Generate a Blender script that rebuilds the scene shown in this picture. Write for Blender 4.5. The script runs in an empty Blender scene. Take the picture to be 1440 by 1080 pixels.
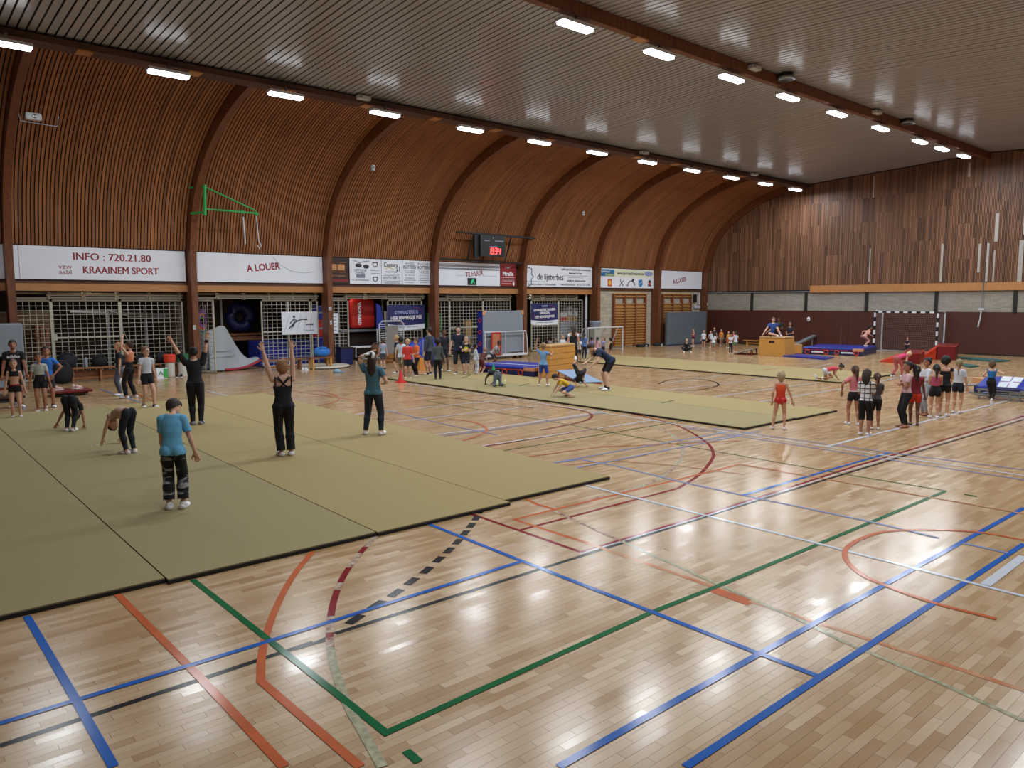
import bpy, bmesh, math, random
import numpy as np
from mathutils import Vector, Matrix
from math import sin, cos, pi, radians

# ------------------------------------------------------------------ camera, world, lights, exposure
SC = bpy.context.scene
COL = SC.collection
CAM_H = 2.6
YAW, PITCH, ROLL, FPX = radians(49.12), radians(-6.185), radians(-0.155), 1065.18
fw = Vector((cos(YAW)*cos(PITCH), sin(YAW)*cos(PITCH), sin(PITCH)))
rt = Vector((sin(YAW), -cos(YAW), 0))
up = rt.cross(fw)
rt2 = rt*cos(ROLL)+up*sin(ROLL)
up2 = -rt*sin(ROLL)+up*cos(ROLL)
cam = bpy.data.objects.new('camera', bpy.data.cameras.new('camera'))
COL.objects.link(cam)
cam.data.sensor_width = 36
cam.data.lens = FPX/1440*36
cam.data.clip_end = 200
m = Matrix((rt2, up2, -fw)).transposed().to_4x4()
m.translation = (0, 0, CAM_H)
cam.matrix_world = m
SC.camera = cam
SC.view_settings.view_transform = 'Standard'
SC.view_settings.look = 'None'
SC.view_settings.exposure = 0.0
SC.view_settings.gamma = 1
SC.view_settings.use_curve_mapping = False
W = bpy.data.worlds.new('world')
SC.world = W
W.use_nodes = True
W.node_tree.nodes['Background'].inputs[0].default_value = (.75, .8, .9, 1)
W.node_tree.nodes['Background'].inputs[1].default_value = .15
LAMP_W = 156.0       # watts of each ceiling lamp
LAMP_COL = (.88, .95, 1.0)
TUBE = 9.0           # emission strength of lamp diffusers

# ------------------------------------------------------------------ materials
def lin(c):
    c = c/255
    return c/12.92 if c <= .04045 else ((c+.055)/1.055)**2.4
def rgb(h):
    if isinstance(h, str):
        h = h.lstrip('#')
        h = tuple(int(h[i:i+2], 16) for i in (0, 2, 4))
    return tuple(lin(v) for v in h)+(1,)
MATS = {}
def mat(name, col, rough=.6, metal=0., var=.0, scale=8., col2=None, emit=0, spec=.5, bump=0., stretch=None, coat=0):
    if name in MATS: return MATS[name]
    m = bpy.data.materials.new(name)
    m.use_nodes = True
    nt = m.node_tree
    b = nt.nodes['Principled BSDF']
    c = rgb(col)
    b.inputs['Base Color'].default_value = c
    b.inputs['Roughness'].default_value = rough
    b.inputs['Metallic'].default_value = metal
    b.inputs['Specular IOR Level'].default_value = spec
    b.inputs['Coat Weight'].default_value = coat
    if emit:
        b.inputs['Emission Color'].default_value = c
        b.inputs['Emission Strength'].default_value = emit
    if var or col2 or bump:
        tc = nt.nodes.new('ShaderNodeTexCoord')
        mp = nt.nodes.new('ShaderNodeMapping')
        if stretch: mp.inputs['Scale'].default_value = stretch
        nt.links.new(tc.outputs['Object'], mp.inputs[0])
        n = nt.nodes.new('ShaderNodeTexNoise')
        n.inputs['Scale'].default_value = scale
        n.inputs['Detail'].default_value = 4
        nt.links.new(mp.outputs[0], n.inputs['Vector'])
        r = nt.nodes.new('ShaderNodeMix')
        r.data_type = 'RGBA'
        a = tuple(max(0, v*(1-var)) for v in c[:3])+(1,)
        d = rgb(col2) if col2 else tuple(min(1, v*(1+var)) for v in c[:3])+(1,)
        r.inputs[6].default_value = a
        r.inputs[7].default_value = d
        cr = nt.nodes.new('ShaderNodeMapRange')
        cr.inputs[1].default_value = .3
        cr.inputs[2].default_value = .7
        nt.links.new(n.outputs[0], cr.inputs[0])
        nt.links.new(cr.outputs[0], r.inputs[0])
        nt.links.new(r.outputs[2], b.inputs['Base Color'])
        if bump:
            bp = nt.nodes.new('ShaderNodeBump')
            bp.inputs['Strength'].default_value = bump
            bp.inputs['Distance'].default_value = .01
            nt.links.new(n.outputs[0], bp.inputs['Height'])
            nt.links.new(bp.outputs[0], b.inputs['Normal'])
    MATS[name] = m
    return m

class NT:
    """tiny node helper"""
    def __init__(s, m): s.t = m.node_tree
    def n(s, typ, ins=None, **kw):
        o = s.t.nodes.new(typ)
        for k, v in kw.items(): setattr(o, k, v)
        for k, v in (ins or {}).items():
            if hasattr(v, 'node') and hasattr(v, 'is_output'): s.t.links.new(v, o.inputs[k])
            else: o.inputs[k].default_value = v
        return o
    def math(s, op, a, b=0):
        o = s.n('ShaderNodeMath', operation=op)
        for i, v in ((0, a), (1, b)):
            if hasattr(v, 'is_output'): s.t.links.new(v, o.inputs[i])
            else: o.inputs[i].default_value = v
        return o.outputs[0]
    def mix(s, f, a, b):
        o = s.n('ShaderNodeMix', data_type='RGBA')
        for i, v in ((0, f), (6, a), (7, b)):
            if hasattr(v, 'is_output'): s.t.links.new(v, o.inputs[i])
            else: o.inputs[i].default_value = v
        return o.outputs[2]

BW, BL = .07, .42          # floor board width and length
def floor_material():
    m = bpy.data.materials.new('maple_floor'); m.use_nodes = True
    t = NT(m); b = m.node_tree.nodes['Principled BSDF']
    pos = t.n('ShaderNodeNewGeometry').outputs['Position']
    sp = t.n('ShaderNodeSeparateXYZ', {0: pos})
    x, y = sp.outputs[0], sp.outputs[1]
    yr = t.math('DIVIDE', y, BW)
    row = t.math('FLOOR', yr)
    off = t.math('MULTIPLY', t.math('FRACT', t.math('MULTIPLY', row, .6180339)), BL)
    xr = t.math('DIVIDE', t.math('ADD', x, off), BL)
    colm = t.math('FLOOR', xr)
    cv = t.n('ShaderNodeCombineXYZ', {0: colm, 1: row})
    wn = t.n('ShaderNodeTexWhiteNoise', {0: cv.outputs[0]})
    ramp = t.n('ShaderNodeValToRGB', {0: wn.outputs[0]})
    el = ramp.color_ramp.elements
    el[0].color = rgb('#a5835b'); el[0].position = 0
    el[1].color = rgb('#c3a67e'); el[1].position = 1
    for p, c in ((.08, '#ac8b62'), (.5, '#b5956b'), (.85, '#bc9d75')):
        e = el.new(p); e.color = rgb(c)
    # grain, stretched along the boards
    mp = t.n('ShaderNodeMapping', {0: pos}); mp.inputs['Scale'].default_value = (3, 60, 1)
    g = t.n('ShaderNodeTexNoise', {0: mp.outputs[0], 'Scale': 1.0, 'Detail': 3.0})
    mp2 = t.n('ShaderNodeMapping', {0: pos}); mp2.inputs['Scale'].default_value = (.5, .9, 1)
    g2 = t.n('ShaderNodeTexNoise', {0: mp2.outputs[0], 'Scale': 1.0, 'Detail': 4.0})
    c1 = t.mix(t.math('MULTIPLY', g.outputs[0], .25), ramp.outputs[0], rgb('#7d5e43'))
    c2 = t.mix(t.n('ShaderNodeMapRange', {0: g2.outputs[0], 1: .45, 2: .75, 3: 0., 4: .35}).outputs[0], c1, rgb('#9b7350'))
    # dirt in the joints between boards
    fy = t.math('FRACT', yr); fx = t.math('FRACT', xr)
    jy = t.math('LESS_THAN', t.math('ABSOLUTE', t.math('SUBTRACT', fy, .5)), .482)
    jx = t.math('LESS_THAN', t.math('ABSOLUTE', t.math('SUBTRACT', fx, .5)), .496)
    j = t.math('SUBTRACT', 1, t.math('MULTIPLY', jy, jx))
    mpj = t.n('ShaderNodeTexNoise', {0: pos, 'Scale': 2.3, 'Detail': 3.0})
    jf = t.math('MULTIPLY', j, t.n('ShaderNodeMapRange', {0: mpj.outputs[0], 1: .35, 2: .7, 3: .1, 4: .65}).outputs[0])
    c3 = t.mix(jf, c2, rgb('#5d4432'))
    # small dark scuffs
    sc = t.n('ShaderNodeTexNoise', {0: pos, 'Scale': 14.0, 'Detail': 2.0})
    c4 = t.mix(t.n('ShaderNodeMapRange', {0: sc.outputs[0], 1: .74, 2: .79, 3: 0., 4: .6}).outputs[0], c3, rgb('#4a382c'))
    m.node_tree.links.new(c4, b.inputs['Base Color'])
    rr = t.n('ShaderNodeMapRange', {0: t.math('ADD', t.math('MULTIPLY', wn.outputs[0], .4), t.math('MULTIPLY', mpj.outputs[0], .8)), 1: .2, 2: .9, 3: .14, 4: .27})
    m.node_tree.links.new(rr.outputs[0], b.inputs['Roughness'])
    b.inputs['Specular IOR Level'].default_value = .55
    # every board lies at a slightly different tilt, plus a slow waviness
    w2 = t.n('ShaderNodeTexNoise', {0: pos, 'Scale': 1.7, 'Detail': 2.0})
    hgt = t.math('ADD', t.math('MULTIPLY', w2.outputs[0], .6), t.math('MULTIPLY', t.math('MULTIPLY', t.math('SUBTRACT', wn.outputs[0], .5), fy), .35))
    bp = t.n('ShaderNodeBump', {'Strength': .45, 'Distance': .003, 'Height': hgt})
    m.node_tree.links.new(bp.outputs[0], b.inputs['Normal'])
    return m
M_FLOOR = floor_material()

def attr_mat(name, rough=.6, attr='tone', a='#5a3220', b='#a0653f', scale=4., grain=(1, 1, .15), spec=.4, extra=None, coat=0):
    """wood whose tone comes from a per-piece vertex attribute"""
    m = bpy.data.materials.new(name); m.use_nodes = True
    t = NT(m); bs = m.node_tree.nodes['Principled BSDF']
    at = t.n('ShaderNodeAttribute', attribute_name=attr)
    tc = t.n('ShaderNodeTexCoord')
    mp = t.n('ShaderNodeMapping', {0: tc.outputs['Object']}); mp.inputs['Scale'].default_value = grain
    g = t.n('ShaderNodeTexNoise', {0: mp.outputs[0], 'Scale': scale, 'Detail': 4.0})
    f = t.math('ADD', t.math('MULTIPLY', at.outputs['Fac'], .7), t.math('MULTIPLY', g.outputs[0], .4))
    c = t.mix(f, rgb(a), rgb(b))
    m.node_tree.links.new(c, bs.inputs['Base Color'])
    bs.inputs['Roughness'].default_value = rough
    bs.inputs['Specular IOR Level'].default_value = spec
    bs.inputs['Coat Weight'].default_value = coat
    return m
M_SLAT = attr_mat('arch_slat_wood', .55, a='#653f2a', b='#ab7148', scale=3.)
M_ESLAT = attr_mat('end_wall_slat_wood', .5, a='#3d281d', b='#976b50', scale=1.2, grain=(1, 1, .4))
M_CEIL = attr_mat('ceiling_strip_paint', .24, a='#83838b', b='#b6b5bc', scale=.6, grain=(1, .2, 1), spec=.6)
def wood(n, c, c2, **k): return mat(n, c, col2=c2, scale=k.pop('scale', 6), stretch=k.pop('stretch', (1, 1, 1)), **k)
M_RIB = wood('rib_glulam', '#582f1a', '#7b4829', rough=.5, stretch=(3, 3, .5))
M_FASCIA = wood('fascia_pine', '#a06a3c', '#bd8750', rough=.5, stretch=(.3, 3, 8))
M_FASCIA_D = wood('fascia_dark', '#3f2416', '#5a3520', rough=.6, stretch=(.3, 3, 8))
M_BACK = mat('slat_backing', '#1d110b', .9)
M_CBACK = mat('ceiling_backing', '#151311', .9)
M_WHITEP = mat('white_board', '#e3e8f2', .45, var=.03, scale=1)
M_CREAM = mat('cream_steel', '#b5b2a2', .45, var=.04)
M_GREYST = mat('grey_steel', '#8d939b', .35, metal=.6)
M_WSTEEL = mat('white_steel', '#c6c9cf', .4)
M_BLACK = mat('black_plastic', '#141416', .5)
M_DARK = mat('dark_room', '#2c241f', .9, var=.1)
M_BRICKT = mat('tan_blockwork', '#5d4a3a', .9, var=.12, scale=3)
M_BRICKW = mat('pale_blockwork', '#b3a996', .85, var=.06, scale=3)
M_PANEL = mat('grey_wall_panel', '#98938c', .7, var=.04, scale=2)
M_BROWN = mat('brown_wall_paint', '#4a241b', .42, var=.06, scale=1.5)
M_POST = mat('black_wall_post', '#16130f', .6)
M_MATS = [mat('carpet_mat_green', '#8b7e57', .95, col2='#968962', scale=90, bump=.3), mat('carpet_mat_tan', '#938155', .95, col2='#a08e60', scale=90, bump=.3)]
M_MEDGE = mat('mat_black_edge', '#1a1814', .8)
M_BLUEV = mat('blue_vinyl', '#1e2f8f', .35, var=.08, scale=3)
M_NAVYV = mat('navy_vinyl', '#171f55', .4, var=.05)
M_GREYV = mat('grey_vinyl', '#7d858f', .5, var=.05, scale=2)
M_REDV = mat('red_vinyl', '#b0221e', .4, var=.06)
M_DREDV = mat('dark_red_vinyl', '#6d1218', .4, var=.06)
M_ORANGEV = mat('orange_red_vinyl', '#c63a20', .4, var=.06)
M_VWOOD = wood('vault_birch', '#bb8238', '#cf9a50', rough=.4, stretch=(1, 1, 10))
M_VTOP = mat('vault_leather', '#b58a55', .5, var=.06)
M_BENCH = wood('bench_wood', '#7c4c2c', '#996338', rough=.45, stretch=(.5, 4, 4))
M_BARW = wood('wall_bar_wood', '#9b6d40', '#b5854f', rough=.5, stretch=(.6, 1, 4))
M_BARUP = wood('wall_bar_upright', '#6d3a1d', '#8a4d29', rough=.5, stretch=(2, 2, .4))
M_TEXTR = mat('red_lettering', '#8f1a22', .5)
M_TEXTD = mat('dark_lettering', '#2b2b38', .5)
M_TEXTG = mat('grey_lettering', '#7c7f92', .5)
M_TEXTW = mat('white_lettering', '#e8e8ee', .5)
M_GREEN = mat('green_paint', '#1f9a45', .4)

# ------------------------------------------------------------------ helpers
def link(o, parent=None):
    COL.objects.link(o)
    if parent: o.parent = parent
    return o
def meshobj(name, V, F, m, parent=None, smooth=False, mi=None):
    me = bpy.data.meshes.new(name)
    me.from_pydata([tuple(v) for v in V], [], F)
    ms = m if isinstance(m, (list, tuple)) else [m]
    for q in ms: me.materials.append(q)
    if mi is not None: me.polygons.foreach_set('material_index', mi)
    if smooth: me.polygons.foreach_set('use_smooth', [True]*len(F))
    me.update()
    return link(bpy.data.objects.new(name, me), parent)
class MB:
    """collects simple solids, then links them as one mesh object"""
    def __init__(s): s.V = []; s.F = []; s.MI = []; s.mi = 0; s.T = []; s.tone = .5
    def add(s, V, F):
        k = len(s.V)
        s.V += [tuple(v) for v in V]; s.F += [tuple(i+k for i in f) for f in F]
        s.MI += [s.mi]*len(F); s.T += [s.tone]*len(V)
        return s
    def box(s, x0, x1, y0, y1, z0, z1):
        V = [(x, y, z) for x in (x0, x1) for y in (y0, y1) for z in (z0, z1)]
        return s.add(V, [(0, 1, 3, 2), (4, 6, 7, 5), (0, 4, 5, 1), (2, 3, 7, 6), (0, 2, 6, 4), (1, 5, 7, 3)])
    def hexa(s, B, T):
        """bottom and top quads (4 points each, counter-clockwise)"""
        return s.add(list(B)+list(T), [(3, 2, 1, 0), (4, 5, 6, 7), (0, 1, 5, 4), (1, 2, 6, 5), (2, 3, 7, 6), (3, 0, 4, 7)])
    def prism(s, P, h, z0=0):
        n = len(P)
        V = [(p[0], p[1], z0) for p in P]+[(p[0], p[1], z0+h) for p in P]
        return s.add(V, [tuple(range(n-1, -1, -1)), tuple(range(n, 2*n))]+[(i, (i+1) % n, n+(i+1) % n, n+i) for i in range(n)])
    def tube(s, P, r, n=6, closed=False, r1=None):
        P = [Vector(p) for p in P]
        V = []; N = len(P)
        ref = Vector((0, 0, 1))
        for i, p in enumerate(P):
            a = P[(i-1) % N] if closed or i > 0 else p
            b = P[(i+1) % N] if closed or i < N-1 else p
            d = (b-a).normalized()
            q = ref if abs(d.dot(ref)) < .95 else Vector((1, 0, 0))
            u = d.cross(q).normalized(); w = u.cross(d)
            rr = r if r1 is None else r+(r1-r)*i/(N-1)
            for k in range(n):
                t = 2*pi*k/n+pi/n
                V.append(p+u*cos(t)*rr+w*sin(t)*rr)
        F = []
        for i in range(N if closed else N-1):
            j = (i+1) % N
            for k in range(n):
                F.append((i*n+k, i*n+(k+1) % n, j*n+(k+1) % n, j*n+k))
        if not closed: F += [tuple(range(n-1, -1, -1)), tuple(range((N-1)*n, N*n))]
        return s.add(V, F)
    def lathe(s, c, prof, n=14):
        V = [(c[0]+r*cos(2*pi*k/n), c[1]+r*sin(2*pi*k/n), c[2]+z) for r, z in prof for k in range(n)]
        F = [(i*n+k, i*n+(k+1) % n, (i+1)*n+(k+1) % n, (i+1)*n+k) for i in range(len(prof)-1) for k in range(n)]
        F += [tuple(range(n-1, -1, -1)), tuple(range((len(prof)-1)*n, len(prof)*n))]
        return s.add(V, F)
    def ell(s, c, r, n=8, mrot=None):
        V = []; F = []
        for i in range(n+1):
            a = pi*i/n
            for k in range(2*n):
                t = pi*k/n
                v = Vector((r[0]*sin(a)*cos(t), r[1]*sin(a)*sin(t), r[2]*cos(a)))
                if mrot: v = mrot @ v
                V.append(v+Vector(c))
        for i in range(n):
            for k in range(2*n):
                F.append((i*2*n+k, (i+1)*2*n+k, (i+1)*2*n+(k+1) % (2*n), i*2*n+(k+1) % (2*n)))
        return s.add(V, F)
    def build(s, name, m, parent=None, smooth=False, tones=False):
        o = meshobj(name, s.V, s.F, m, parent, smooth, s.MI)
        if tones:
            a = o.data.attributes.new('tone', 'FLOAT', 'POINT')
            a.data.foreach_set('value', s.T)
        return o
def bevel(o, w=.01, seg=2):
    b = o.modifiers.new('bevel', 'BEVEL'); b.width = w; b.segments = seg; b.limit_method = 'ANGLE'
    return o
def tag(o, label=None, cat=None, group=None, kind=None):
    if label: o['label'] = label
    if cat: o['category'] = cat
    if group: o['group'] = group
    if kind: o['kind'] = kind
    return o
def thing(name, label, cat, loc=(0, 0, 0), rz=0, group=None):
    o = bpy.data.objects.new(name, None)
    o.empty_display_size = .1
    COL.objects.link(o)
    o.location = loc if len(loc) == 3 else (loc[0], loc[1], 0)
    o.rotation_euler = (0, 0, rz)
    return tag(o, label, cat, group)
def struct(name, mb, m, **k):
    return tag(mb.build(name, m, **k), kind='structure')
def copy_tree(o, parent=None):
    c = o.copy(); COL.objects.link(c); c.parent = parent
    for ch in list(o.children): copy_tree(ch, c)
    return c
def text(name, s, size, mtx, m, parent=None, bold=0., align='CENTER', sx=1.):
    cu = bpy.data.curves.new(name, 'FONT')
    cu.body = s; cu.size = size; cu.align_x = align; cu.align_y = 'CENTER'
    cu.offset = bold; cu.extrude = .002; cu.resolution_u = 3
    cu.materials.append(m)
    o = bpy.data.objects.new(name, cu)
    link(o, parent)
    o.matrix_local = mtx @ Matrix.Diagonal((sx, 1, 1, 1))
    return o
def face_my(x, y, z, tilt=0):
    """text plane facing -Y (readable from the hall), baseline along +X"""
    return Matrix.Translation((x, y, z)) @ Matrix.Rotation(radians(90), 4, 'X') @ Matrix.Rotation(radians(tilt), 4, 'Z')

YC, YS = 28.3, 28.72         # front of the columns, plane of the sign boards
XE, XN = 40.9, -3.0          # far end wall, near end wall
COLX = [3.91, 9.48, 14.84, 20.14, 25.5, 30.9, 36.15, 41.0]
YMID = 13.0
YR = 2*YMID-YC               # the right-hand wall mirrors the left
PROF = [(28.3, 0), (28.3, 3.9), (28.15, 4.9), (27.68, 6.1), (26.75, 7.15), (25.3, 8.05), (23.8, 8.62), (22.3, 8.95)]
def catmull(P, n=4, keep0=1):
    out = list(P[:keep0])
    for i in range(keep0, len(P)-1):
        p0, p1, p2, p3 = P[i-1], P[i], P[i+1], P[min(i+2, len(P)-1)]
        for k in range(n):
            t = k/n
            out.append(tuple(.5*((2*p1[j])+(-p0[j]+p2[j])*t+(2*p0[j]-5*p1[j]+4*p2[j]-p3[j])*t*t+(-p0[j]+3*p1[j]-3*p2[j]+p3[j])*t**3) for j in range(2)))
    out.append(P[-1])
    return out
RIB = catmull([(28.3, 3.0)]+PROF[1:], 4, 1)
def offset_prof(P, d):
    out = []
    for i, p in enumerate(P):
        a = P[max(0, i-1)]; b = P[min(len(P)-1, i+1)]
        ty, tz = b[0]-a[0], b[1]-a[1]
        l = math.hypot(ty, tz)
        out.append((p[0]+tz/l*d, p[1]-ty/l*d))
    return out

# ------------------------------------------------------------------ floor
RX0, RX1, RY0, RY1 = .42, 6.3, 1.05, 5.95      # where boards are laid one by one
RX0 = BL*round(RX0/BL); RX1 = BL*round(RX1/BL); RY0 = BW*round(RY0/BW); RY1 = BW*round(RY1/BW)
mb = MB()
for x0, x1, y0, y1 in ((XN, RX0, YR, 33.5), (RX1, XE, YR, 33.5), (RX0, RX1, YR, RY0), (RX0, RX1, RY1, 33.5)):
    mb.box(x0, x1, y0, y1, -.1, 0)
mb.box(RX0, RX1, RY0, RY1, -.1, -.02)
FLOOR = struct('floor', mb, M_FLOOR)
boards = []
for r in range(round(RY0/BW), round(RY1/BW)):
    off = (r*.6180339) % 1*BL
    y0, y1 = r*BW+.0006, (r+1)*BW-.0006
    c = math.floor((RX0+off)/BL)
    while c*BL-off < RX1:
        x0, x1 = max(c*BL-off, RX0)+.0006, min((c+1)*BL-off, RX1)-.0006
        if x1-x0 > .01: boards.append((x0, x1, y0, y1))
        c += 1
def in_frame(x, y):
    v = Vector((x, y, -CAM_H)); z = v.dot(fw)
    return abs(v.dot(rt2)/z*FPX) < 745 and -v.dot(up2)/z*FPX < 560
boards.sort(key=lambda b: (not in_frame((b[0]+b[1])/2, (b[2]+b[3])/2), (b[0]+b[1])**2/4+(b[2]+b[3])**2/4))
random.seed(3)
rest = MB()
proto = MB().box(-BL/2+.0006, BL/2-.0006, -BW/2+.0006, BW/2-.0006, -.018, 0).build('floor_board', M_FLOOR, FLOOR)
pm = proto.data; first = True
for i, (x0, x1, y0, y1) in enumerate(boards):
    if i < 300:
        o = proto if first else proto.copy()
        if not first: COL.objects.link(o)
        first = False
        o.parent = FLOOR
        o.location = ((x0+x1)/2, (y0+y1)/2, -.0004*random.random())
        o.scale = ((x1-x0)/(BL-.0012), 1, 1)
    else: rest.box(x0, x1, y0, y1, -.018, -.0004*random.random())
tag(rest.build('floor_boards_further_off', M_FLOOR, FLOOR), kind='stuff')

# painted court lines: thin strips on the boards
LC = {'k': mat('line_black', '#0e0f14', .2, var=.02), 'r': mat('line_red', '#7d2026', .16, var=.15, scale=5), 'g': mat('line_green', '#0f5f35', .16, var=.1),
      'b': mat('line_blue', '#215aaa', .16, var=.08, scale=5), 'w': mat('line_white', '#c3c7cf', .16, var=.05), 'o': mat('line_orange', '#b85f38', .16, var=.12, scale=3),
      'c': mat('line_cream', '#b9b496', .16, col2='#8a8a74', scale=20), 'm': mat('line_worn_red_cream', '#7d2026', .16, col2='#c6c2aa', scale=14),
      'f': mat('line_faint_blue', '#6f7ba3', .3, var=.05), 'n': mat('line_worn_orange', '#b9683f', .16, col2='#c09b79', scale=4)}
for q in LC.values(): q.node_tree.nodes['Principled BSDF'].inputs['Specular IOR Level'].default_value = .1
LN = {'k': 'black', 'r': 'dark red', 'g': 'green', 'b': 'blue', 'w': 'white', 'o': 'orange', 'c': 'worn cream', 'm': 'worn red and cream', 'n': 'worn orange', 'f': 'faint blue'}
lz = [0.0008]
def line(c, w, P, name='court_line'):
    w *= 1.12
    P = [Vector((p[0], p[1])) for p in P]
    V = []; n = len(P)
    lz[0] += .00004
    for i, p in enumerate(P):
        a = P[i-1] if i else p; b = P[i+1] if i < n-1 else p
        d0 = (p-a).normalized() if i else (b-p).normalized()
        d1 = (b-p).normalized() if i < n-1 else d0
        d = (d0+d1).normalized()
        q = Vector((-d.y, d.x))/max(.35, d.dot(d0))*w/2
        V += [(p.x+q.x, p.y+q.y, lz[0]), (p.x-q.x, p.y-q.y, lz[0])]
    F = [(2*i, 2*i+1, 2*i+3, 2*i+2) for i in range(n-1)]
    return tag(meshobj(name, V, F, LC[c], FLOOR), label=LN[c]+' painted court line')
def sm(P, n=4):
    P = list(P)
    Q = [(2*P[0][0]-P[1][0], 2*P[0][1]-P[1][1])]+P+[(2*P[-1][0]-P[-2][0], 2*P[-1][1]-P[-2][1])]
    out = []
    for i in range(1, len(Q)-2):
        p0, p1, p2, p3 = Q[i-1], Q[i], Q[i+1], Q[i+2]
        for k in range(n):
            t = k/n
            out.append(tuple(.5*((2*p1[j])+(-p0[j]+p2[j])*t+(2*p0[j]-5*p1[j]+4*p2[j]-p3[j])*t*t+(-p0[j]+3*p1[j]-3*p2[j]+p3[j])*t**3) for j in range(2)))
    return out+[P[-1]]
line('k', .05, [(0.47,5.175), (2.492,5.229)])
line('k', .05, [(2.692,5.254), (4.91,5.245), (7.192,5.25), (10.289,5.221), (19.276,5.083)])
meshobj('court_line', [(*(2.317,5.191), .0011), (*(2.588,5.243), .0011), (*(2.708,5.274), .0011), (*(2.58,5.168), .0011)], [(0, 3, 2, 1)], LC['k'], FLOOR)
line('r', .05, [(5.563,5.334), (7.846,5.306), (11.745,5.35), (19.875,5.246)])
line('w', .02, [(5.531,5.303), (7.792,5.269), (11.618,5.291), (19.571,5.163)])
line('r', .05, [(5.588,7.342), (5.563,5.334)])
line('r', .05, [(5.577,6.329), (8.415,6.326)]+sm([(8.535,6.327), (9.454,6.623), (10.462,7.101), (11.055,7.465), (11.809,8.134), (12.798,9.394), (13.267,10.375), (13.609,11.623)]))
A = sm([(12.797,10.622), (12.555,9.94), (12.142,9.255), (11.447,8.428), (10.907,7.996), (10.146,7.48), (9.134,6.99), (8.363,6.772), (7.75,6.704), (7.261,6.734)], 2)
for i in range(0, len(A)-1, 1): line('m' if i % 2 else 'c', .05, A[i:i+2])
line('o', .05, [(10.556,6.631), (5.822,6.693), (5.831,5.489)])
line('n', .05, [(5.831,5.489), (5.772,3.822)])
line('o', .12, [(5.719,3.846), (5.69,3.415)])
line('n', .05, [(5.736,3.458), (5.749,2.541), (5.752,1.407)])
line('o', .05, [(6.574,7.341), (6.496,7.006), (6.492,6.686), (6.449,6.668)])
line('m', .04, [(6.449,6.668), (6.151,5.272)])
line('c', .04, [(6.151,5.272), (5.862,3.883), (5.774,3.446), (5.677,2.939), (5.567,2.566), (5.451,1.867), (5.32,1.289)])
D = [(5.741,7.25), (5.511,7.036), (5.286,6.844), (5.057,6.661), (4.802,6.461), (4.562,6.291), (4.313,6.127), (4.046,5.953), (3.773,5.802), (3.506,5.654), (3.238,5.533), (2.947,5.389)]
for i, p in enumerate(D):
    p = Vector(p); a = Vector(D[max(0, i-1)]); b = Vector(D[min(len(D)-1, i+1)]); d = (b-a).normalized()*.095
    line('k', .075, [p-d, p+d])
A = sm([(4.253,7.248), (3.816,6.833), (3.374,6.363), (3.046,5.926), (2.823,5.573), (2.666,5.294), (2.548,5.051), (2.407,4.715), (2.245,4.234), (2.156,3.878), (2.065,3.507)], 3)
cols = 'mmrmmrrmrrrrmmmrmmccccccccccccccc'
for i in range(len(A)-1): line(cols[i], .055, A[i:i+2])
line('o', .055, sm([(3.467,7.206), (3.01,6.683), (2.606,6.122), (2.299,5.633), (2.094,5.249), (1.944,4.907)])+[(1.971,3.589)])
line('o', .055, [(1.608,7.276), (1.645,5.197), (1.649,3.87)])
line('g', .05, [(2.239,7.198), (2.25,5.49), (2.26,3.787), (4.914,3.868), (5.802,3.842), (11.145,3.804)])
line('g', .03, [(11.177,3.791), (11.129,5.138), (11.197,8.211), (11.347,11.696), (11.292,16.494)])
line('g', .05, [(2.25,3.552), (2.245,3.411)])
line('b', .05, [(0.913,7.254), (0.924,5.467), (0.924,4.504)])
line('b', .05, [(0.505,5.458), (2.167,5.464), (3.43,5.495), (4.889,5.527)])
line('b', .05, [(4.944,7.268), (4.917,5.559), (4.897,3.282), (4.897,2.4)])
line('b', .05, [(2.812,2.855), (3.387,2.858), (4.882,2.86), (10.977,2.827)])
line('b', .05, [(3.346,2.388), (4.881,2.392), (9.326,2.378)])
line('f', .045, [(8.343,8.712), (8.947,8.599), (8.997,7.965), (8.887,6.503), (8.883,5.512), (8.923,3.866), (8.853,3.058)])
line('f', .045, [(8.862,2.819), (8.852,2.395)])
line('b', .05, [(8.883,5.512), (13.379,5.456)])
line('w', .05, [(7.7,7.304), (7.681,3.827), (7.637,1.919)])
line('w', .08, [(7.682,2.237), (8.864,2.253)])
line('o', .05, sm([(9.467,2.417), (9.438,2.783), (9.215,3.136), (8.853,3.441), (8.483,3.59), (7.974,3.601), (7.62,3.518), (7.322,3.34), (7.084,3.084), (6.978,2.809), (6.884,2.415), (6.91,1.917)]))
line('w', .05, [(13.31,20.693), (13.256,15.316), (13.074,9.599), (13.011,5.375), (13.034,3.386)])
line('f', .045, [(12.849,9.432), (12.715,5.25), (12.72,3.301)])
line('f', .045, [(13.212,8.988), (13.315,5.429), (13.478,3.507)])
line('w', .06, [(13.056,6.437), (22.796,6.361)])
line('f', .045, [(8.343,8.712), (12.986,8.5)])
line('f', .045, [(8.358,8.185), (12.844,8.087)])
line('f', .045, [(11.409,8.367), (13.588,8.075)])
line('w', .06, [(8.419,12.144), (9.709,12.004), (13.298,12.06)])
line('f', .045, [(8.357,11.935), (9.653,11.82), (13.15,11.881)])
line('w', .05, [(8.408,10.604), (13.189,10.445)])
line('r', .07, [(8.391,10.547), (8.768,10.532)])
line('r', .03, [(8.746,10.506), (11.419,10.509)])
line('w', .05, [(8.846,14.029), (9.813,13.989), (12.851,13.864)])
line('w', .05, [(8.649,15.546), (10.594,15.479), (13.327,15.251)])
line('o', .05, sm([(9.838,13.546), (10.012,13.253), (10.002,12.731), (9.759,12.113), (9.417,11.69), (8.897,11.401), (8.42,11.224)]))
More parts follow.
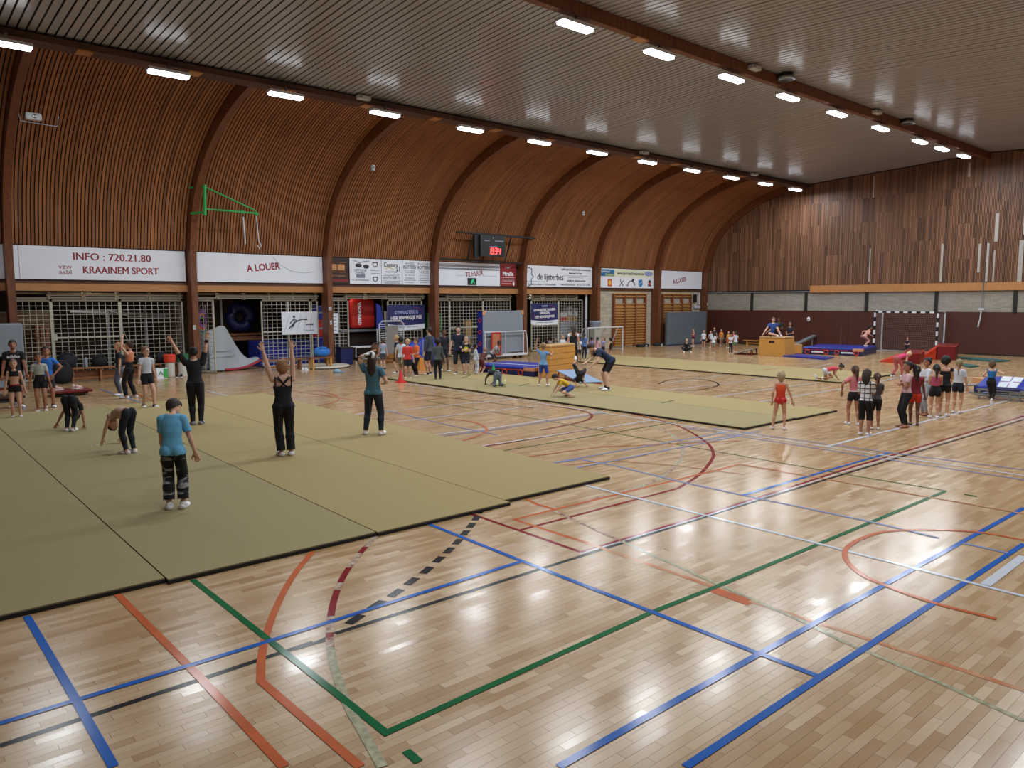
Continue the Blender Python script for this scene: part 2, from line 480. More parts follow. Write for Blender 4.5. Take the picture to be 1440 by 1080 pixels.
line('r', .05, sm([(13.041,13.622), (13.055,12.646), (12.758,11.93), (12.153,11.47), (11.406,11.256), (10.409,11.144)]))
line('g', .03, [(8.37,9.997), (11.099,9.966), (13.548,9.949)])
line('o', .03, [(8.387,9.329), (9.957,9.107), (12.379,7.791)])
line('n', .03, [(8.337,8.481), (9.244,8.184), (9.743,7.232), (9.963,6.254)])
line('o', .04, [(10.556,6.631), (10.601,5.606)])
line('n', .04, [(10.601,5.606), (10.658,3.397), (10.657,2.74)])
line('g', .04, [(11.151,3.567), (11.154,3.414)])
line('w', .05, [(7.794,22.944), (7.739,20.158)])
line('w', .05, [(8.226,23.572), (9.362,23.912), (11.817,24.139), (13.977,24.265)])
line('w', .05, [(8.738,22.336), (11.077,22.639), (14.361,23.186)])
line('o', .04, sm([(10.009,20.935), (10.234,20.247), (9.978,18.902), (9.427,17.983), (8.542,17.499)]))
line('o', .04, [(9.534,22.383), (10.024,17.254)])
line('o', .03, [(7.65,19.587), (10.288,19.276), (12.152,19.238)])
line('w', .05, [(8.48,15.475), (9.161,15.779)])
line('k', .03, [(11.836,19.525), (12.476,13.614)])
line('o', .03, [(10.577,16.755), (14.206,16.412)])
line('f', .035, [(9.541,15.758), (9.377,12.661), (9.389,11.278)])
line('w', .05, [(19.204,14.951), (23.522,15.259)])
line('w', .05, [(17.665,13.748), (23.66,13.644)])
line('w', .06, [(17.428,11.956), (23.271,11.821)])
line('w', .06, [(17.46,10.545), (22.319,10.511)])
line('k', .05, sm([(18.116,13.58), (18.501,13.231), (19.133,13.226), (19.975,13.423), (20.44,13.685), (20.976,14.207), (21.274,14.854), (21.066,15.362), (20.251,15.476), (19.121,15.027)]))
line('w', .05, [(24.763,10.607), (27.085,10.845)])
line('n', .04, [(19.544,15.217), (19.593,9.194)])
line('n', .03, [(19.314,9.061), (18.178,4.784)])
line('o', .03, [(18.88,13.891), (18.886,12.882), (19.042,10.291)])
line('w', .05, [(27.99,14.586), (30.934,15.128)])
line('w', .04, [(2.575,18.748), (4.015,19.484)])
line('n', .04, [(2.522,21.908), (3.586,21.115)])
line('f', .045, [(3.007,25.867), (3.041,21.938)])
line('k', .04, [(3.301,21.207), (4.793,20.53)])
line('o', .05, [(6.003,23.612), (5.802,20.143)])
line('f', .045, [(5.499,25.529), (5.533,20.209)])

# ------------------------------------------------------------------ carpet mats
def carpet(label, x0, x1, y0, y1, mi, skew=(0, 0), z=.045, group=None):
    t = thing('carpet_mat', label, 'mat', (x0, y0, 0), group=group)
    w0, w1, L = x1-x0, x1-x0, y1-y0
    P = [(0.0, 0), (w0, 0), (w1+skew[1], L), (skew[0], L)]
    a = MB().prism(P, z-.012, 0.002).build('foam_base', M_MEDGE, t)
    Q = [(P[0][0]+.002, .014), (P[1][0]-.002, .014), (P[2][0]-.002, L-.012), (P[3][0]+.002, L-.012)]
    MB().prism(Q, .014, z-.012).build('carpet_top', M_MATS[mi], t)
    return t
MZ = .045
g1 = 'carpet strips of the near exercise mat'
carpet('olive carpet strip at the left picture edge, greenish, beside the taped seam', -.1, 2.02, 7.28, 20.85, 0, (.1, .1), group=g1)
carpet('greenish olive carpet strip under the child in the blue tee', 2.03, 4.24, 7.22, 20.85, 0, (.1, .3), group=g1)
carpet('tan olive carpet strip under the woman in the black tank top', 4.25, 6.2, 7.2, 20.85, 1, (.3, .35), group=g1)
carpet('tan olive carpet strip under the woman in the teal tee', 6.21, 8.24, 7.32, 20.85, 1, (.35, .4), group=g1)
g2 = 'carpet strips of the middle tumbling mat'
carpet('grey green carpet strip under the crawling boy in jeans', 13.52, 15.5, 8.4, 22.4, 0, group=g2)
carpet('tan carpet strip under the bending coach in navy tee', 15.52, 17.38, 8.36, 22.4, 1, group=g2)
g3 = 'carpet strips of the far tumbling mat'
carpet('near strip of the far tan tumbling mat, black front edge', 23.55, 25.55, 11.25, 25.3, 1, group=g3)
carpet('far strip of the far tan tumbling mat, before the vaulting box', 25.57, 27.6, 11.25, 25.3, 1, group=g3)
def chalk(x, y, a, L):
    d = Vector((cos(a), sin(a)))*L/2; q = Vector((-d.y, d.x)).normalized()*.025
    meshobj('taped_mark', [(x-d.x-q.x, y-d.y-q.y, MZ+.003), (x+d.x-q.x, y+d.y-q.y, MZ+.003), (x+d.x+q.x, y+d.y+q.y, MZ+.003), (x-d.x+q.x, y-d.y+q.y, MZ+.003)], [(0, 1, 2, 3)], LC['k'], FLOOR)
for p, q in (((15.203,17.232), (15.981,17.604)), ((15.318,20.292), (16.321,21.038)), ((15.272,11.878), (15.955,11.998)), ((25.53,15.195), (26.459,15.151)), ((3.083,15.229), (3.508,15.034))):
    a = Vector(q)-Vector(p); c = (Vector(p)+Vector(q))/2
    chalk(c.x, c.y, math.atan2(a.y, a.x), a.length)

# ------------------------------------------------------------------ left wall: ribs, slatted vault, fascia, blockwork
def rib_mb(xc, w=.22):
    mb = MB()
    P = [(YC, 0)]+RIB
    O = [(YC+.55, 0)]+offset_prof(RIB, .55)
    for i in range(len(P)-1):
        a, b, c, d = P[i], P[i+1], O[i+1], O[i]
        mb.hexa([(xc-w, a[0], a[1]), (xc, a[0], a[1]), (xc, d[0], d[1]), (xc-w, d[0], d[1])], [(xc-w, b[0], b[1]), (xc, b[0], b[1]), (xc, c[0], c[1]), (xc-w, c[0], c[1])])
    return mb
def mirror(mb):
    mb.V = [(v[0], 2*YMID-v[1], v[2]) for v in mb.V]
    mb.F = [tuple(reversed(f)) for f in mb.F]
    return mb
for x in COLX: tag(rib_mb(x).build('trim_arch_rib', M_RIB), kind='structure')
rr = MB()
for x in [-1.5]+COLX:
    r = mirror(rib_mb(x)); rr.add(r.V, r.F)
tag(rr.build('trim_far_side_ribs', M_RIB), kind='structure')
# vault shell behind the slats (both sides)
SO = offset_prof(RIB, .40)
BO = offset_prof(RIB, .47)
def shell(prof, x0, x1, th=.06, zmin=0):
    mb = MB()
    Q = offset_prof(prof, th)
    for i in range(len(prof)-1):
        a, b, c, d = prof[i], prof[i+1], Q[i+1], Q[i]
        mb.hexa([(x0, a[0], a[1]), (x1, a[0], a[1]), (x1, d[0], d[1]), (x0, d[0], d[1])], [(x0, b[0], b[1]), (x1, b[0], b[1]), (x1, c[0], c[1]), (x0, c[0], c[1])])
    return mb
WL = struct('wall_left', shell([p for p in BO if p[1] >= 3.2] and [(BO[0][0], 3.3)]+BO[1:], XN, XE+.1), M_BACK)
mr = mirror(shell([(YC+.4, 0)]+SO, XN, XE+.1)); mr.tone = .5
struct('wall_right', mr, mat('right_wall_wood', '#7a4a30', .6, var=.1))
random.seed(5)
PR = [(SO[0][0], 4.47)]+[p for p in SO if p[1] > 4.6]
PQ = offset_prof(PR, .035)
bays = [XN]+COLX
for bi in range(len(bays)-1):
    x0, x1 = bays[bi]+.01, bays[bi+1]-.23
    n = max(1, round((x1-x0)/.108)); pitch = (x1-x0)/n
    mb = MB()
    for k in range(n):
        # each lath is two or three lengths butted end to end
        cuts = sorted(random.sample(range(3, len(PR)-3), 2))
        tones = [min(1, max(0, random.gauss(.5, .2))) for _ in range(3)]
        xa = x0+k*pitch+.016; xb = x0+(k+1)*pitch-.018
        base = len(mb.V)
        for i, (a, b) in enumerate(zip(PR, PQ)):
            mb.tone = tones[sum(i > c for c in cuts)]
            mb.V += [(xa, b[0], b[1]), (xa, a[0], a[1]), (xb, a[0], a[1]), (xb, b[0], b[1])]
            mb.T += [mb.tone]*4
        for i in range(len(PR)-1):
            o = base+i*4
            for j in range(3):
                mb.F.append((o+j, o+j+1, o+j+5, o+j+4)); mb.MI.append(0)
    o = mb.build('curved_laths', M_SLAT, WL, tones=True)
    tag(o, kind='stuff')

# fascia band between columns, and light pine beam
for bi, (xa, xb) in enumerate(zip([XN]+COLX[:-1], COLX)):
    mb = MB().box(xa, xb-.22, YS+.02, YS+.3, 3.24, 4.45)
    tag(mb.build('trim_upper_fascia', M_FASCIA_D), kind='structure')
    if bi < 6:
        tag(MB().box(xa, xb-.22, YS+.0, YS+.22, 3.0, 3.24).build('trim_pine_beam', M_FASCIA), kind='structure')
# pale blockwork bays with real courses (bays 6 and 7)
BY = 28.85
def brick_wall(name, x0, x1, y, z0, z1, m, face=-1, bw=.44, bh=.19, stuff=False, depth=.1):
    mb = MB().box(x0, x1, y+.012, y+depth, z0, z1)
    w = struct(name, mb, mat('mortar', '#8d8576', .9))
    br = MB(); r = 0; z = z0
    protos = {}
    while z < z1-.02:
        h = min(bh, z1-z)
        x = x0-(bw/2 if r % 2 else 0)
        while x < x1-.01:
            a, b = max(x, x0), min(x+bw, x1)
            if b-a > .03:
                d = random.random()*.004
                br.tone = random.random()
                br.box(a+.005, b-.005, y-d, y+.02, z+.005, z+h-.005)
            x += bw
        z += h; r += 1
    br.build('blocks_laid_in_courses', m, w, tones=True)
    tag(w.children[0], kind='stuff')
    return w
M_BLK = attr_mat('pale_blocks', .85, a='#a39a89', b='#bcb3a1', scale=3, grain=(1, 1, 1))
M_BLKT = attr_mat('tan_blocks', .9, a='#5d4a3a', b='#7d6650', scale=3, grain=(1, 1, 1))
brick_wall('wall_left_blockwork', 30.9, 35.93, BY, 0, 3.3, M_BLK)
brick_wall('wall_left_blockwork', 36.15, 40.78, BY, 0, 3.3, M_BLK)
# store rooms behind the gates of bays 0-5
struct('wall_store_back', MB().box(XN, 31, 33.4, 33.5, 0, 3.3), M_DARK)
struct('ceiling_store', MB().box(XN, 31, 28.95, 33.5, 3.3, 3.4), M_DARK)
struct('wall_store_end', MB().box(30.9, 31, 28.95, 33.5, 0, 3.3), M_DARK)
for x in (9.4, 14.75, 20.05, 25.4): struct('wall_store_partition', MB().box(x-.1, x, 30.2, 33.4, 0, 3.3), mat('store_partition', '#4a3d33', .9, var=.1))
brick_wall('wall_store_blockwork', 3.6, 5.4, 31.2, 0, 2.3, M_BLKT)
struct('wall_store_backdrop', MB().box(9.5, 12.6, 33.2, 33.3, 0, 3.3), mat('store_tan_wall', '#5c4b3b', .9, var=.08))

# ------------------------------------------------------------------ ceiling strips
ZE, ZR = 9.05, 9.52            # ceiling height over the side beams and at the ridge
YE = 22.05
cb = MB()
for (ya, za, yb, zb) in ((YE+.6, ZE+.0, YMID, ZR), (YMID, ZR, 2*YMID-YE-.6, ZE)):
    cb.hexa([(XN, yb, zb+.04), (XE+.1, yb, zb+.04), (XE+.1, ya, za+.04), (XN, ya, za+.04)], [(XN, yb, zb+.14), (XE+.1, yb, zb+.14), (XE+.1, ya, za+.14), (XN, ya, za+.14)])
CE = struct('ceiling', cb, M_CBACK)
PW = .20
def strip_mesh(name, sgn, L):
    # one folded metal strip with down-turned edges, running from the ridge to the side beam
    w = PW-.045
    mb = MB().hexa([(-w/2, 0, 0), (w/2, 0, 0), (w/2, sgn*L, ZE-ZR), (-w/2, sgn*L, ZE-ZR)] if sgn > 0 else [(-w/2, sgn*L, ZE-ZR), (w/2, sgn*L, ZE-ZR), (w/2, 0, 0), (-w/2, 0, 0)],
                   [(-w/2, 0, .03), (w/2, 0, .03), (w/2, sgn*L, ZE-ZR+.03), (-w/2, sgn*L, ZE-ZR+.03)] if sgn > 0 else [(-w/2, sgn*L, ZE-ZR+.03), (w/2, sgn*L, ZE-ZR+.03), (w/2, 0, .03), (-w/2, 0, .03)])
    return mb
random.seed(9)
variants = {}
for sgn in (1, -1):
    L = YE+.3-YMID-.12
    for v in range(4):
        mb = strip_mesh('s', sgn, L); mb.tone = .15+.23*v
        variants[sgn, v] = (mb, None)
count = 0
protos = {}
for sgn, xs in ((1, 2.0), (-1, 12.0)):
    far = MB()
    n = int((XE-XN)/PW)
    for k in range(n):
        x = XN+(k+.5)*PW
        v = random.randrange(4)
        lim = 185 if sgn > 0 else 110
        if x > xs and k*PW+XN < xs+lim*PW:
            if (sgn, v) not in protos:
                o = variants[sgn, v][0].build('ceiling_strip', M_CEIL, CE, tones=True); protos[sgn, v] = o
            else:
                o = protos[sgn, v].copy(); COL.objects.link(o)
            o.location = (x, YMID+sgn*.1, ZR+random.uniform(-.004, .004))
            o.rotation_euler = (0, random.uniform(-.012, .012), 0)
        else:
            s = variants[sgn, v][0]
            far.tone = s.T[0]
            far.add([(p[0]+x, p[1]+YMID+sgn*.1, p[2]+ZR) for p in s.V], s.F)
    if far.V: tag(far.build('ceiling_strips_rest', M_CEIL, CE, tones=True), kind='stuff')
# longitudinal beams
struct('trim_side_beam', MB().box(XN, XE, 21.75, 22.35, 8.86, 9.02).box(XN, XE, 21.72, 21.75, 8.9, 9.0), mat('side_beam', '#4d3022', .5, var=.1))
struct('trim_ridge_beam', MB().box(XN, XE, 12.86, 13.06, 9.2, 9.5), M_RIB)
struct('trim_side_beam', MB().box(XN, XE, 3.65, 4.25, 8.82, 9.02), mat('side_beam', '#4d3022'))
cl = MB()
for k in range(20):
    x = 2+k*2.68
    if x < XE: cl.box(x, x+.35, 21.78, 22.2, 8.83, 8.87)
cl.box(15.3, 15.75, 12.84, 13.08, 9.16, 9.2)
tag(cl.build('trim_beam_cleats', M_FASCIA), kind='structure')
# ceiling lamps
M_TUBE = mat('lamp_diffuser', '#f2f7ff', .5, emit=TUBE)
def lamp_proto():
    t = thing('ceiling_light', '', 'light', (0, 0, 0))
    MB().box(-.52, .52, -.14, .14, .0, .07).build('housing', M_WSTEEL, t)
    bevel(MB().box(-.5, .5, -.12, .12, -.07, .0).build('diffuser', M_TUBE, t), .02)
    ld = bpy.data.lights.new('lamp_light', 'AREA'); ld.shape = 'RECTANGLE'; ld.size = 1.0; ld.size_y = .24
    ld.energy = LAMP_W; ld.color = LAMP_COL
    lo = link(bpy.data.objects.new('lamp_light', ld), t); lo.location = (0, 0, -.076)
    return t
LP = lamp_proto()
rows = [(21.6, 8.62, [3.15, 6.75, 10.0, 13.35, 16.8, 20.1, 23.3, 26.5, 29.7, 32.9, 36.0, 39.0], 'side beam over the gates'), (12.96, 9.0, [6.6, 9.9, 13.2, 16.3, 19.6, 22.75, 26.0, 29.4, 33.0, 35.3, 37.8], 'ridge beam'), (4.4, 8.62, [3.3+3.25*k for k in range(12)], 'right side beam')]
ordn = ['first', 'second', 'third', 'fourth', 'fifth', 'sixth', 'seventh', 'eighth', 'ninth', 'tenth', 'eleventh', 'twelfth']
firstl = True
for ri, (y, z, xs, nm) in enumerate(rows):
    for i, x in enumerate(xs):
        o = LP if firstl else copy_tree(LP)
        firstl = False
        o.location = (x, y, z)
        k = len(xs)-1-i
        o['label'] = 'glowing white tube light under the %s, %s from the end wall' % (nm, ordn[k])
        o['group'] = 'tube lights under the '+nm
        MB().box(-.02, .02, -.02, .02, .07, (8.86 if ri != 1 else 9.2)-z).build('hanger', M_GREYST, o)
# round vents and small boxes near the beams
for i, (x, y, z, l) in enumerate(((11.6, 12.55, 9.16, 'round black-centred vent ring beside the ridge beam, nearest'), (22.0, 12.6, 9.3, 'round vent ring beside ridge beam, fourth lamp'), (31.0, 12.65, 9.32, 'small round vent ring beside ridge beam, far'))):
    t = thing('ceiling_vent', l, 'vent', (x, y, z), group='round ceiling vents')
    MB().lathe((0, 0, 0), [(.17, 0), (.25, 0), (.27, .03), (.25, .08), (.17, .02)], 20).build('ring', M_GREYST, t)
    MB().lathe((0, 0, -.004), [(.19, 0), (.19, .32)], 16).build('duct', M_BLACK, t)
for i, (x, y, z, l) in enumerate(((12.6, 21.62, 8.98, 'white junction box on the side beam, nearest one'), (26.3, 21.62, 8.98, 'white junction box on the side beam, middle one'), (35.0, 21.62, 8.98, 'white junction box on the side beam, farthest one'), (20.5, 12.76, 9.4, 'white junction box beside the ridge beam, nearer one'), (28.6, 12.76, 9.4, 'white junction box beside the ridge beam, farther one'))):
    t = thing('junction_box', l, 'box', (x, y, z), group='white boxes on the beams')
    bevel(MB().box(-.22, .22, -.09, .14, -.06, .06).build('case', M_WSTEEL, t), .02)
    MB().box(-.2, -.1, -.095, -.09, -.03, .03).build('cover', M_GREYST, t)

# ------------------------------------------------------------------ end wall
mb = MB()
prof = [(YR-.5, 0), (YC+.5, 0)]+[p for p in offset_prof(RIB, .5) if p[1] > 3]
prof += [(YMID, ZR+.1)]+[(2*YMID-p[0], p[1]) for p in reversed(prof[2:])]
n = len(prof)
mb.add([(XE+.03, p[0], p[1]) for p in prof]+[(XE+.2, p[0], p[1]) for p in prof], [tuple(range(n)), tuple(range(2*n-1, n-1, -1))]+[(i, n+i, n+(i+1) % n, (i+1) % n) for i in range(n)])
WE = struct('wall_end', mb, M_BACK)
mb2 = MB(); mb2.add([(v[0]-XE+XN-.2, v[1], v[2]) for v in mb.V], mb.F)
struct('wall_near', mb2, mat('near_wall', '#8a7460', .7))
def zc(y):   # wall top under ceiling or arch
    y = y if y > YMID else 2*YMID-y
    P = sorted([(p[0], p[1]) for p in RIB])
    if y < 21.8: return ZR-(ZR-ZE)*(y-YMID)/(YE+.3-YMID)-.02
    for (a, b) in zip(P, P[1:]):
        if a[0] <= y <= b[0]: return a[1]+(b[1]-a[1])*(y-a[0])/(b[0]-a[0]+1e-6)
    return 9.0 if y < P[0][0] else 4
random.seed(11)
mb = MB()
y = YC-.02; k = 0
pale = MB()
blocks = {}
while y > -2.3:
    top = zc(y); zb = 3.22 if y > 21.45 else 3.46
    if y > 28.2: top = 4.5
    z = zb; w = .045
    key = int(y/.9)
    joint = [3.2]+[5.0+.5*((key*7) % 3)-.4, 6.6+.45*((key*5) % 3)-.3, 8.0, 12]
    z0 = zb
    for j, zt in enumerate(joint[1:]):
        z1 = min(top, zt)
        if z1 > z0+.05:
            seed = (key*13+j*7) % 17/17
            mb.tone = min(1, max(0, .32+.2*seed+random.gauss(0, .3)))
            dp = random.uniform(.0, .012)
            mb.box(XE-.03-dp, XE+.035, y-w, y, z0, z1-.006)
            z0 = z1
    y -= .062
o = mb.build('upright_laths', M_ESLAT, WE, tones=True); tag(o, kind='stuff')
def pale_lath(py, z0, z1, w=.09):
    MB().box(XE-.052, XE-.03, py-w, py, z0, z1).build('pale_lath', mat('pale_lath', '#a9a39c', .6, var=.1), WE)
for (a, b, w) in (((18.275,3.621), (18.246,5.37), .06), ((14.772,3.545), (14.774,5.389), .1), ((13.119,3.948), (13.135,5.293), .1), ((12.76,3.501), (12.774,5.305), .1), ((12.461,3.495), (12.456,4.956), .06),
                  ((12.48,5.354), (12.468,6.668), .14), ((11.44,3.473), (11.439,5.355), .18), ((11.342,5.607), (11.379,6.7), .1), ((13.775,8.489), (13.781,9.155), .1), ((18.26,7.983), (18.276,9.078), .06)):
    pale_lath(a[0], a[1], b[1], w)
# lower end wall
struct('wall_end_lower', MB().box(XE-.03, XE+.02, YR, YC+.4, 0, 2.06), M_BROWN)
struct('baseboard_end', MB().box(XE-.05, XE-.03, YR, YC+.4, 0, .07), mat('baseboard_dark', '#20130e', .5))
posts = [28.3, (25.148,2.33)[0], (21.716,2.337)[0], (18.312,2.344)[0], (14.857,2.351)[0], (11.445,2.358)[0], 7.4, 3.6, -.5]
PB = attr_mat('end_panel_blocks', .75, a='#8b857c', b='#a19b91', scale=2, grain=(1, 1, 1))
for i, (a, b) in enumerate(zip(posts, posts[1:])):
    w = struct('wall_end_panel', MB().box(XE-.01, XE+.02, b, a, 2.06, 3.1), mat('panel_mortar', '#8f897f', .85))
    br = MB(); r = 0; z = 2.06
    while z < 3.05:
        yy = b-(.15 if r % 2 else 0)
        while yy < a:
            q, s = max(yy, b), min(yy+.3, a)
            if s-q > .02:
                br.tone = random.random(); br.box(XE-.018-random.random()*.004, XE, q+.004, s-.004, z+.003, z+.067)
            yy += .3
        z += .07; r += 1
    o = br.build('bricks_laid_in_courses', PB, w, tones=True); tag(o, kind='stuff')
for p in posts[1:]:
    struct('trim_end_post', MB().box(XE-.08, XE, p-.07, p+.09, 2.03, 3.15), M_POST)
struct('trim_end_header', MB().box(XE-.07, XE, YR, YC, 3.08, 3.22), M_POST)
struct('trim_end_rail', MB().box(XE-.09, XE-.07, 21.5, YC, 3.1, 3.16), M_GREYST)
struct('trim_end_beam', MB().box(XE-.16, XE-.03, YR, 21.46, 3.08, 3.46), M_FASCIA)
# door outline painted into the brown wall
d = struct('door_1', MB().box(XE-.045, XE-.03, (19.26,0.413)[0], (19.735,0.395)[0]+.9, .07, 2.0), M_BROWN)
MB().box(XE-.06, XE-.045, 19.6, 19.64, .1, 1.15).build('door_seam', mat('seam_brown', '#5d4038', .5), d)
MB().box(XE-.06, XE-.045, 20.9, 20.94, .1, .8).build('door_seam', mat('seam_brown', '#5d4038', .5), d)
# disc, thermostat and a rope on the end wall
t = thing('wall_clock', 'small round white disc on the brown end wall above the crash mat', 'sensor', (XE-.05, *(21.531,1.577)))
MB().ell((0, 0, 0), (.05, .1, .13)).build('dial', M_WHITEP, t, smooth=True)
MB().box(-.06, -.045, -.05, .05, -.03, .03).build('face_mark', M_GREYST, t)
t = thing('climbing_rope', 'thin hanging rope with white end in front of the end wall', 'rope', (XE-.25, (12.764,2.02)[0], 0))
MB().tube([(0, 0, 3.5), (0, 0, 2.2)], .02).build('cord', M_GREYST, t)
MB().box(0, .1, -.02, .02, 3.3, 3.5).build('bracket', M_GREYST, t)
MB().tube([(0, 0, 2.2), (0, .04, 1.7), (-.02, .1, 1.35)], .028).build('rope_end', M_WSTEEL, t)
MB().box(-.05, .05, -.12, .12, 2.16, 2.24).build('clip', M_WSTEEL, t)

# ------------------------------------------------------------------ sign boards
def board(x0, x1, z0, z1, label, m=M_WHITEP, name='sign_board', y=YS-.06):
    t = thing(name, label, 'sign', (x0, y, z0))
    bevel(MB().box(0, x1-x0, 0, .03, 0, z1-z0).build('board', m, t), .005, 1)
    return t
def rule(t, x0, x1, z, m, h=.02): MB().box(x0, x1, -.004, 0, z-h/2, z+h/2).build('printed_rule', m, t)
Z0, Z1 = 3.37, 4.44
t = board(3.93, 9.2, Z0, Z1, 'long white sign with red text INFO and KRAAINEM SPORT')
for q in (-.007, .007): text('lettering', 'INFO : 720.21.80', .34, face_my(2.9+q, -.004+q*.05, .76), M_TEXTR, t, 0, sx=1.02)
for q in (-.007, .007): text('lettering', 'KRAAINEM SPORT', .34, face_my(3.15+q, -.004+q*.05, .32), M_TEXTR, t, 0, sx=.86)
text('lettering', 'vzw', .21, face_my(1.45, -.004, .42), M_TEXTR, t, 0, sx=1.2)
text('lettering', 'asbl', .21, face_my(1.45, -.004, .24), M_TEXTR, t, 0, sx=1.2)
MB().box(.16, .175, -.004, 0, .02, 1.05).build('board_seam', M_GREYST, t)
t = board(XN, 3.69, Z0, Z1, 'white sign board cut off by the left picture edge')
t = board(9.5, 14.6, Z0, Z1, 'white sign with slanted red words A LOUER beside the info sign')
text('lettering', 'A LOUER', .36, face_my(2.62, -.004, .58, 6), M_TEXTR, t, .01, sx=.9)
MB().box(.12, .13, -.004, 0, .02, 1.05).build('board_seam', M_GREYST, t)
MB().tube([(3.0, -.008, 1.0), (3.3, -.008, .7), (3.8, -.008, .45), (4.3, -.008, .4), (4.7, -.008, .47)], .006, 4).build('loose_cord', M_GREYST, t)
# bay 3
bx = lambda px, y=28.7: None
t = board(14.86, 15.78, Z0-.0, Z1, 'dark brown cafe sign board with orange picture squares', mat('dark_sign', '#2e1a12', .5))
MB().box(.05, .38, -.004, 0, .55, .8).build('picture', mat('orange_print', '#c48a5c', .5, var=.2), t)
MB().box(.42, .75, -.004, 0, .55, .8).build('picture', mat('orange_print', '#c48a5c'), t)
rule(t, .05, .8, .48, M_FASCIA); rule(t, .05, .8, .88, M_FASCIA); rule(t, 0, .9, .14, mat('red_print', '#7d1f22', .5), .12)
text('lettering', 'café Kraainem', .13, face_my(.42, -.004, .33), M_FASCIA, t)
t = board(15.84, 17.36, Z0, Z1, 'white optician sign with sunglasses and two small crests')
gl = MB()
gl.ell((.42, -.004, .78), (.16, .004, .09), 5).ell((.78, -.004, .74), (.15, .004, .09), 5)
gl.tube([(.2, -.006, .98), (.5, -.006, .88), (.65, -.006, .95), (.95, -.006, .98)], .012, 4)
gl.build('sunglasses_print', M_TEXTD, t)
text('lettering', 'OPTIQUE\nOPTIEK', .14, face_my(.5, -.004, .5), M_TEXTG, t, .004)
MB().box(.3, .72, -.004, 0, .26, .4).build('grey_print', M_TEXTG, t)
text('lettering', 'Av. de Wezembeek', .1, face_my(.5, -.004, .17), M_TEXTD, t)
for z in (.82, .2):
    MB().prism([(0, 0), (.13, .1), (.13, .24), (-.13, .24), (-.13, .1)], .004).build('crest', M_TEXTD, t)
    c = t.children[-1] if False else [o for o in t.children if o.name.startswith('crest')][-1]
    c.matrix_local = face_my(1.22, -.001, z-.12)
    MB().prism([(0, .04), (.08, .11), (.08, .2), (-.08, .2), (-.08, .11)], .006).build('crest_field', M_WHITEP, c)
rule(t, 1.0, 1.45, .58, M_TEXTG); rule(t, 1.0, 1.45, .46, M_TEXTG)
t = board(17.38, 18.42, Z0, Z1, 'white estate agent sign with number 21 and yellow swoosh')
text('lettering', 'Century', .25, face_my(.46, -.004, .84), M_TEXTD, t, .004, sx=.85)
text('lettering', '21', .28, face_my(.85, -.004, .68), M_TEXTD, t, .006, sx=.8)
MB().tube([(.15, -.004, .68), (.4, -.004, .74), (.62, -.004, .66)], .018, 4).build('swoosh', mat('yellow_print', '#d8cf6a', .5), t)
text('lettering', 'PARC CHOISE', .11, face_my(.5, -.004, .54), M_TEXTG, t)
rule(t, .08, .98, .44, M_TEXTD, .015); rule(t, .12, .9, .38, M_TEXTG)
text('lettering', '02/731.88.62', .17, face_my(.52, -.004, .27), M_TEXTG, t, .003)
rule(t, .08, .98, .15, M_TEXTD, .015)
text('lettering', 'www.century21.be', .1, face_my(.52, -.004, .07), M_TEXTD, t)
for i, (x0, x1) in enumerate(((18.44, 19.2), (19.22, 19.92))):
    c = (x1-x0)/2
    t = board(x0, x1, Z0, Z1, ['white sign reading ROTTIERS, the left one of the pair', 'white sign reading ROTTIERS, right one beside the column'][i])
    text('lettering', 'SLAGERIJ' if i == 0 else 'BOUCHERIE', .12, face_my(c, -.004, .94), M_TEXTG, t)
    text('lettering', 'ROTTIERS', .2, face_my(c, -.004, .77, 1), M_TEXTD, t, .003, sx=.75)
    for z, s in ((.62, 'Av. A. Dezangré'), (.54, '1950 Kraainem'), (.42, '02 / 731 51 34'), (.3, 'Openingsuren')):
        text('lettering', s, .085, face_my(c, -.004, z), M_TEXTG, t)
    rule(t, .08, x1-x0-.08, .2, M_TEXTD, .02); rule(t, .14, x1-x0-.16, .1, M_TEXTG)
# bay 4
t = board(20.16, 24.05, Z0, Z1, 'white sign reading TE HUUR with a green exit sign on it')
text('lettering', 'TE HUUR', .3, face_my(2.3, -.006, .56, 6), M_TEXTR, t, .005, sx=.85)
rule(t, .02, 3.85, .9, mat('grey_stain', '#8c8a92', .6, var=.1), .1); rule(t, .02, 3.85, .78, M_TEXTG, .06)
rule(t, 1.2, 3.7, .47, M_TEXTG, .012)
t = thing('exit_sign', 'small green and black emergency exit sign on the TE HUUR board', 'sign', (22.05, YS-.1, Z0+.04))
bevel(MB().box(0, .5, 0, .06, 0, .32).build('case', M_BLACK, t), .01)
MB().prism([(.05, .04), (.12, .04), (.2, .15), (.28, .05), (.32, .05), (.22, .2), (.3, .27), (.16, .27), (.08, .18)], .006).build('running_figure', mat('exit_green', '#2ba56b', .5, emit=.6), t)
o = [o for o in t.children if o.name.startswith('running')][0]; o.matrix_local = face_my(.1, -.002, 0)
t = board(24.07, 25.1, Z0, Z1+.02, 'dark red shop sign with white text beside TE HUUR', mat('sign_red', '#8b1c22', .5, var=.05))
text('lettering', 'Mireille', .27, face_my(.5, -.004, .6), M_TEXTW, t, .01, sx=.85)
MB().tube([(.3, -.004, .95), (.5, -.004, .88), (.7, -.004, .97)], .014, 4).build('flourish', M_TEXTW, t)
for z in (.42, .34, .26): rule(t, .1, .92, z, M_TEXTW, .014)
rule(t, .08, .7, .12, mat('pink_print', '#c98a90', .5), .06)
MB().ell((.86, -.004, .12), (.06, .004, .1), 5).build('white_spot', M_TEXTW, t)
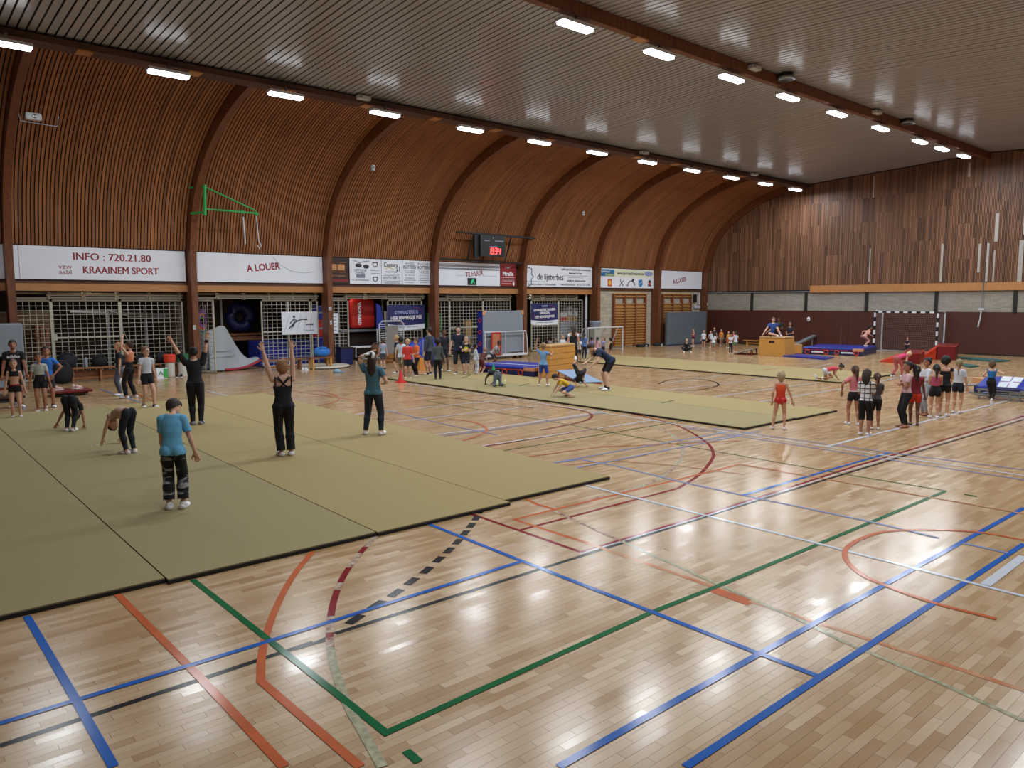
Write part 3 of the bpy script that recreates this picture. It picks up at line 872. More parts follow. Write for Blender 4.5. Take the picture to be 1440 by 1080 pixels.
# bay 5
t = board(25.52, 30.62, Z0, Z1, 'white sign with the words de lijsterbes and a grey bracket')
text('lettering', 'de lijsterbes', .46, face_my(1.95, -.004, .5), M_TEXTD, t, .006, sx=.85)
MB().tube([(.35, -.004, .98), (.62, -.004, .9), (.62, -.004, .62), (.74, -.004, .5), (.6, -.004, .38), (.6, -.004, .1), (.4, -.004, .03)], .03, 5).build('bracket_print', M_TEXTG, t)
MB().ell((.12, -.004, .5), (.14, .004, .2), 5).build('orange_print', mat('orange_mark', '#c98a3c', .5), t)
rule(t, .1, 1.6, .26, M_TEXTG, .02)
text('lettering', 'Kraainemsebaan 4, Wezembeek', .15, face_my(1.35, -.004, .12), M_TEXTD, t)
text('lettering', 'koffie apart & lunch & lokale evenementen', .16, face_my(3.85, -.004, .93), M_TEXTD, t, .002, sx=.8)
text('lettering', 'feestzaal te huur', .15, face_my(3.8, -.004, .73), M_TEXTD, t, .004)
rule(t, 2.9, 4.75, .6, M_TEXTG, .02); rule(t, 3.2, 4.4, .5, M_TEXTG, .02)
text('lettering', 'ontbijt en bijeenkomsten', .14, face_my(3.85, -.004, .34), M_TEXTD, t, .003)
text('lettering', 'www.lijsterbes.be   tel 02 731 15 84', .15, face_my(3.8, -.004, .13), M_TEXTD, t)
# bay 6
t = board(30.92, 35.9, Z0, Z1, 'white sign with web address and a row of club emblems')
MB().box(.02, 4.95, -.003, 0, .6, 1.05).build('pale_band', mat('pale_green_print', '#dfe3c8', .5), t)
MB().box(.35, 1.5, -.006, -.003, .64, 1.02).build('blue_print', mat('teal_blue_print', '#2a6f9e', .5), t)
text('lettering', 'Sportraad', .18, face_my(.75, -.008, .9), M_WHITEP, t, .003); text('lettering', 'Kraainem', .18, face_my(1.1, -.008, .73), mat('yg_print', '#cfd86a', .5), t, .003)
text('lettering', 'www.sportraad-kraainem.be', .24, face_my(2.9, -.006, .82), M_TEXTD, t, .004, sx=.85)
MB().ell((4.5, -.004, .84), (.4, .004, .14), 6).build('oval_emblem', mat('lilac_print', '#8f9ccc', .5), t)
MB().tube([(.05+.16*cos(a), -.004, .3+.2*sin(a)) for a in [k*pi/5 for k in range(-4, 5)]], .03, 4).build('ring_emblem', mat('blue_print2', '#3a6c9a', .5), t)
MB().box(.95, 1.3, -.004, 0, .08, .5).build('red_emblem', mat('red_print2', '#c4463a', .5), t)
MB().ell((1.12, -.006, .28), (.13, .004, .15), 5).build('yellow_emblem', mat('yellow_print2', '#e2b94a', .5), t)
MB().tube([(1.95, -.004, .1), (2.1, -.004, .28), (2.3, -.004, .42)], .022, 4).tube([(1.98, -.004, .45), (2.1, -.004, .28), (2.25, -.004, .12)], .022, 4).ell((2.02, -.004, .5), (.03, .004, .035), 4).build('fencer_emblem', M_TEXTD, t)
MB().tube([(2.6, -.004, .1), (2.75, -.004, .35), (3.0, -.004, .42), (3.2, -.004, .3), (3.25, -.004, .15)], .03, 4).ell((3.12, -.004, .47), (.1, .004, .08), 4).build('horse_emblem', M_TEXTD, t)
c = MB().prism([(0, 0), (.18, .12), (.18, .42), (-.18, .42), (-.18, .12)], .004).build('shield_emblem', mat('blue_print3', '#2f74b5', .5), t); c.matrix_local = face_my(3.78, -.001, .06)
MB().tube([(3.66, -.008, .2), (3.9, -.008, .4)], .02, 4).build('shield_stripe', M_WHITEP, t)
MB().box(4.45, 4.75, -.004, 0, .12, .22).ell((4.6, -.004, .36), (.13, .004, .13), 5).build('dark_emblem', M_TEXTD, t)
MB().box(4.52, 4.7, -.008, -.004, .18, .34).build('red_emblem', mat('red_print2', '#c4463a'), t)
# bay 7
t = board(36.17, 40.7, Z0, Z1, 'far white sign with slanted words A LOUER above wall bars')
text('lettering', 'A LOUER', .36, face_my(2.25, -.004, .5, 10), M_TEXTR, t, .008, sx=.9)

# ------------------------------------------------------------------ scoreboard on two rails
t = thing('scoreboard', 'black scoreboard showing 18:34 in red digits on two dark rails', 'scoreboard', (22.5, 27.78, 4.5))
MB().tube([(-1.75, .0, 1.23), (3.05, .0, 1.2)], .045, 6).build('upper_rail', M_BLACK, t)
MB().tube([(-2.3, .55, .05), (2.95, .55, .0)], .045, 6).build('lower_rail', M_BLACK, t)
for x in (-.75, .15, 1.55): MB().tube([(x, .02, 1.22), (x-.05, .45, -.0)], .035, 5).build('strut', M_BLACK, t)
bevel(MB().box(-.45, 1.05, -.12, .1, .22, 1.18).build('case', mat('scoreboard_face', '#17181c', .4), t), .01)
bevel(MB().box(-.7, -.45, .0, .12, .1, 1.18).build('side_case', mat('scoreboard_side', '#0e0e11', .5), t), .01)
M_LED = mat('led_red', '#ff3a3a', .5, emit=5)
def seg7(ch, x, z, w, h, t):
    S = {'1': 'bc', '8': 'abcdefg', '3': 'abcdg', '4': 'bcfg'}[ch]
    mb = MB(); r = .022
    sh = lambda zz: (zz)*.12
    P = {'a': ((0, h), (w, h)), 'b': ((w, h), (w, h/2)), 'c': ((w, h/2), (w, 0)), 'd': ((0, 0), (w, 0)), 'e': ((0, 0), (0, h/2)), 'f': ((0, h/2), (0, h)), 'g': ((0, h/2), (w, h/2))}
    for s in S:
        (a, b), (c, d) = P[s]
        mb.tube([(x+a+sh(b), -.125, z+b), (x+c+sh(d), -.125, z+d)], r, 4)
    mb.build('digit', M_LED, t)
for ch, x in zip('1834', (.0, .17, .38, .58)): seg7(ch, x, .33, .13, .26, t)
MB().box(.335, .36, -.128, -.12, .4, .425).box(.34, .365, -.128, -.12, .5, .525).build('colon', M_LED, t)
MB().box(-.22, .1, -.124, -.12, .9, .96).build('caption', M_TEXTG, t)
MB().box(.42, .95, -.124, -.12, .9, .96).build('caption', M_TEXTG, t)
MB().box(.12, .55, -.124, -.12, .66, .69).build('caption', M_TEXTG, t)
MB().box(.3, .34, -.124, -.12, 1.05, 1.09).build('lamp', M_TEXTW, t)
# sensors on the vault
t = thing('floodlight', 'small white sensor box on a wire bracket high on the vault', 'sensor', (4.05, 25.55, 7.82))
bevel(MB().box(0, .4, -.1, .1, -.08, .12).build('case', M_WSTEEL, t), .04)
MB().ell((.22, -.11, .02), (.06, .02, .06), 5).build('lens', M_GREYST, t)
MB().tube([(-.15, .1, .2), (-.1, .1, -.12), (.8, .1, -.15), (.85, .1, .15)], .012, 4).build('wire_guard', M_GREYST, t)
for p, l in (((15.43, 25.92, 7.72), 'tiny white sensor on the third arched rib'), ((28.19, 27.05, 7.02), 'tiny white sensor high between far arched ribs')):
    t = thing('sensor', l, 'sensor', p)
    MB().box(-.05, .05, -.05, .05, -.1, .1).build('case', M_WSTEEL, t); MB().box(-.02, .02, -.06, -.05, -.03, .03).build('lens', M_BLACK, t)
for (x, z, l) in ((9.2, 1.63, 'small white switch on the second column'), (14.62, 1.7, 'small white switch on the third column, lower'), (40.75, 2.35, 'white switch on the corner column')):
    t = thing('light_switch', l, 'switch', (x+.05, YC-.03, z))
    bevel(MB().box(0, .09, 0, .03, 0, .16).build('plate', M_WSTEEL, t), .005); MB().box(.03, .06, -.008, 0, .05, .11).build('rocker', M_GREYST, t)
t = thing('light_switch', 'white square switch box above on the third column', 'switch', (14.63, YC-.04, 2.28))
bevel(MB().box(0, .12, 0, .04, 0, .12).build('plate', M_WSTEEL, t), .005); MB().box(.03, .09, -.008, 0, .03, .09).build('rocker', M_GREYST, t)

# ------------------------------------------------------------------ green swing arm with rings
t = thing('swing_arm', 'green triangular steel swing arm with two hanging straps', 'gym bracket', (0, 0, 0))
gy = 27.25
a0 = (9.531,6.612); a1 = (9.491,5.738); b0 = (11.344,5.824); c0 = (10.822,5.861)
MB().tube([(a0[0], gy, a0[1]+.05), (a1[0], gy, a1[1]-.12)], .055, 8).build('pivot_post', M_GREEN, t)
MB().tube([(a1[0], gy, a1[1]+.1), (b0[0], gy, b0[1])], .035, 6).build('lower_bar', M_GREEN, t)
MB().tube([(a0[0], gy, a0[1]-.02), (b0[0]-.1, gy, b0[1]+.12), (b0[0]+.02, gy, b0[1])], .03, 6).build('brace', M_GREEN, t)
for z in (a0[1], a1[1]): MB().tube([(a0[0], gy, z), (a0[0]-.35, gy+.5, z-.03)], .04, 6).build('wall_bracket', M_GREEN, t)
for q in (c0, b0): MB().ell((q[0], gy, q[1]-.03), (.07, .05, .07), 5).build('pulley', M_GREEN, t)
MB().tube([(c0[0]+.02, gy, c0[1]-.2), (c0[0]+.06, gy, c0[1]-1.15)], .025, 5).build('strap', M_WSTEEL, t)
MB().tube([(b0[0]-.02, gy, b0[1]-.1), (b0[0]+.04, gy, b0[1]-1.0), (b0[0]+.12, gy, b0[1]-1.15), (b0[0]+.06, gy, b0[1]-1.28), (b0[0]-.03, gy, b0[1]-1.12)], .02, 5).build('strap', M_WSTEEL, t)

# ------------------------------------------------------------------ steel gates of the store rooms
GY = 29.2
GZ = 2.72
def mesh_panel(t, x0, x1, z0, z1, y=0, px=.19, pz=.155):
    mb = MB()
    nx = max(1, round((x1-x0)/px)); nz = max(1, round((z1-z0)/pz))
    for i in range(1, nx): x = x0+(x1-x0)*i/nx; mb.box(x-.007, x+.007, y-.008, y+.008, z0, z1)
    for i in range(1, nz): z = z0+(z1-z0)*i/nz; mb.box(x0, x1, y-.016, y-.004, z-.007, z+.007)
    tag(mb.build('wire_mesh', M_CREAM, t), kind='stuff')
def gate(x0, x1, label, rail=1.45, post=None, z0=.03, ry=0., loc=None):
    t = thing('mesh_gate', label, 'gate', loc or (x0, GY, 0), ry)
    w = x1-x0
    for a, b in ((0, .045), (w-.045, w)): MB().box(a, b, -.03, .03, z0, GZ).build('upright', M_CREAM, t)
    MB().box(0, w, -.03, .03, GZ-.06, GZ).build('top_rail', M_CREAM, t)
    MB().box(0, w, -.03, .03, z0, z0+.06).build('bottom_rail', M_CREAM, t)
    if rail: MB().box(.06, w-.06, -.028, .028, rail-.04, rail+.02).build('middle_rail', M_CREAM, t)
    mesh_panel(t, .06, w-.06, z0+.06, GZ-.06)
    return t
def gx(px, py=440): return 0
# bay 1
X_ = lambda p: p[0]
g = gate(3.95, (4.986,2.278)[0], 'cream wire mesh gate leaf beside the leftmost column', rail=None)
g = gate((4.986,2.278)[0], (7.088,2.254)[0], 'wide cream wire mesh gate leaf with a lock box, left bay', rail=1.45)
MB().box(-.05, .12, -.06, .04, 1.36, 1.56).build('lock_box', M_CREAM, g)
g = gate((7.088,2.254)[0], 9.2, 'cream wire mesh gate leaf behind the girl in black shorts', rail=None)
# bay 2
g = gate((12.174,2.196)[0], (14.164,2.173)[0]+.1, 'cream mesh gate leaf with gymnast poster, second bay', rail=1.45)
MB().box(1.1, 1.15, -.03, .03, .1, GZ-.05).build('upright', M_CREAM, g)
g = gate((14.196,2.173)[0]+.1, 14.6, 'narrow cream mesh panel left of the third column', rail=None)
# open leaf at the left of bay 2, swung out
g = gate(0, .75, 'narrow cream mesh leaf swung out beside second column', rail=None, ry=radians(-60), loc=(9.62, 28.9, 0))
# bay 3
g = gate(14.9, (16.018,1.848)[0], 'narrow cream mesh panel right of the third column', rail=None)
g = gate((17.959,1.814)[0], 19.8, 'cream mesh gate leaf behind the boys, with blue banner', rail=1.38)
# bay 4
g = gate(20.2, (21.36,1.755)[0], 'narrow cream mesh panel right of the fourth column', rail=None)
g = gate((21.36,1.755)[0], (23.39,1.719)[0], 'cream mesh gate leaf behind the trainer', rail=1.4)
g = gate((23.39,1.719)[0], 25.2, 'cream mesh gate leaf behind the upright grey mat', rail=None)
# bay 5
g = gate((26.608,1.663)[0], (28.568,1.629)[0], 'cream mesh gate leaf with navy banner, fifth bay', rail=1.4)
g = gate((28.568,1.629)[0], (30.434,1.596)[0], 'cream mesh gate leaf behind the woman in dungarees', rail=None)
for i, (a, b) in enumerate(((3.95, 9.2), (9.5, 14.6), (14.9, 19.9), (20.2, 25.2), (25.6, 30.0))):
    t = thing('gate_track', 'cream sliding gate track over %s' % ['the leftmost gates', 'the curved grey mat opening', 'the red mat opening', 'the gates behind the trainer', 'the fifth bay gates'][i], 'track', (a, GY, 0), group='sliding gate tracks')
    w = b-a
    MB().box(0, w, .05, .09, 2.9, 2.95).build('back_rail', M_CREAM, t)
    MB().box(.9, w, -.12, -.07, 2.84, 2.89).build('upper_rail', M_CREAM, t)
    MB().box(0, w, -.05, .0, 2.75, 2.8).build('lower_rail', M_CREAM, t)
    for k in range(5): MB().box(.95+k*(w-1.1)/4, 1.03+k*(w-1.1)/4, -.1, .08, 2.72, 2.97).build('roller', M_CREAM, t)
t = thing('rain_pipe', 'white vertical pipe right of the fifth bay gates', 'pipe', ((30.451,1.599)[0], 28.95, 0))
MB().tube([(0, 0, 0), (0, 0, 3.2)], .07, 8).build('pipe', M_WSTEEL, t); MB().lathe((0, 0, 1.6), [(.085, 0), (.085, .06)], 8).build('clamp', M_GREYST, t)
# lamps in the store rooms
for i, (x, y, z, e) in enumerate(((6.1, 29.6, 3.1, 3.), (10.4, 29.8, 3.18, 1.2), (16.2, 29.8, 3.18, 1.2), (26.2, 29.7, 3.1, 2.))):
    t = thing('store_light', 'small white lamp inside %s' % ['the leftmost store bay', 'the bay with the curved grey mat', 'the bay with the red mat', 'the fifth store bay'][i], 'light', (x, y, z), group='lamps in the store rooms')
    MB().box(-.35, .35, -.08, .08, .04, .08).box(-.03, .03, -.03, .03, .08, 3.3-z).build('housing', M_WSTEEL, t)
    bevel(MB().box(-.33, .33, -.07, .07, -.02, .04).build('diffuser', mat('store_tube_%d' % i, '#fff6e0', .5, emit=e*3), t), .01)
    ld = bpy.data.lights.new('store_light_lamp', 'AREA'); ld.size = .6; ld.energy = 9*e; ld.color = (1, .93, .82)
    lo = link(bpy.data.objects.new('store_light_lamp', ld), t); lo.location = (0, 0, -.03)

# ------------------------------------------------------------------ wall bars
def wall_bars(x0, x1, y, label, n=3, z0=.08, z1=3.02):
    t = thing('wall_bars', label, 'wall bars', (x0, y, 0))
    w = x1-x0
    MB().box(-.05, w+.05, -.16, .02, z1, z1+.06).build('top_board', M_VWOOD, t)
    for i in range(n+1):
        x = w*i/n
        MB().box(x-.06, x+.06, -.14, 0, z0, z1).build('upright', M_BARUP, t)
    hs = [z1-.12, z1-.55]+[z1-.75-.155*k for k in range(14)]
    for i in range(n):
        for z in hs:
            if z < z0+.05: continue
            MB().box(w*i/n+.05, w*(i+1)/n-.05, -.13, -.09, z-.035, z+.035).build('rung', M_BARW, t)
        MB().box(w*i/n+.06, w*(i+1)/n-.06, -.04, -.0, z1-.2, z1-.02).build('head_board', M_BARW, t)
        MB().box(w*i/n+.06, w*(i+1)/n-.06, -.04, -.0, z0, z1-.6).build('back_board', M_VWOOD, t)
wall_bars((32.506,1.968)[0], (35.264,1.936)[0], 28.82, 'three-section wooden wall bars on pale blockwork, fully visible')
wall_bars((36.917,2.557)[0], (39.69,2.551)[0], 28.82, 'wooden wall bars partly hidden by the leaning grey mat')
t = thing('wall_phone', 'dark device and white box on pale wall beside the corner', 'wall box', ((40.057,2.55)[0], 28.8, 2.4))
MB().box(0, .25, -.08, 0, .15, .65).build('dark_device', M_BLACK, t); MB().box(.5, .62, -.05, 0, 0, .7).build('conduit', M_WSTEEL, t); MB().box(.05, .6, -.1, 0, -.22, -.06).build('white_box', M_WSTEEL, t)

# ------------------------------------------------------------------ large mats and apparatus
def frame_from(p, q):
    """origin at p, x axis towards q"""
    a = math.atan2(q[1]-p[1], q[0]-p[0]); return (p[0], p[1], 0), a, math.hypot(q[0]-p[0], q[1]-p[1])
t = thing('panel_mat', 'large grey panel mat leaning at the left picture edge', 'mat', (1.25, 27.2, 0))
bevel(MB().box(0, 2.62, 0, .2, .28, 2.0).build('upper_cover', M_GREYV, t), .05)
bevel(MB().box(0, 2.6, .0, .2, .05, 1.05).build('lower_cover', M_GREYV, t), .04)
MB().box(0, 2.6, -.02, .22, 0, .06).build('foot', M_DREDV, t)
t = thing('leaning_mat', 'big grey rectangular mat leaning against wall before far wall bars', 'mat', ((36.163,0.26)[0], 27.75, 0), radians(1))
o = bevel(MB().box(0, 3.95, 0, .22, 0, 1.98).build('cover', mat('grey_mat_dark', '#5b646d', .6, var=.05, scale=2), t), .05)
MB().box(.02, 3.9, -.01, .2, -.0, .06).build('base_edge', M_NAVYV, t); MB().tube([(.1, -.01, 1.95), (3.85, -.01, 1.95)], .015, 4).build('seam', M_GREYV, t)
for x, w, l, c in ((33.9, .9, 'black bag lying on floor below far wall bars', '#1b1a1d'), (35.4, .8, 'black bag with white items beside the leaning grey mat', '#232329')):
    t = thing('sports_bag', l, 'bag', (x, 28.2, 0))
    bevel(MB().box(0, w, -.2, .1, 0, .16).build('body', mat('bag_'+c[1:], c, .8), t), .06); MB().box(w*.6, w*.75, -.22, -.1, .02, .1).build('shoe', M_WSTEEL, t)

def crash(p, q, depth, h, label, rings=4, words='GYMNOVA', corner=True, z=0, badge=None):
    loc, a, L = frame_from(p, q)
    t = thing('crash_mat', label, 'mat', (loc[0], loc[1], z), a)
    bevel(MB().box(0, L, 0, depth, 0, h*.68).build('side_wall', M_NAVYV, t), .03)
    bevel(MB().box(-.01, L+.01, -.01, depth+.01, h*.66, h).build('top_cover', M_BLUEV, t), .06, 3)
    MB().tube([(0.02, -.012, h*.66), (L-.02, -.012, h*.66)], .014, 4).build('piping', M_ORANGEV, t)
    for k in range(rings):
        x = L*(k+.5)/rings+(.1 if k % 2 else -.1)
        o = MB().tube([(x+.1*cos(i*pi/6), -.02, h*.36+.1*sin(i*pi/6)) for i in range(12)], .025, 5, closed=True).build('air_ring', M_ORANGEV, t)
    if words:
        for k in range(max(1, rings//2)):
            text('lettering', words, h*.24, Matrix.Translation((L*(2*k+1.05)/rings+.0, -.012, h*.36)) @ Matrix.Rotation(pi/2, 4, 'X'), M_TEXTW, t, .008, sx=1.3)
    if corner:
        bevel(MB().box(L-.42, L+.02, -.03, .3, h*.55, h*.95).build('corner_patch', mat('corner_leather', '#c08a63', .6, var=.08), t), .02)
    return t
t = crash((17.17, 22.0), (17.75, 19.36), 1.9, .33, 'thick blue crash mat with orange air rings behind the green cone', 3)
MB().box(.2, 2.6, .7, .76, .328, .338).build('white_seam', M_TEXTW, t)
loc = (35.34,18.889); loc2 = (35.91,16.199)
t = crash(loc, loc2, 3.1, .36, 'long blue crash mat before the brown end wall, orange rings', 4)
# mats and boxes of the end wall stations
def slab(name, label, P, h, m, cat='mat', z=0):
    cx, cy = sum(p[0] for p in P)/len(P), sum(p[1] for p in P)/len(P)
    t = thing(name, label, cat, (cx, cy, z))
    Q = [(p[0]-cx, p[1]-cy) for p in P]
    ar = sum(Q[i][0]*Q[(i+1) % len(Q)][1]-Q[(i+1) % len(Q)][0]*Q[i][1] for i in range(len(Q)))
    if ar < 0: Q.reverse()
    bevel(MB().prism(Q, h).build('cover', m, t), min(.02, h/3))
    R = [(x*.99, y*.99) for x, y in Q]
    MB().prism(R, .012, h-.006).build('top_panel', m, t)
    return t
slab('landing_mat', 'flat thin blue mat lying before the far crash mat', [(33.003,18.594), (32.424,16.251), (33.659,16.437), (34.477,18.866)], .06, M_BLUEV)
slab('landing_mat', 'long flat teal mat on the floor right of the red block', [(37.448,12.613), (36.49,10.747), (37.553,10.552), (38.246,12.765)], .05, mat('teal_mat', '#235a58', .5, var=.08))
slab('landing_mat', 'short flat teal mat nearer, behind the blonde girl in white tee', [(33.898,11.403), (32.617,10.538), (33.501,10.473), (34.365,11.455)], .05, mat('teal_mat', '#235a58'))

def vault(p, q, depth, h, label, tiers, padded=True):
    loc, a, L = frame_from(p, q)
    t = thing('vaulting_box', label, 'vaulting box', loc, a)
    th = (h-.1)/tiers
    for k in range(tiers):
        z0, z1 = k*th+.004, (k+1)*th-.006
        tp = lambda z: .04*z/h
        a0, a1 = tp(z0), tp(z1)
        B = [(a0, a0*.6, z0), (L-a0, a0*.6, z0), (L-a0, depth-a0*.6, z0), (a0, depth-a0*.6, z0)]
        T = [(a1, a1*.6, z1), (L-a1, a1*.6, z1), (L-a1, depth-a1*.6, z1), (a1, depth-a1*.6, z1)]
        bevel(MB().hexa(B, T).build('box_section', M_VWOOD, t), .008, 1)
    o = bevel(MB().box(.03, L-.03, .015, depth-.015, h-.1, h).build('padded_top', M_VTOP, t), .035, 3)
    for x in (.1,):
        MB().box(-.001+tp(h*.78), .02+tp(h*.78), depth*.35, depth*.65, h*.76, h*.82).build('hand_hole', M_BLACK, t)
        MB().box(-.001+tp(h*.3), .02+tp(h*.3), depth*.42, depth*.58, h*.28, h*.33).build('hand_hole', M_BLACK, t)
    return t
v = vault((17.95, 18.75), (19.61, 19.11), .5, 1.12, 'tall five-section wooden vaulting box beside the child in blue shorts', 5)
t = vault((33.007,19.902), (33.051,18.548), 1.0, .92, 'lower wooden vaulting box where a person in blue sits', 1)
L2 = math.dist((33.051,18.548), (33.007,19.902))
MB().box(L2*.4, L2*.6, .0, .08, .62, .71).build('hand_hole', M_BLACK, t)

def springboard(p, q, w, h, label, top, leg):
    """p: high end centre, q: low end centre"""
    loc, a, L = frame_from(p, q)
    t = thing('springboard', label, 'springboard', loc, a)
    mb = MB(); mb.hexa([(0, -w/2, h-.04), (L, -w/2, .05), (L, w/2, .05), (0, w/2, h-.04)], [(0, -w/2, h), (L, -w/2, .09), (L, w/2, .09), (0, w/2, h)])
    bevel(mb.build('top_board', top, t), .01)
    MB().box(0, L, -w/2+.02, w/2-.02, 0.001, .04).build('base_board', leg, t)
    for y in (-w/2+.06, w/2-.06):
        MB().tube([(.06, y, .04), (.1, y, h-.04)], .03, 6).build('leg', leg, t)
        MB().tube([(L*.3, y, .04), (L*.36, y, h*.72-.02)], .03, 6).build('coil_spring', M_GREYST, t)
    return t
springboard((18.249,18.26), (17.422,16.293), .75, .3, 'grey blue springboard with red legs beside the tall vaulting box', mat('board_carpet', '#7f93ac', .8, var=.06), M_REDV)
springboard((33.127,20.129), (32.94,20.998), .9, .32, 'pale springboard with dark red base left of the far box', mat('board_pale', '#9d978c', .6), M_DREDV)

# bench at the end wall, tilted beam, small box
def bench(label, p, q, w=.3, h=.42, m=M_BENCH, legs=2, cat='bench'):
    loc, a, L = frame_from(p, q)
    t = thing('bench', label, cat, loc, a)
    bevel(MB().box(0, L, -w/2, w/2, h-.05, h).build('seat', m, t), .008)
    for k in range(legs):
        x = .25+(L-.5)*k/(legs-1)
        MB().hexa([(x-.04, -w/2+.02, 0), (x+.04, -w/2+.02, 0), (x+.04, w/2-.02, 0), (x-.04, w/2-.02, 0)], [(x-.03, -w/2+.06, h-.05), (x+.03, -w/2+.06, h-.05), (x+.03, w/2-.06, h-.05), (x-.03, w/2-.06, h-.05)]).build('leg', m, t)
    MB().box(.3, L-.3, -.02, .02, .1, .16).build('stretcher', m, t)
    return t
bench('low wooden bench along the brown end wall, left of the far box', (40.2, 25.2), (40.2, 21.6), .28, .3, M_VWOOD, 3)
t = thing('balance_beam', 'grey balance beam propped slanting behind the far box', 'beam', (*(38.101,20.738), 0), math.atan2((41.313,21.241)[1]-(38.101,20.738)[1], (41.313,21.241)[0]-(38.101,20.738)[0]))
MB().hexa([(0, -.12, .25), (2.9, -.12, .62), (2.9, .12, .62), (0, .12, .25)], [(0, -.12, .33), (2.9, -.12, .72), (2.9, .12, .72), (0, .12, .33)]).build('beam', mat('beam_grey', '#6f7477', .6), t)
MB().tube([(2.5, 0, 0), (2.5, 0, .58)], .04, 6).build('stand', M_GREYST, t); MB().box(.2, .3, -.2, .2, 0, .3).build('foot', M_GREYST, t)
t = thing('wooden_block', 'small wooden step block between far box and crash mat', 'box', (*(35.471,19.337), 0), .7)
bevel(MB().box(-.35, .35, -.25, .25, .02, .42).build('body', M_VWOOD, t), .01); MB().box(-.36, .36, -.26, .26, .4, .46).build('lid', M_VTOP, t)

# red foam shapes by the goal
def foam_box(label, P, z, m):
    t = thing('foam_block', label, 'foam block', (*P[0], 0))
    o0 = P[0]; Q = [(p[0]-o0[0], p[1]-o0[1]) for p in P]
    ar = sum(Q[i][0]*Q[(i+1) % 4][1]-Q[(i+1) % 4][0]*Q[i][1] for i in range(4))
    zs = list(z)
    if ar < 0: Q.reverse(); zs.reverse()
    bevel(MB().hexa([(*q, 0) for q in Q], [(*q, h) for q, h in zip(Q, zs)]).build('cover', m, t), .02)
    MB().tube([(*q, max(.03, h-.01)) for q, h in zip(Q, zs)], .012, 4, closed=True).build('piping', M_ORANGEV, t)
    return t
foam_box('orange red foam wedge where the child in pink bends', [(33.093,14.158), (32.958,13.254), (35.308,14.025), (36.477,15.033)], (.05, .3, .3, .06), M_ORANGEV)
foam_box('dark red foam block in front of the goal', [(32.628,13.063), (33.18,12.552), (35.728,13.349), (35.616,14.026)], (.45, .45, .45, .45), M_DREDV)
foam_box('orange foam ramp between the two dark red blocks', [(35.234,13.25), (36.091,13.012), (38.463,13.814), (38.055,14.195)], (.18, .55, .55, .18), M_ORANGEV)
foam_box('dark red foam block at the right goal post', [(36.113,12.991), (36.481,12.369), (39.158,13.165), (39.013,13.95)], (.6, .6, .6, .6), M_DREDV)

# ------------------------------------------------------------------ handball goal
GYa, GYb, GX = 17.35, 14.35, 39.75
t = thing('handball_goal', 'black and white striped handball goal with net at end wall', 'goal', (GX, 0, 0))
MS = [mat('goal_black', '#15181c', .4), mat('goal_white', '#d9dbe0', .4)]
def striped(a, b, n, nm):
    mb = MB()
    a, b = Vector(a), Vector(b)
    for k in range(n):
        p, q = a.lerp(b, k/n), a.lerp(b, (k+1)/n)
        mb.mi = (k+1) % 2 if nm == 'post' else k % 2
        lo = Vector((min(p.x, q.x)-.04, min(p.y, q.y)-(.04 if nm == 'post' else 0), min(p.z, q.z))); hi = Vector((max(p.x, q.x)+.04, max(p.y, q.y)+(.04 if nm == 'post' else 0), max(p.z, q.z)+(.08 if nm != 'post' else 0)))
        mb.box(lo.x, hi.x, lo.y, hi.y, lo.z, hi.z)
    return mb.build(nm, MS, t)
for y in (GYa, GYb): striped((0, y, 2.0), (0, y, 0), 9, 'post')
striped((0, GYa+.04, 2.0), (0, GYb-.04, 2.0), 15, 'crossbar')
for y in (GYa, GYb):
    MB().tube([(0, y, 2.02), (.15, y, 2.1), (.85, y, 2.06), (.9, y, 1.98), (.9, y, 0)], .035, 6).build('rear_support', M_WSTEEL, t)
    MB().tube([(0, y, .03), (.9, y, .03)], .03, 6).build('side_foot', M_WSTEEL, t)
MB().tube([(.9, GYa, .03), (.9, GYb, .03)], .03, 6).build('rear_foot', M_WSTEEL, t)
net = MB()
def netpt(u, v):   # u across, v down; sagging sheet from the bar back to the floor
    y = GYa+(GYb-GYa)*u
    s = math.sin(pi*u)
    x = .12+.75*min(1, v*1.6)-.25*(1-s)*v
    z = 2.0*(1-v)-.16*s*math.sin(pi*v)
    return (x, y, max(.03, z))
for i in range(31):
    net.tube([netpt(i/30, k/14) for k in range(15)], .0045, 3)
for k in range(1, 22):
    net.tube([netpt(i/16, k/21) for i in range(17)], .0055, 3)
for y in (GYa, GYb):
    for k in range(1, 20): net.tube([(0, y, 2-2*k/20+.05), (.85, y, 1.9-1.9*k/20)], .006, 3)
    for k in range(1, 8): net.tube([(k*.11, y, 1.98), (k*.11, y, .05)], .006, 3)
tag(net.build('net', mat('net_cord', '#8c7d78', .8), t), kind='stuff')

# small football goal by the wall bars
gx0, gx1 = (28.785,0.736)[0], (31.499,0.647)[0]
gz = (30.034,1.241)[1]
t = thing('small_goal', 'small white steel goal frame standing before the wall bars', 'goal', (gx0, 27.2, 0))
w = gx1-gx0
MB().tube([(0, 0, 0), (0, 0, gz), (w, 0, gz), (w, 0, 0)], .04, 6).build('front_frame', M_WSTEEL, t)
for x in (0, w): MB().tube([(x, 0, gz), (x, .35, gz-.05), (x, .9, .04), (x, 0, .04)], .03, 6).build('side_frame', M_WSTEEL, t)
MB().tube([(0, .9, .04), (w, .9, .04)], .03, 6).build('ground_bar', M_WSTEEL, t)
MB().tube([(w*.5, 0, gz), (w*.5, .9, .04)], .02, 5).build('brace', M_WSTEEL, t)
t = thing('water_barrel', 'pale blue upside-down plastic tub behind the small goal', 'tub', ((30.673,0.828)[0], 28.45, 0))
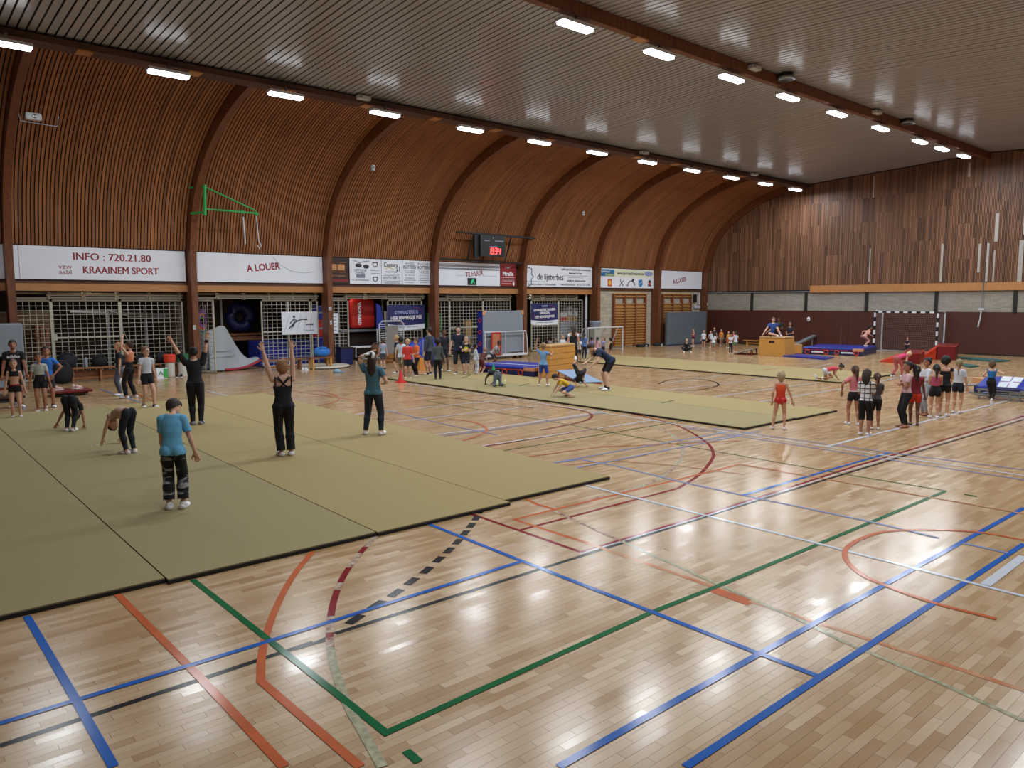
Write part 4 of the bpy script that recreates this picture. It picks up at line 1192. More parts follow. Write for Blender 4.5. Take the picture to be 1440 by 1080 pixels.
MB().lathe((0, 0, 1.1), [(.22, 0), (.33, .4), (.36, .43), (.33, .45)], 12).build('tub', mat('tub_blue', '#9fb0cc', .5), t, smooth=True)
MB().box(-.26, .26, -.2, .2, 0, 1.1).build('cabinet', mat('cabinet_pale', '#a9a69c', .6), t)

# ------------------------------------------------------------------ upright grey mat on its trolley
t = thing('mat_trolley', 'large grey mat standing upright on a white steel trolley', 'mat trolley', (21.3, 26.5, 0), radians(1.5))
t.scale = (.74, 1, .96)
bevel(MB().box(.0, 3.35, .1, .45, .3, 2.28).build('mat_cover', M_GREYV, t), .03)
MB().box(-.03, 0.0, .1, .45, .3, 2.28).build('mat_side', M_BLUEV, t)
for z in (.75, 1.3, 1.85): MB().tube([(-.04, .27+.09*cos(i*pi/5), z+.09*sin(i*pi/5)) for i in range(10)], .022, 5, closed=True).build('air_ring', M_ORANGEV, t)
for x0, x1 in ((-.02, .24), (3.2, 3.4)): bevel(MB().box(x0, x1, .08, .47, 2.08, 2.3).build('corner_patch', mat('corner_leather', '#c08a63'), t), .03)
MB().tube([(-.05, -.05, 1.3), (3.38, -.05, 1.3)], .03, 6).build('top_rail', M_WSTEEL, t)
for x in (.0, 1.68, 3.2): MB().tube([(x, -.05, .22), (x, -.05, 1.3)], .03, 6).build('upright', M_WSTEEL, t)
MB().box(.0, 3.45, -.12, .5, .14, .24).build('base_frame', M_WSTEEL, t)
MB().tube([(3.38, -.05, 1.3), (3.45, -.1, .9), (3.5, -.1, .2)], .03, 6).build('handle', M_WSTEEL, t)
for x in (.3, 3.0):
    for y in (0, .4): MB().tube([(x-.04, y, .08), (x+.04, y, .08)], .08, 8).build('wheel', M_BLACK, t)
t = thing('rebound_frame', 'red framed panel with orange cloth leaning on the mat trolley', 'frame', (21.62, 26.36, .2), radians(1.5))
t.scale = (.85, 1, .88)
for a, b in (((0, 0), (0, 1.15)), ((.62, 0), (.62, 1.15)), ((0, 1.15), (.62, 1.15)), ((0, .03), (.62, .03)), ((0, .38), (.62, .38))): MB().tube([(a[0], 0, a[1]), (b[0], 0, b[1])], .035, 6).build('red_tube', M_REDV, t)
MB().box(.04, .58, -.01, .01, .4, 1.12).build('cloth', mat('orange_cloth', '#a9694a', .7, var=.1), t)

# ------------------------------------------------------------------ big mini-trampoline at the right edge
C1, C2, C3, C4 = (22.511,6.585), (22.547,6.172), (22.985,6.119), (23.006,6.616)
t = thing('mini_trampoline', 'wide trampoline with white bed, purple cross and blue pads', 'trampoline', (*C1, 0))
V3 = lambda p, z: Vector((p[0]-C1[0], p[1]-C1[1], z))
c1, c2, c3, c4 = V3(C1, .36), V3(C2, .36), V3(C3, .6), V3(C4, .6)
u = (c2-c1).normalized(); vv = (c4-c1)
def quadslab(nm, P, h, m, bev=0):
    o = MB().hexa([p-Vector((0, 0, h)) for p in P], P).build(nm, m, t)
    return bevel(o, bev) if bev else o
quadslab('bed', [c1, c2, c3, c4], .02, mat('trampoline_bed', '#c9cdd6', .7))
pl = lambda f, g: c1.lerp(c2, f).lerp(c4.lerp(c3, f), g)+Vector((0, 0, .006))
MP = mat('purple_tape', '#8a6a95', .7)
for P in ([pl(.47, 0), pl(.53, 0), pl(.53, 1), pl(.47, 1)], [pl(0, .46), pl(1, .46), pl(1, .54), pl(0, .54)]): quadslab('cross_tape', P, .004, MP)
quadslab('side_pad', [c1-u*.5-Vector((0, 0, .03)), c1, c4, c4-u*.4-Vector((0, 0, .03))], .06, M_BLUEV, .02)
quadslab('side_pad', [c2, c2+u*.8-Vector((0, 0, .12)), c3+u*.8-Vector((0, 0, .05)), c3], .06, M_BLUEV, .02)
quadslab('front_pad', [c1-vv*.06-u*.1-Vector((0, 0, .04)), c2-vv*.06+u*.1-Vector((0, 0, .04)), c2, c1], .04, M_NAVYV)
for P in ([c1-u*.45, c2+u*.9], [c4-u*.35, c3+u*.9], [c1-u*.45, c4-u*.35], [c2+u*.9, c3+u*.9]):
    MB().tube([(p.x, p.y, .12) for p in P], .035, 6).build('ground_tube', M_GREYST, t)
    MB().tube([(p.x, p.y, p.z-.1) for p in P], .03, 6).build('bed_tube', M_GREYST, t)
for P in (c1-u*.4, c1+u*.3, c2+u*.1, c2+u*.8, c4-u*.3, c3+u*.8):
    MB().tube([(P.x, P.y, 0), (P.x, P.y, P.z-.1)], .03, 6).build('leg', M_GREYST, t)
P = c1-u*.45; MB().tube([(P.x+.0, P.y, .12), (P.x-.25*u.x, P.y-.25*u.y, .2), (P.x-.3*u.x, P.y-.3*u.y, .34), (P.x, P.y, .38)], .03, 6).build('bent_tube', M_GREYST, t)
t2 = crash((24.117,7.662), (23.852,7.218), 1.6, .36, 'blue mat with tan corner patch beside trampoline', 0, None, False)
bevel(MB().box(-.03, .45, -.03, .3, .22, .42).build('corner_patch', mat('corner_leather', '#c08a63'), t2), .02)

# ------------------------------------------------------------------ cones
def cone(x, y, z, h, m, label):
    t = thing('traffic_cone', label, 'cone', (x, y, z))
    MB().box(-h*.36, h*.36, -h*.36, h*.36, 0, h*.07).build('base', m, t)
    MB().lathe((0, 0, h*.06), [(h*.27, 0), (h*.05, h*.94), (h*.03, h*.95)], 14).build('cone', m, t, smooth=False)
cone(*(13.313,20.896), 0, .42, mat('cone_red', '#d2302a', .4), 'small red marker cone on wooden floor by the boys')
cone(*(17.1,20.76), .046, .36, mat('cone_green', '#1f9d4f', .4), 'small green marker cone before the blue crash mat')

# ------------------------------------------------------------------ items along the left wall
BXa, BXb = (5.059,0.664)[0], (8.957,0.452)[0]
t = bench('long brown wooden bench in front of the leftmost gates', (BXa, 28.25), (BXb-.9, 28.25), .34, .48, M_BENCH, 4)
MB().box(.1, BXb-BXa-.1, .1, .13, .06, .36).build('back_plank', M_BENCH, t)
def bag(label, x, y, z, w, h, col, strap='#2b2b33'):
    t = thing('sports_bag', label, 'bag', (x, y, z))
    mb = MB(); n = 6
    o = MB().ell((0, 0, h*.46), (w*.5, w*.3, h*.52), 5).build('body', mat('bag_'+col[1:], col, .85, var=.15), t, smooth=True)
    o.data.vertices.foreach_set('co', [c if (i % 3 != 2) else max(0, c) for i, c in enumerate([q for v in o.data.vertices for q in v.co])])
    MB().tube([(-w*.25, -.1, h*.7), (-w*.1, -w*.3, h*1.05), (w*.15, -w*.3, h*1.0), (w*.25, -.1, h*.65)], .018, 4).build('strap', mat('strap_'+strap[1:], strap, .8), t)
bz = .482
for lab, x, w, h, c in (('dark backpack with pale stripe at the left end of long bench', 5.2, .6, .55, '#1d1d28'), ('black sports bag on the long bench beside the bottle', 6.15, .5, .42, '#17171c'),
                        ('dark grey duffel bag on the middle of the long bench', 6.85, .55, .34, '#2a2a30'), ('black bag on the bench with a slanting strap', 7.5, .5, .4, '#1b1b20'),
                        ('dark rucksack at the right end of the long bench', 8.15, .45, .42, '#202028')):
    bag(lab, x, 28.3, bz, w, h, c)
bag('big dark coat heap on the floor at the bench end', 4.95, 27.95, 0, .7, .75, '#16161c', '#4a4a55')
t = thing('water_bottle', 'clear grey water bottle standing on the long bench', 'bottle', (5.72, 28.2, bz))
MB().lathe((0, 0, 0), [(.05, 0), (.055, .02), (.055, .24), (.025, .3), (.025, .33)], 10).build('bottle', mat('bottle_grey', '#8d97a3', .2), t, smooth=True); MB().lathe((0, 0, .33), [(.03, 0), (.03, .04)], 8).build('cap', M_BLACK, t)
def shoes(label, x, y, z, col, a=0, L=.26, group=None):
    t = thing('pair_of_shoes', label, 'shoes', (x, y, z), a, group)
    for s in (-1, 1):
        mb = MB().ell((0, s*.07, .045), (L/2, .045, .045), 4).ell((-L*.22, s*.07, .075), (L*.22, .04, .05), 4)
        mb.build('shoe', mat('shoe_'+col[1:], col, .6), t, smooth=True)
        MB().box(-L/2, L/2, s*.07-.04, s*.07+.04, 0, .015).build('sole', M_TEXTW, t)
shoes('white trainers with dark stripes on the floor under long bench', 6.55, 27.7, 0, '#d8dadf', 1.2, .36)
shoes('black shoes on the floor under the long bench', 7.5, 27.8, 0, '#26262a', 1.3)
shoes('pale pink shoes on the red dolly, left pair', 4.2, 24.5, .165, '#cfa9a0', .4)
shoes('pale pink shoes on the red dolly, right pair', 4.7, 24.5, .165, '#d6b5aa', .5)
shoes('dark shoes under the bench end beside the bins', 8.5, 27.7, 0, '#1c1c20', 1.4)
shoes('white shoes under the small wooden stool', 13.0, 27.2, 0, '#dfe1e6', .7, .3)
def dolly(label, x0, x1, y0, y1, m):
    t = thing('low_dolly', label, 'dolly', (x0, y0, 0))
    w, d = x1-x0, y1-y0
    bevel(MB().box(0, w, 0, d, .1, .16).build('deck', m, t), .01)
    MB().box(.1, w-.1, .1, d-.1, .05, .1).build('underframe', M_BLACK, t)
    for x in (.2, w-.2):
        for y in (.12, d-.12): MB().tube([(x-.02, y, .05), (x+.02, y, .05)], .05, 8).build('wheel', M_BLACK, t)
dolly('low red dolly on black wheels before the long bench', 3.95, 5.0, 24.0, 24.8, M_DREDV)
dolly('low dark dolly behind the girls at the left picture edge', 1.9, 3.3, 23.6, 24.5, mat('dolly_brown', '#3a2016', .5))
def bin_(label, px, lid, y=28.0):
    x = px
    t = thing('waste_bin', label, 'bin', (x, y, 0))
    MB().lathe((0, 0, 0), [(.14, 0), (.15, .02), (.16, .6), (.15, .62)], 14).build('body', mat('bin_white', '#c9c5ba', .5), t, smooth=False)
    o = MB().lathe((0, 0, .52), [(.17, 0), (.2, .02), (.215, .25), (.18, .28)], 12).build('lid', mat('lid_'+lid[1:], lid, .5), t, smooth=False)
bin_('white waste bin with bright red lid right of the bench', (8.301,0.38)[0], '#d8412c')
bin_('white waste bin with dark green lid beside second column', (8.734,0.355)[0], '#1c6a44')
t = thing('carrier_bag', 'white and green carrier bag standing before the bins', 'bag', ((7.748,0.117)[0], 27.6, 0))
MB().hexa([(0, 0, 0), (.34, 0, 0), (.34, .16, 0), (0, .16, 0)], [(-.02, .02, .36), (.36, .02, .36), (.36, .14, .36), (-.02, .14, .36)]).build('bag_body', M_WHITEP, t)
MB().box(.22, .35, -.006, 0, .02, .34).build('green_side', mat('bag_green', '#3fae52', .5), t); MB().tube([(.05, -.01, .1), (.12, -.01, .25), (.2, -.01, .12)], .015, 4).build('print', M_GREEN, t)

# ------------------------------------------------------------------ inside the store rooms
t = thing('steel_goal_frame', 'grey steel goal frame stored behind the leftmost gates', 'goal', (7.0, 30.6, 0))
MB().tube([(0, 0, 0), (0, 0, 2.35)], .06, 6).build('post', M_GREYST, t); MB().tube([(-1.2, 0, 2.3), (2.2, .1, 2.15)], .05, 6).build('top_bar', M_GREYST, t)
MB().tube([(0, 0, 2.35), (.7, -.2, 2.1), (2.0, -.1, 2.1)], .04, 6).build('brace', M_GREYST, t)
for x in (1.35, 2.6, 3.6): MB().tube([(x, .3, 0), (x, .3, 2.5)], .045, 6).build('post', M_GREYST, t)
MB().tube([(.4, 0, 1.9), (.7, 0, 1.0)], .02, 5).build('strap', M_GREYST, t)
t = thing('steel_rack', 'grey metal shelving stored at the right of the leftmost bay', 'rack', (9.4, 31.2, 0))
for x in (0, 1.3):
    for y in (0, .6): MB().tube([(x, y, 0), (x, y, 2.5)], .035, 5).build('upright', M_GREYST, t)
for z in (.6, 1.3, 2.0): MB().box(0, 1.3, 0, .6, z, z+.04).build('shelf', M_DARK, t)
t = thing('timber_stack', 'tan boards stacked behind the leftmost gate leaf', 'boards', (5.2, 30.2, 0))
for k in range(4): MB().box(-.55+.15*k, -.45+.15*k+.02, 0, .8, 0, 1.85-.05*k).build('board', mat('old_board', '#6b4a33', .8, var=.1), t)
# curved grey crash mat with red edge
t = thing('curved_mat', 'big grey crash mat with red edge slumped in the second bay', 'mat', (10.1, 28.75, 0))
Pt = [(0.0, .05), (.0, 1.6), (.7, 1.85)]
A = []
n = 14
ox = 10.1
tp_ = [(9.942,1.487), (10.155,1.561), (10.45,1.66), (10.666,1.708), (10.87,1.407), (11.124,0.964), (11.387,0.596), (11.66,0.403), (12.004,0.455)]
bt_ = [(9.879,0.082), (10.088,0.07), (10.38,0.052), (10.594,0.039), (10.811,0.039), (11.086,0.05), (11.366,0.088), (11.65,0.168), (11.998,0.316)]
top = catmull([(p[0]-ox, max(.05, p[1])) for p in tp_], 3)
bot = catmull([(p[0]-ox, max(0, p[1])) for p in bt_], 3)
mb = MB(); mr_ = MB()
for i in range(len(top)-1):
    (xa, za), (xb, zb) = top[i], top[i+1]; ba, bb = bot[i][1], bot[i+1][1]
    ya = .0+.35*math.sin(i/len(top)*pi*.6); yb = .0+.35*math.sin((i+1)/len(top)*pi*.6)
    za = max(za, ba+.02); zb = max(zb, bb+.02)
    mb.hexa([(xa, ya-.1, ba), (xb, yb-.1, bb), (xb, yb+.35, bb), (xa, ya+.35, ba)], [(xa, ya+.15, za), (xb, yb+.15, zb), (xb, yb+.5, zb), (xa, ya+.5, za)])
    if i > 4: mr_.hexa([(xa, ya-.14, ba-.0), (xb, yb-.14, bb-.0), (xb, yb+.1, bb-.0), (xa, ya+.1, ba-.0)], [(xa, ya-.13, ba+.07), (xb, yb-.13, bb+.07), (xb, yb+.1, bb+.07), (xa, ya+.1, ba+.07)])
mb.build('grey_cover', mat('light_grey_vinyl', '#9ba1a8', .55, var=.06, scale=1.5), t); mr_.build('red_edge', mat('crimson_edge', '#a31f38', .5), t)
for z in (.5, .72): MB().tube([(-.05, -.02, z*1.1), (.4, .1, z+.05), (.9, .2, z+.1)], .012, 4).build('crease', M_GREYV, t)
t = thing('mat_shelf', 'wooden shelf carrying the blue ring mat, second bay', 'shelf', (11.3, 31.2, 0))
MB().box(0, 1.9, 0, .9, 1.25, 1.33).build('shelf_board', M_BENCH, t); MB().box(0, 1.9, -.02, 0, 1.05, 1.2).build('front_rail', M_BENCH, t)
for x in (.05, 1.85): MB().box(x-.04, x+.04, 0, .06, 0, 2.9).build('post', M_GREYST, t)
t = thing('foam_ring', 'dark blue foam ring mat lying upright on shelf', 'foam ring', (12.25, 31.6, 1.34+.66))
o = MB().tube([(.42*cos(k*pi/10), 0, .42*sin(k*pi/10)) for k in range(20)], .22, 8, closed=True).build('ring', M_NAVYV, t, smooth=True); MB().tube([(-.05, .1, 0), (.05, .25, 0)], .2, 8).build('hollow_back', M_DARK, t)
t = thing('hoop_rack', 'bundle of coloured hoops hanging beside the second column', 'hoops', (9.72, 29.0, 1.75))
for k, c in enumerate(('#7a4a9a', '#8a5ab0', '#c24a3a', '#d99a3c', '#4a6ab0', '#5aa060')): MB().tube([(.12+.22*cos(i*pi/6)*.6, .02*k, .3+.3*sin(i*pi/6)-.06*k) for i in range(12)], .022, 4, closed=True).build('hoop', mat('hoop_'+c[1:], c, .5), t)
MB().lathe((.1, .0, -1.6), [(.2, 0), (.22, 1.3), (.2, 1.32)], 10).build('barrel', M_GREYV, t)
# poster on the second bay gate
t = thing('gym_poster', 'white banner with a leaping gymnast drawing on the mesh gate', 'banner', ((12.997,1.761)[0], 29.15, (12.98,1.305)[1]))
w = (14.544,1.729)[0]-(12.997,1.761)[0]; h = .92
bevel(MB().box(0, w, 0, .015, 0, h).build('sheet', M_WHITEP, t), .004, 1)
fg = MB().tube([(.3, -.01, .25), (.55, -.01, .5), (.85, -.01, .62), (1.1, -.01, .6)], .025, 4).tube([(.35, -.01, .45), (.5, -.01, .62), (.65, -.01, .56)], .022, 4).ell((.52, -.01, .72), (.045, .006, .05), 4).tube([(.55, -.01, .5), (.45, -.01, .3)], .025, 4)
fg.build('gymnast_drawing', M_TEXTD, t)
for k in range(9): MB().tube([(.1+.28*k, -.006, .12+.05*(k % 3)), (.2+.26*k, -.006, .4), (.35+.24*k, -.006, .8-.06*(k % 2))], .006, 3).build('brush_line', M_TEXTG, t)
text('lettering', 'turnclub', .1, face_my(1.2, -.012, .4), M_TEXTD, t, .002); text('lettering', 'KRAAINEM', .08, face_my(1.2, -.012, .15), M_TEXTG, t, 0)
t = thing('small_poster', 'narrow white sheet on the mesh panel right of third column', 'poster', (15.0, 29.15, (15.238,1.295)[1]))
bevel(MB().box(0, .5, 0, .015, 0, .85).build('sheet', M_WHITEP, t), .004, 1)
for k in range(5): MB().box(.08, .42, -.004, 0, .12+.14*k, .15+.14*k).build('printed_rule', M_TEXTG, t)
# stacked blue mats behind it
for k in range(4):
    t = thing('stored_mat', 'blue gym mat in the low stack behind the gymnast poster, %s' % ['at the bottom', 'second from the bottom', 'third from the bottom', 'on top'][k], 'mat', (12.3, 29.75, .02+.255*k), group='blue mats stacked in the second bay')
    bevel(MB().box(0, 2.2, 0, 1.2, 0, .25).build('cover', M_BLUEV, t), .03); MB().tube([(0, -.01, .13), (2.2, -.01, .13)], .012, 4).build('piping', M_GREYV, t)
# stool with backpack, flat disc
t = thing('wooden_stool', 'small pine bench carrying the blue backpack, left of the third column', 'stool', (13.25, 27.35, 0), .1)
MB().box(0, 1.0, -.17, .17, .42, .47).build('seat', M_BENCH, t)
for x in (.1, .9):
    for y in (-.12, .12): MB().box(x-.035, x+.035, y-.035, y+.035, 0, .42).build('leg', M_VWOOD, t)
t = bench('dark wooden bench behind the small pine bench', (11.6, 28.0), (13.4, 28.0), .3, .42, M_BENCH, 3)
bag('bright blue backpack lying on the small pine bench', 13.8, 27.35, .475, .75, .42, '#2f74c4', '#1d2a5a')
t = thing('round_platform', 'flat pale round platform lying behind the stool', 'platform', (14.2, 28.0, 0))
MB().lathe((0, 0, 0), [(1.0, .0), (1.02, .06), (1.0, .09)], 24).build('disc', mat('pale_rim', '#c9c2b2', .5), t); MB().lathe((0, 0, -.0), [(1.04, 0), (1.04, .03)], 24).build('black_rim', M_BLACK, t)
t = thing('blue_cap', 'small pale blue cap lying on the floor by the third column', 'cap', (13.459,25.499))
MB().ell((0, 0, .05), (.17, .14, .09), 4).build('crown', mat('cap_blue', '#7fa0b8', .8), t, smooth=True); MB().ell((.15, -.1, .02), (.14, .11, .015), 4).build('visor', mat('cap_blue', '#7fa0b8'), t)
t = thing('storage_box', 'dark blue plastic container behind the third column', 'container', (15.2, 28.4, 0))
bevel(MB().box(0, .55, 0, .5, 0, .7).build('body', M_NAVYV, t), .03); MB().box(-.02, .57, -.02, .52, .68, .74).build('lid', M_BLACK, t)
t = thing('white_trestle', 'white framed low trestle beside the blue container', 'trestle', (15.95, 28.5, 0))
MB().tube([(0, 0, 0), (0, 0, .7), (1.3, 0, .7), (1.3, 0, 0)], .035, 5).build('frame', M_WSTEEL, t); MB().tube([(0, 0, .2), (1.3, 0, .2)], .03, 5).build('lower_bar', M_WSTEEL, t); MB().tube([(.0, .5, 0), (0, .5, .7), (1.3, .5, .7), (1.3, .5, 0)], .035, 5).build('rear_frame', M_WSTEEL, t)
t = bench('dark brown bench in front of the red mat opening', (16.0, 27.9), (18.2, 27.9), .32, .42, M_BENCH, 2)
bag('brown leather bag on the dark brown bench', 16.6, 27.95, .425, .5, .5, '#5b3f2a', '#3a281c')
t = thing('red_mat', 'tall red mat with white vertical lettering inside third bay', 'mat', ((16.597,1.825)[0], 30.0, 1.4))
w = (17.818,1.804)[0]-(16.597,1.825)[0]
bevel(MB().box(0, w, 0, .3, .05, 1.35).build('cover', M_REDV, t), .12, 3)
text('lettering', 'GYMNOVA', .2, Matrix.Translation((.42, -.01, .7)) @ Matrix.Rotation(pi/2, 4, 'X') @ Matrix.Rotation(pi/2, 4, 'Z'), M_TEXTW, t, .01)
t = thing('mat_rack', 'dark steel rack under the red mat', 'rack', (16.0, 30.0, 0))
MB().box(0, 2.2, 0, .6, 1.3, 1.4).build('shelf', M_GREYST, t)
for x in (0, 2.2): MB().box(x-.04, x+.04, 0, .06, 0, 2.8).build('post', M_GREYST, t)
MB().box(.0, 2.2, .3, .6, .2, 1.2).build('dark_load', mat('dark_load', '#241612', .8), t)
for i, (x, y, z) in enumerate(((17.35, 28.9, .1), (17.45, 29.25, .55))):
    t = thing('folded_trampoline', 'mini trampoline stood upright in the third bay, %s' % ['front one with grey springs', 'rear one with blue pads higher'][i], 'trampoline', (x, y, z))
    w, h = 1.25, 1.55
    if i == 0:
        MB().tube([(-.0, 0, 0), (0, 0, h), (.15, 0, h+.12), (w-.15, 0, h+.12), (w, 0, h), (w, 0, 0), (.1, 0, -.08)], .035, 6).build('frame', M_WSTEEL, t)
        MB().box(.3, w-.3, -.01, .01, .15, h-.1).build('bed', mat('bed_grey', '#837d7a', .8), t)
        mb = MB()
        for k in range(16):
            z_ = .1+k*.095; mb.box(.03, .3, -.012, .012, z_, z_+.02); mb.box(w-.3, w-.03, -.012, .012, z_, z_+.02)
        tag(mb.build('springs', M_WSTEEL, t), kind='stuff')
        MB().box(.3, w-.3, -.03, .03, 0, .14).build('lower_pad', M_BLUEV, t)
    else:
        MB().hexa([(0, 0, .9), (.4, 0, .9), (.4, .06, .9), (0, .06, .9)], [(0, 0, 2.0), (.18, 0, 1.9), (.18, .06, 1.9), (0, .06, 2.0)]).build('side_pad', M_BLUEV, t)
        MB().hexa([(w-.35, 0, .9), (w, 0, .9), (w, .06, .9), (w-.35, .06, .9)], [(w-.15, 0, 1.9), (w, 0, 2.0), (w, .06, 2.0), (w-.15, .06, 1.9)]).build('side_pad', M_BLUEV, t)
        MB().box(.38, w-.35, 0, .03, .9, 1.65).build('bed', mat('bed_grey', '#837d7a'), t); MB().tube([(.0, 0, .9), (0, 0, 0)], .03, 5).tube([(w, 0, .9), (w, 0, 0)], .03, 5).build('frame', M_WSTEEL, t)
def navy_banner(px0, px1, y, z, lines, label, group=None):
    t = thing('navy_banner', label, 'banner', (px0, y, z))
    w = px1-px0
    n = 10; V = []; F = []
    def wav(u): return -.03*math.sin(u*pi)*1.0
    for nm, za, zb, m in (('blue_field', .2, 1.05, mat('banner_navy', '#20265f', .5, var=.04)), ('white_strip', -.02, .2, M_WHITEP)):
        mb = MB()
        for k in range(n):
            a, b = k/n, (k+1)/n
            mb.hexa([(a*w, 0, za+wav(a)*2), (b*w, 0, za+wav(b)*2), (b*w, .012, za+wav(b)*2), (a*w, .012, za+wav(a)*2)], [(a*w, 0, zb+(wav(a)*2 if nm == 'white_strip' else 0)), (b*w, 0, zb+(wav(b)*2 if nm == 'white_strip' else 0)), (b*w, .012, zb+(wav(b)*2 if nm == 'white_strip' else 0)), (a*w, .012, zb+(wav(a)*2 if nm == 'white_strip' else 0))])
        mb.build(nm, m, t)
    for i, (s, sz, zz) in enumerate(lines): text('lettering', s, sz, face_my(w*.5, -.01, zz, 2), M_TEXTW if i else mat('lilac_text', '#9aa0cc', .5), t, .006, sx=.9)
    MP = mat('banner_pink', '#8c3a5c', .5)
    MB().tube([(.05, -.008, .3), (.2, -.008, .5), (.35, -.008, .35), (.6, -.008, .28), (1.0, -.008, .22)], .012, 4).build('pink_curve', MP, t)
    MB().tube([(w-.6, -.008, .95), (w-.25, -.008, .9), (w-.1, -.008, .65), (w-.3, -.008, .5)], .012, 4).build('pink_curve', MP, t)
    text('lettering', 'sport vlaanderen   gymfed   kraainem', .08, face_my(w*.5, -.012, .07), M_TEXTG, t)
navy_banner((17.934,1.817)[0], (19.911,1.782)[0], 29.155, 1.42, (('GYMNASTIEK IS', .2, .72), ('HIER BEWEEG JE MEE', .2, .48)), 'navy gym banner hanging on the mesh gate behind the boys')
navy_banner((26.566,1.665)[0], (28.471,1.632)[0], 29.155, 1.46, (('TURNEN', .12, .92), ('GYMNASTIEK DANSEN', .17, .72), ('SPRINGEN', .17, .55), ('HIER BEWEEG JE MEE', .17, .36)), 'navy gym banner on the fifth bay gate above the girls')
t = thing('rolled_mats', 'bulging blue bag of rolled mats before the fourth column', 'mat roll', (*(17.214,25.41), 0))
MB().hexa([(-.75, -.3, .2), (.75, -.3, .2), (.75, .3, .2), (-.75, .3, .2)], [(-.75, -.1, .95), (.55, -.1, 1.3), (.6, .2, 1.3), (-.7, .2, .95)]).build('cover', M_BLUEV, t)
bevel(t.children[0], .15, 3)
for x in (-.2, .15): MB().tube([(x, -.33, .25), (x+.05, -.28, .7), (x+.15, -.14, 1.12)], .015, 4).build('strap', M_GREYV, t)
MB().box(-.7, .7, -.25, .25, .05, .22).build('cart', M_BLACK, t)
for x in (-.5, .5): MB().tube([(x-.02, -.2, .05), (x+.02, -.2, .05)], .05, 8).build('wheel', M_BLACK, t)
t = thing('orange_box', 'small orange wooden box behind the orange-shirted boy', 'box', (*(16.597,24.65), 0), .3)
MB().box(-.2, .2, -.15, .15, 0, .42).build('body', mat('orange_wood', '#d08a3c', .5), t); MB().tube([(-.08, 0, .42), (0, 0, .54), (.08, 0, .42)], .02, 5).build('handle', M_VWOOD, t)
t = thing('tan_box', 'tan cardboard box at the foot of the banner gate', 'box', (*(17.722,28.415), 0), .1)
MB().box(-.35, .3, -.15, .15, 0, .32).build('body', M_VWOOD, t); MB().box(-.37, .32, -.17, .17, .3, .34).build('lid', M_VTOP, t)
# fourth bay: trolley with wheels
t = thing('equipment_cart', 'grey tubular equipment cart with wheels behind trainer', 'cart', (21.3, 27.6, 0))
MB().tube([(0, 0, .3), (2.6, 0, .3), (2.6, .6, .3), (0, .6, .3)], .03, 5, closed=True).build('bottom_frame', M_GREYST, t)
MB().tube([(0, 0, .3), (.0, 0, 1.0), (1.2, 0, .9), (2.6, 0, 1.3)], .025, 5).build('side_tube', M_WSTEEL, t)
for x in (.3, 1.3, 2.3): MB().tube([(x+.3*cos(k*pi/6), -.03, .32+.3*sin(k*pi/6)) for k in range(12)], .02, 5, closed=True).build('wheel', M_GREYST, t)
MB().tube([(.6, 0, .4), (1.4, .1, 1.1)], .025, 5).build('lever', M_GREYST, t)
# stored things behind bays 3-5
stored = [('stored_mat', 'bright blue roll stored high behind third bay mesh', 'mat', (14.95, 30.4, 1.86), (.85, .5, .6), M_BLUEV), ('stored_mat', 'red pad stored behind the third bay mesh', 'mat', (14.95, 30.4, 1.105), (.85, .4, .75), M_REDV),
          ('stored_mat', 'blue pads low behind the third bay mesh', 'mat', (14.95, 30.3, 0), (.95, .5, 1.1), M_BLUEV), ('stored_crate', 'tall green locker behind the fourth bay mesh', 'locker', (20.8, 30.2, 0), (.9, .3, 2.1), mat('crate_green', '#3d6b42', .6)),
          ('stored_crate', 'dark red sports trunk behind the fourth bay mesh', 'crate', (22.8, 31, 0), (1.6, .6, .9), mat('trunk_red', '#4a2320', .7)), ('stored_crate', 'grey sports trunk behind the fourth bay mesh', 'crate', (20.6, 31.0, 0), (1.5, .6, .8), mat('trunk_grey', '#4a4a48', .7)),
          ('stored_carton', 'tan cardboard panel standing behind the fourth bay mesh', 'carton', (22.9, 29.9, 0), (.35, .3, 1.7), M_VTOP)]
for nm, lab, cat, p, s, m in stored:
    t = thing(nm, lab, cat, p)
    bevel(MB().box(0, s[0], 0, s[1], 0, s[2]).build('body', m, t), .04); MB().box(.02, s[0]-.02, -.01, .02, s[2]*.45, s[2]*.55).build('band', M_GREYV, t)
t = thing('shelf_unit', 'white sheeted shelf unit in the fifth bay', 'shelf', ((29.465,0.816)[0], 30.0, 0))
w = 1.55
for z in (.1, .75, 1.45, 2.35): MB().box(0, w, 0, .6, z, z+.04).build('shelf_board', M_WSTEEL, t)
for x in (0, w): MB().box(x-.03, x+.03, 0, .6, 0, 2.6).build('side', M_GREYST, t)
MB().box(.05, .75, -.02, .0, .2, 1.4).build('sheet', mat('pale_sheet', '#8f95a3', .8, var=.05), t); MB().box(.8, 1.5, -.02, .0, .5, 1.4).build('sheet', mat('pale_sheet', '#8f95a3'), t)
xs = (29.465,0.816)[0]
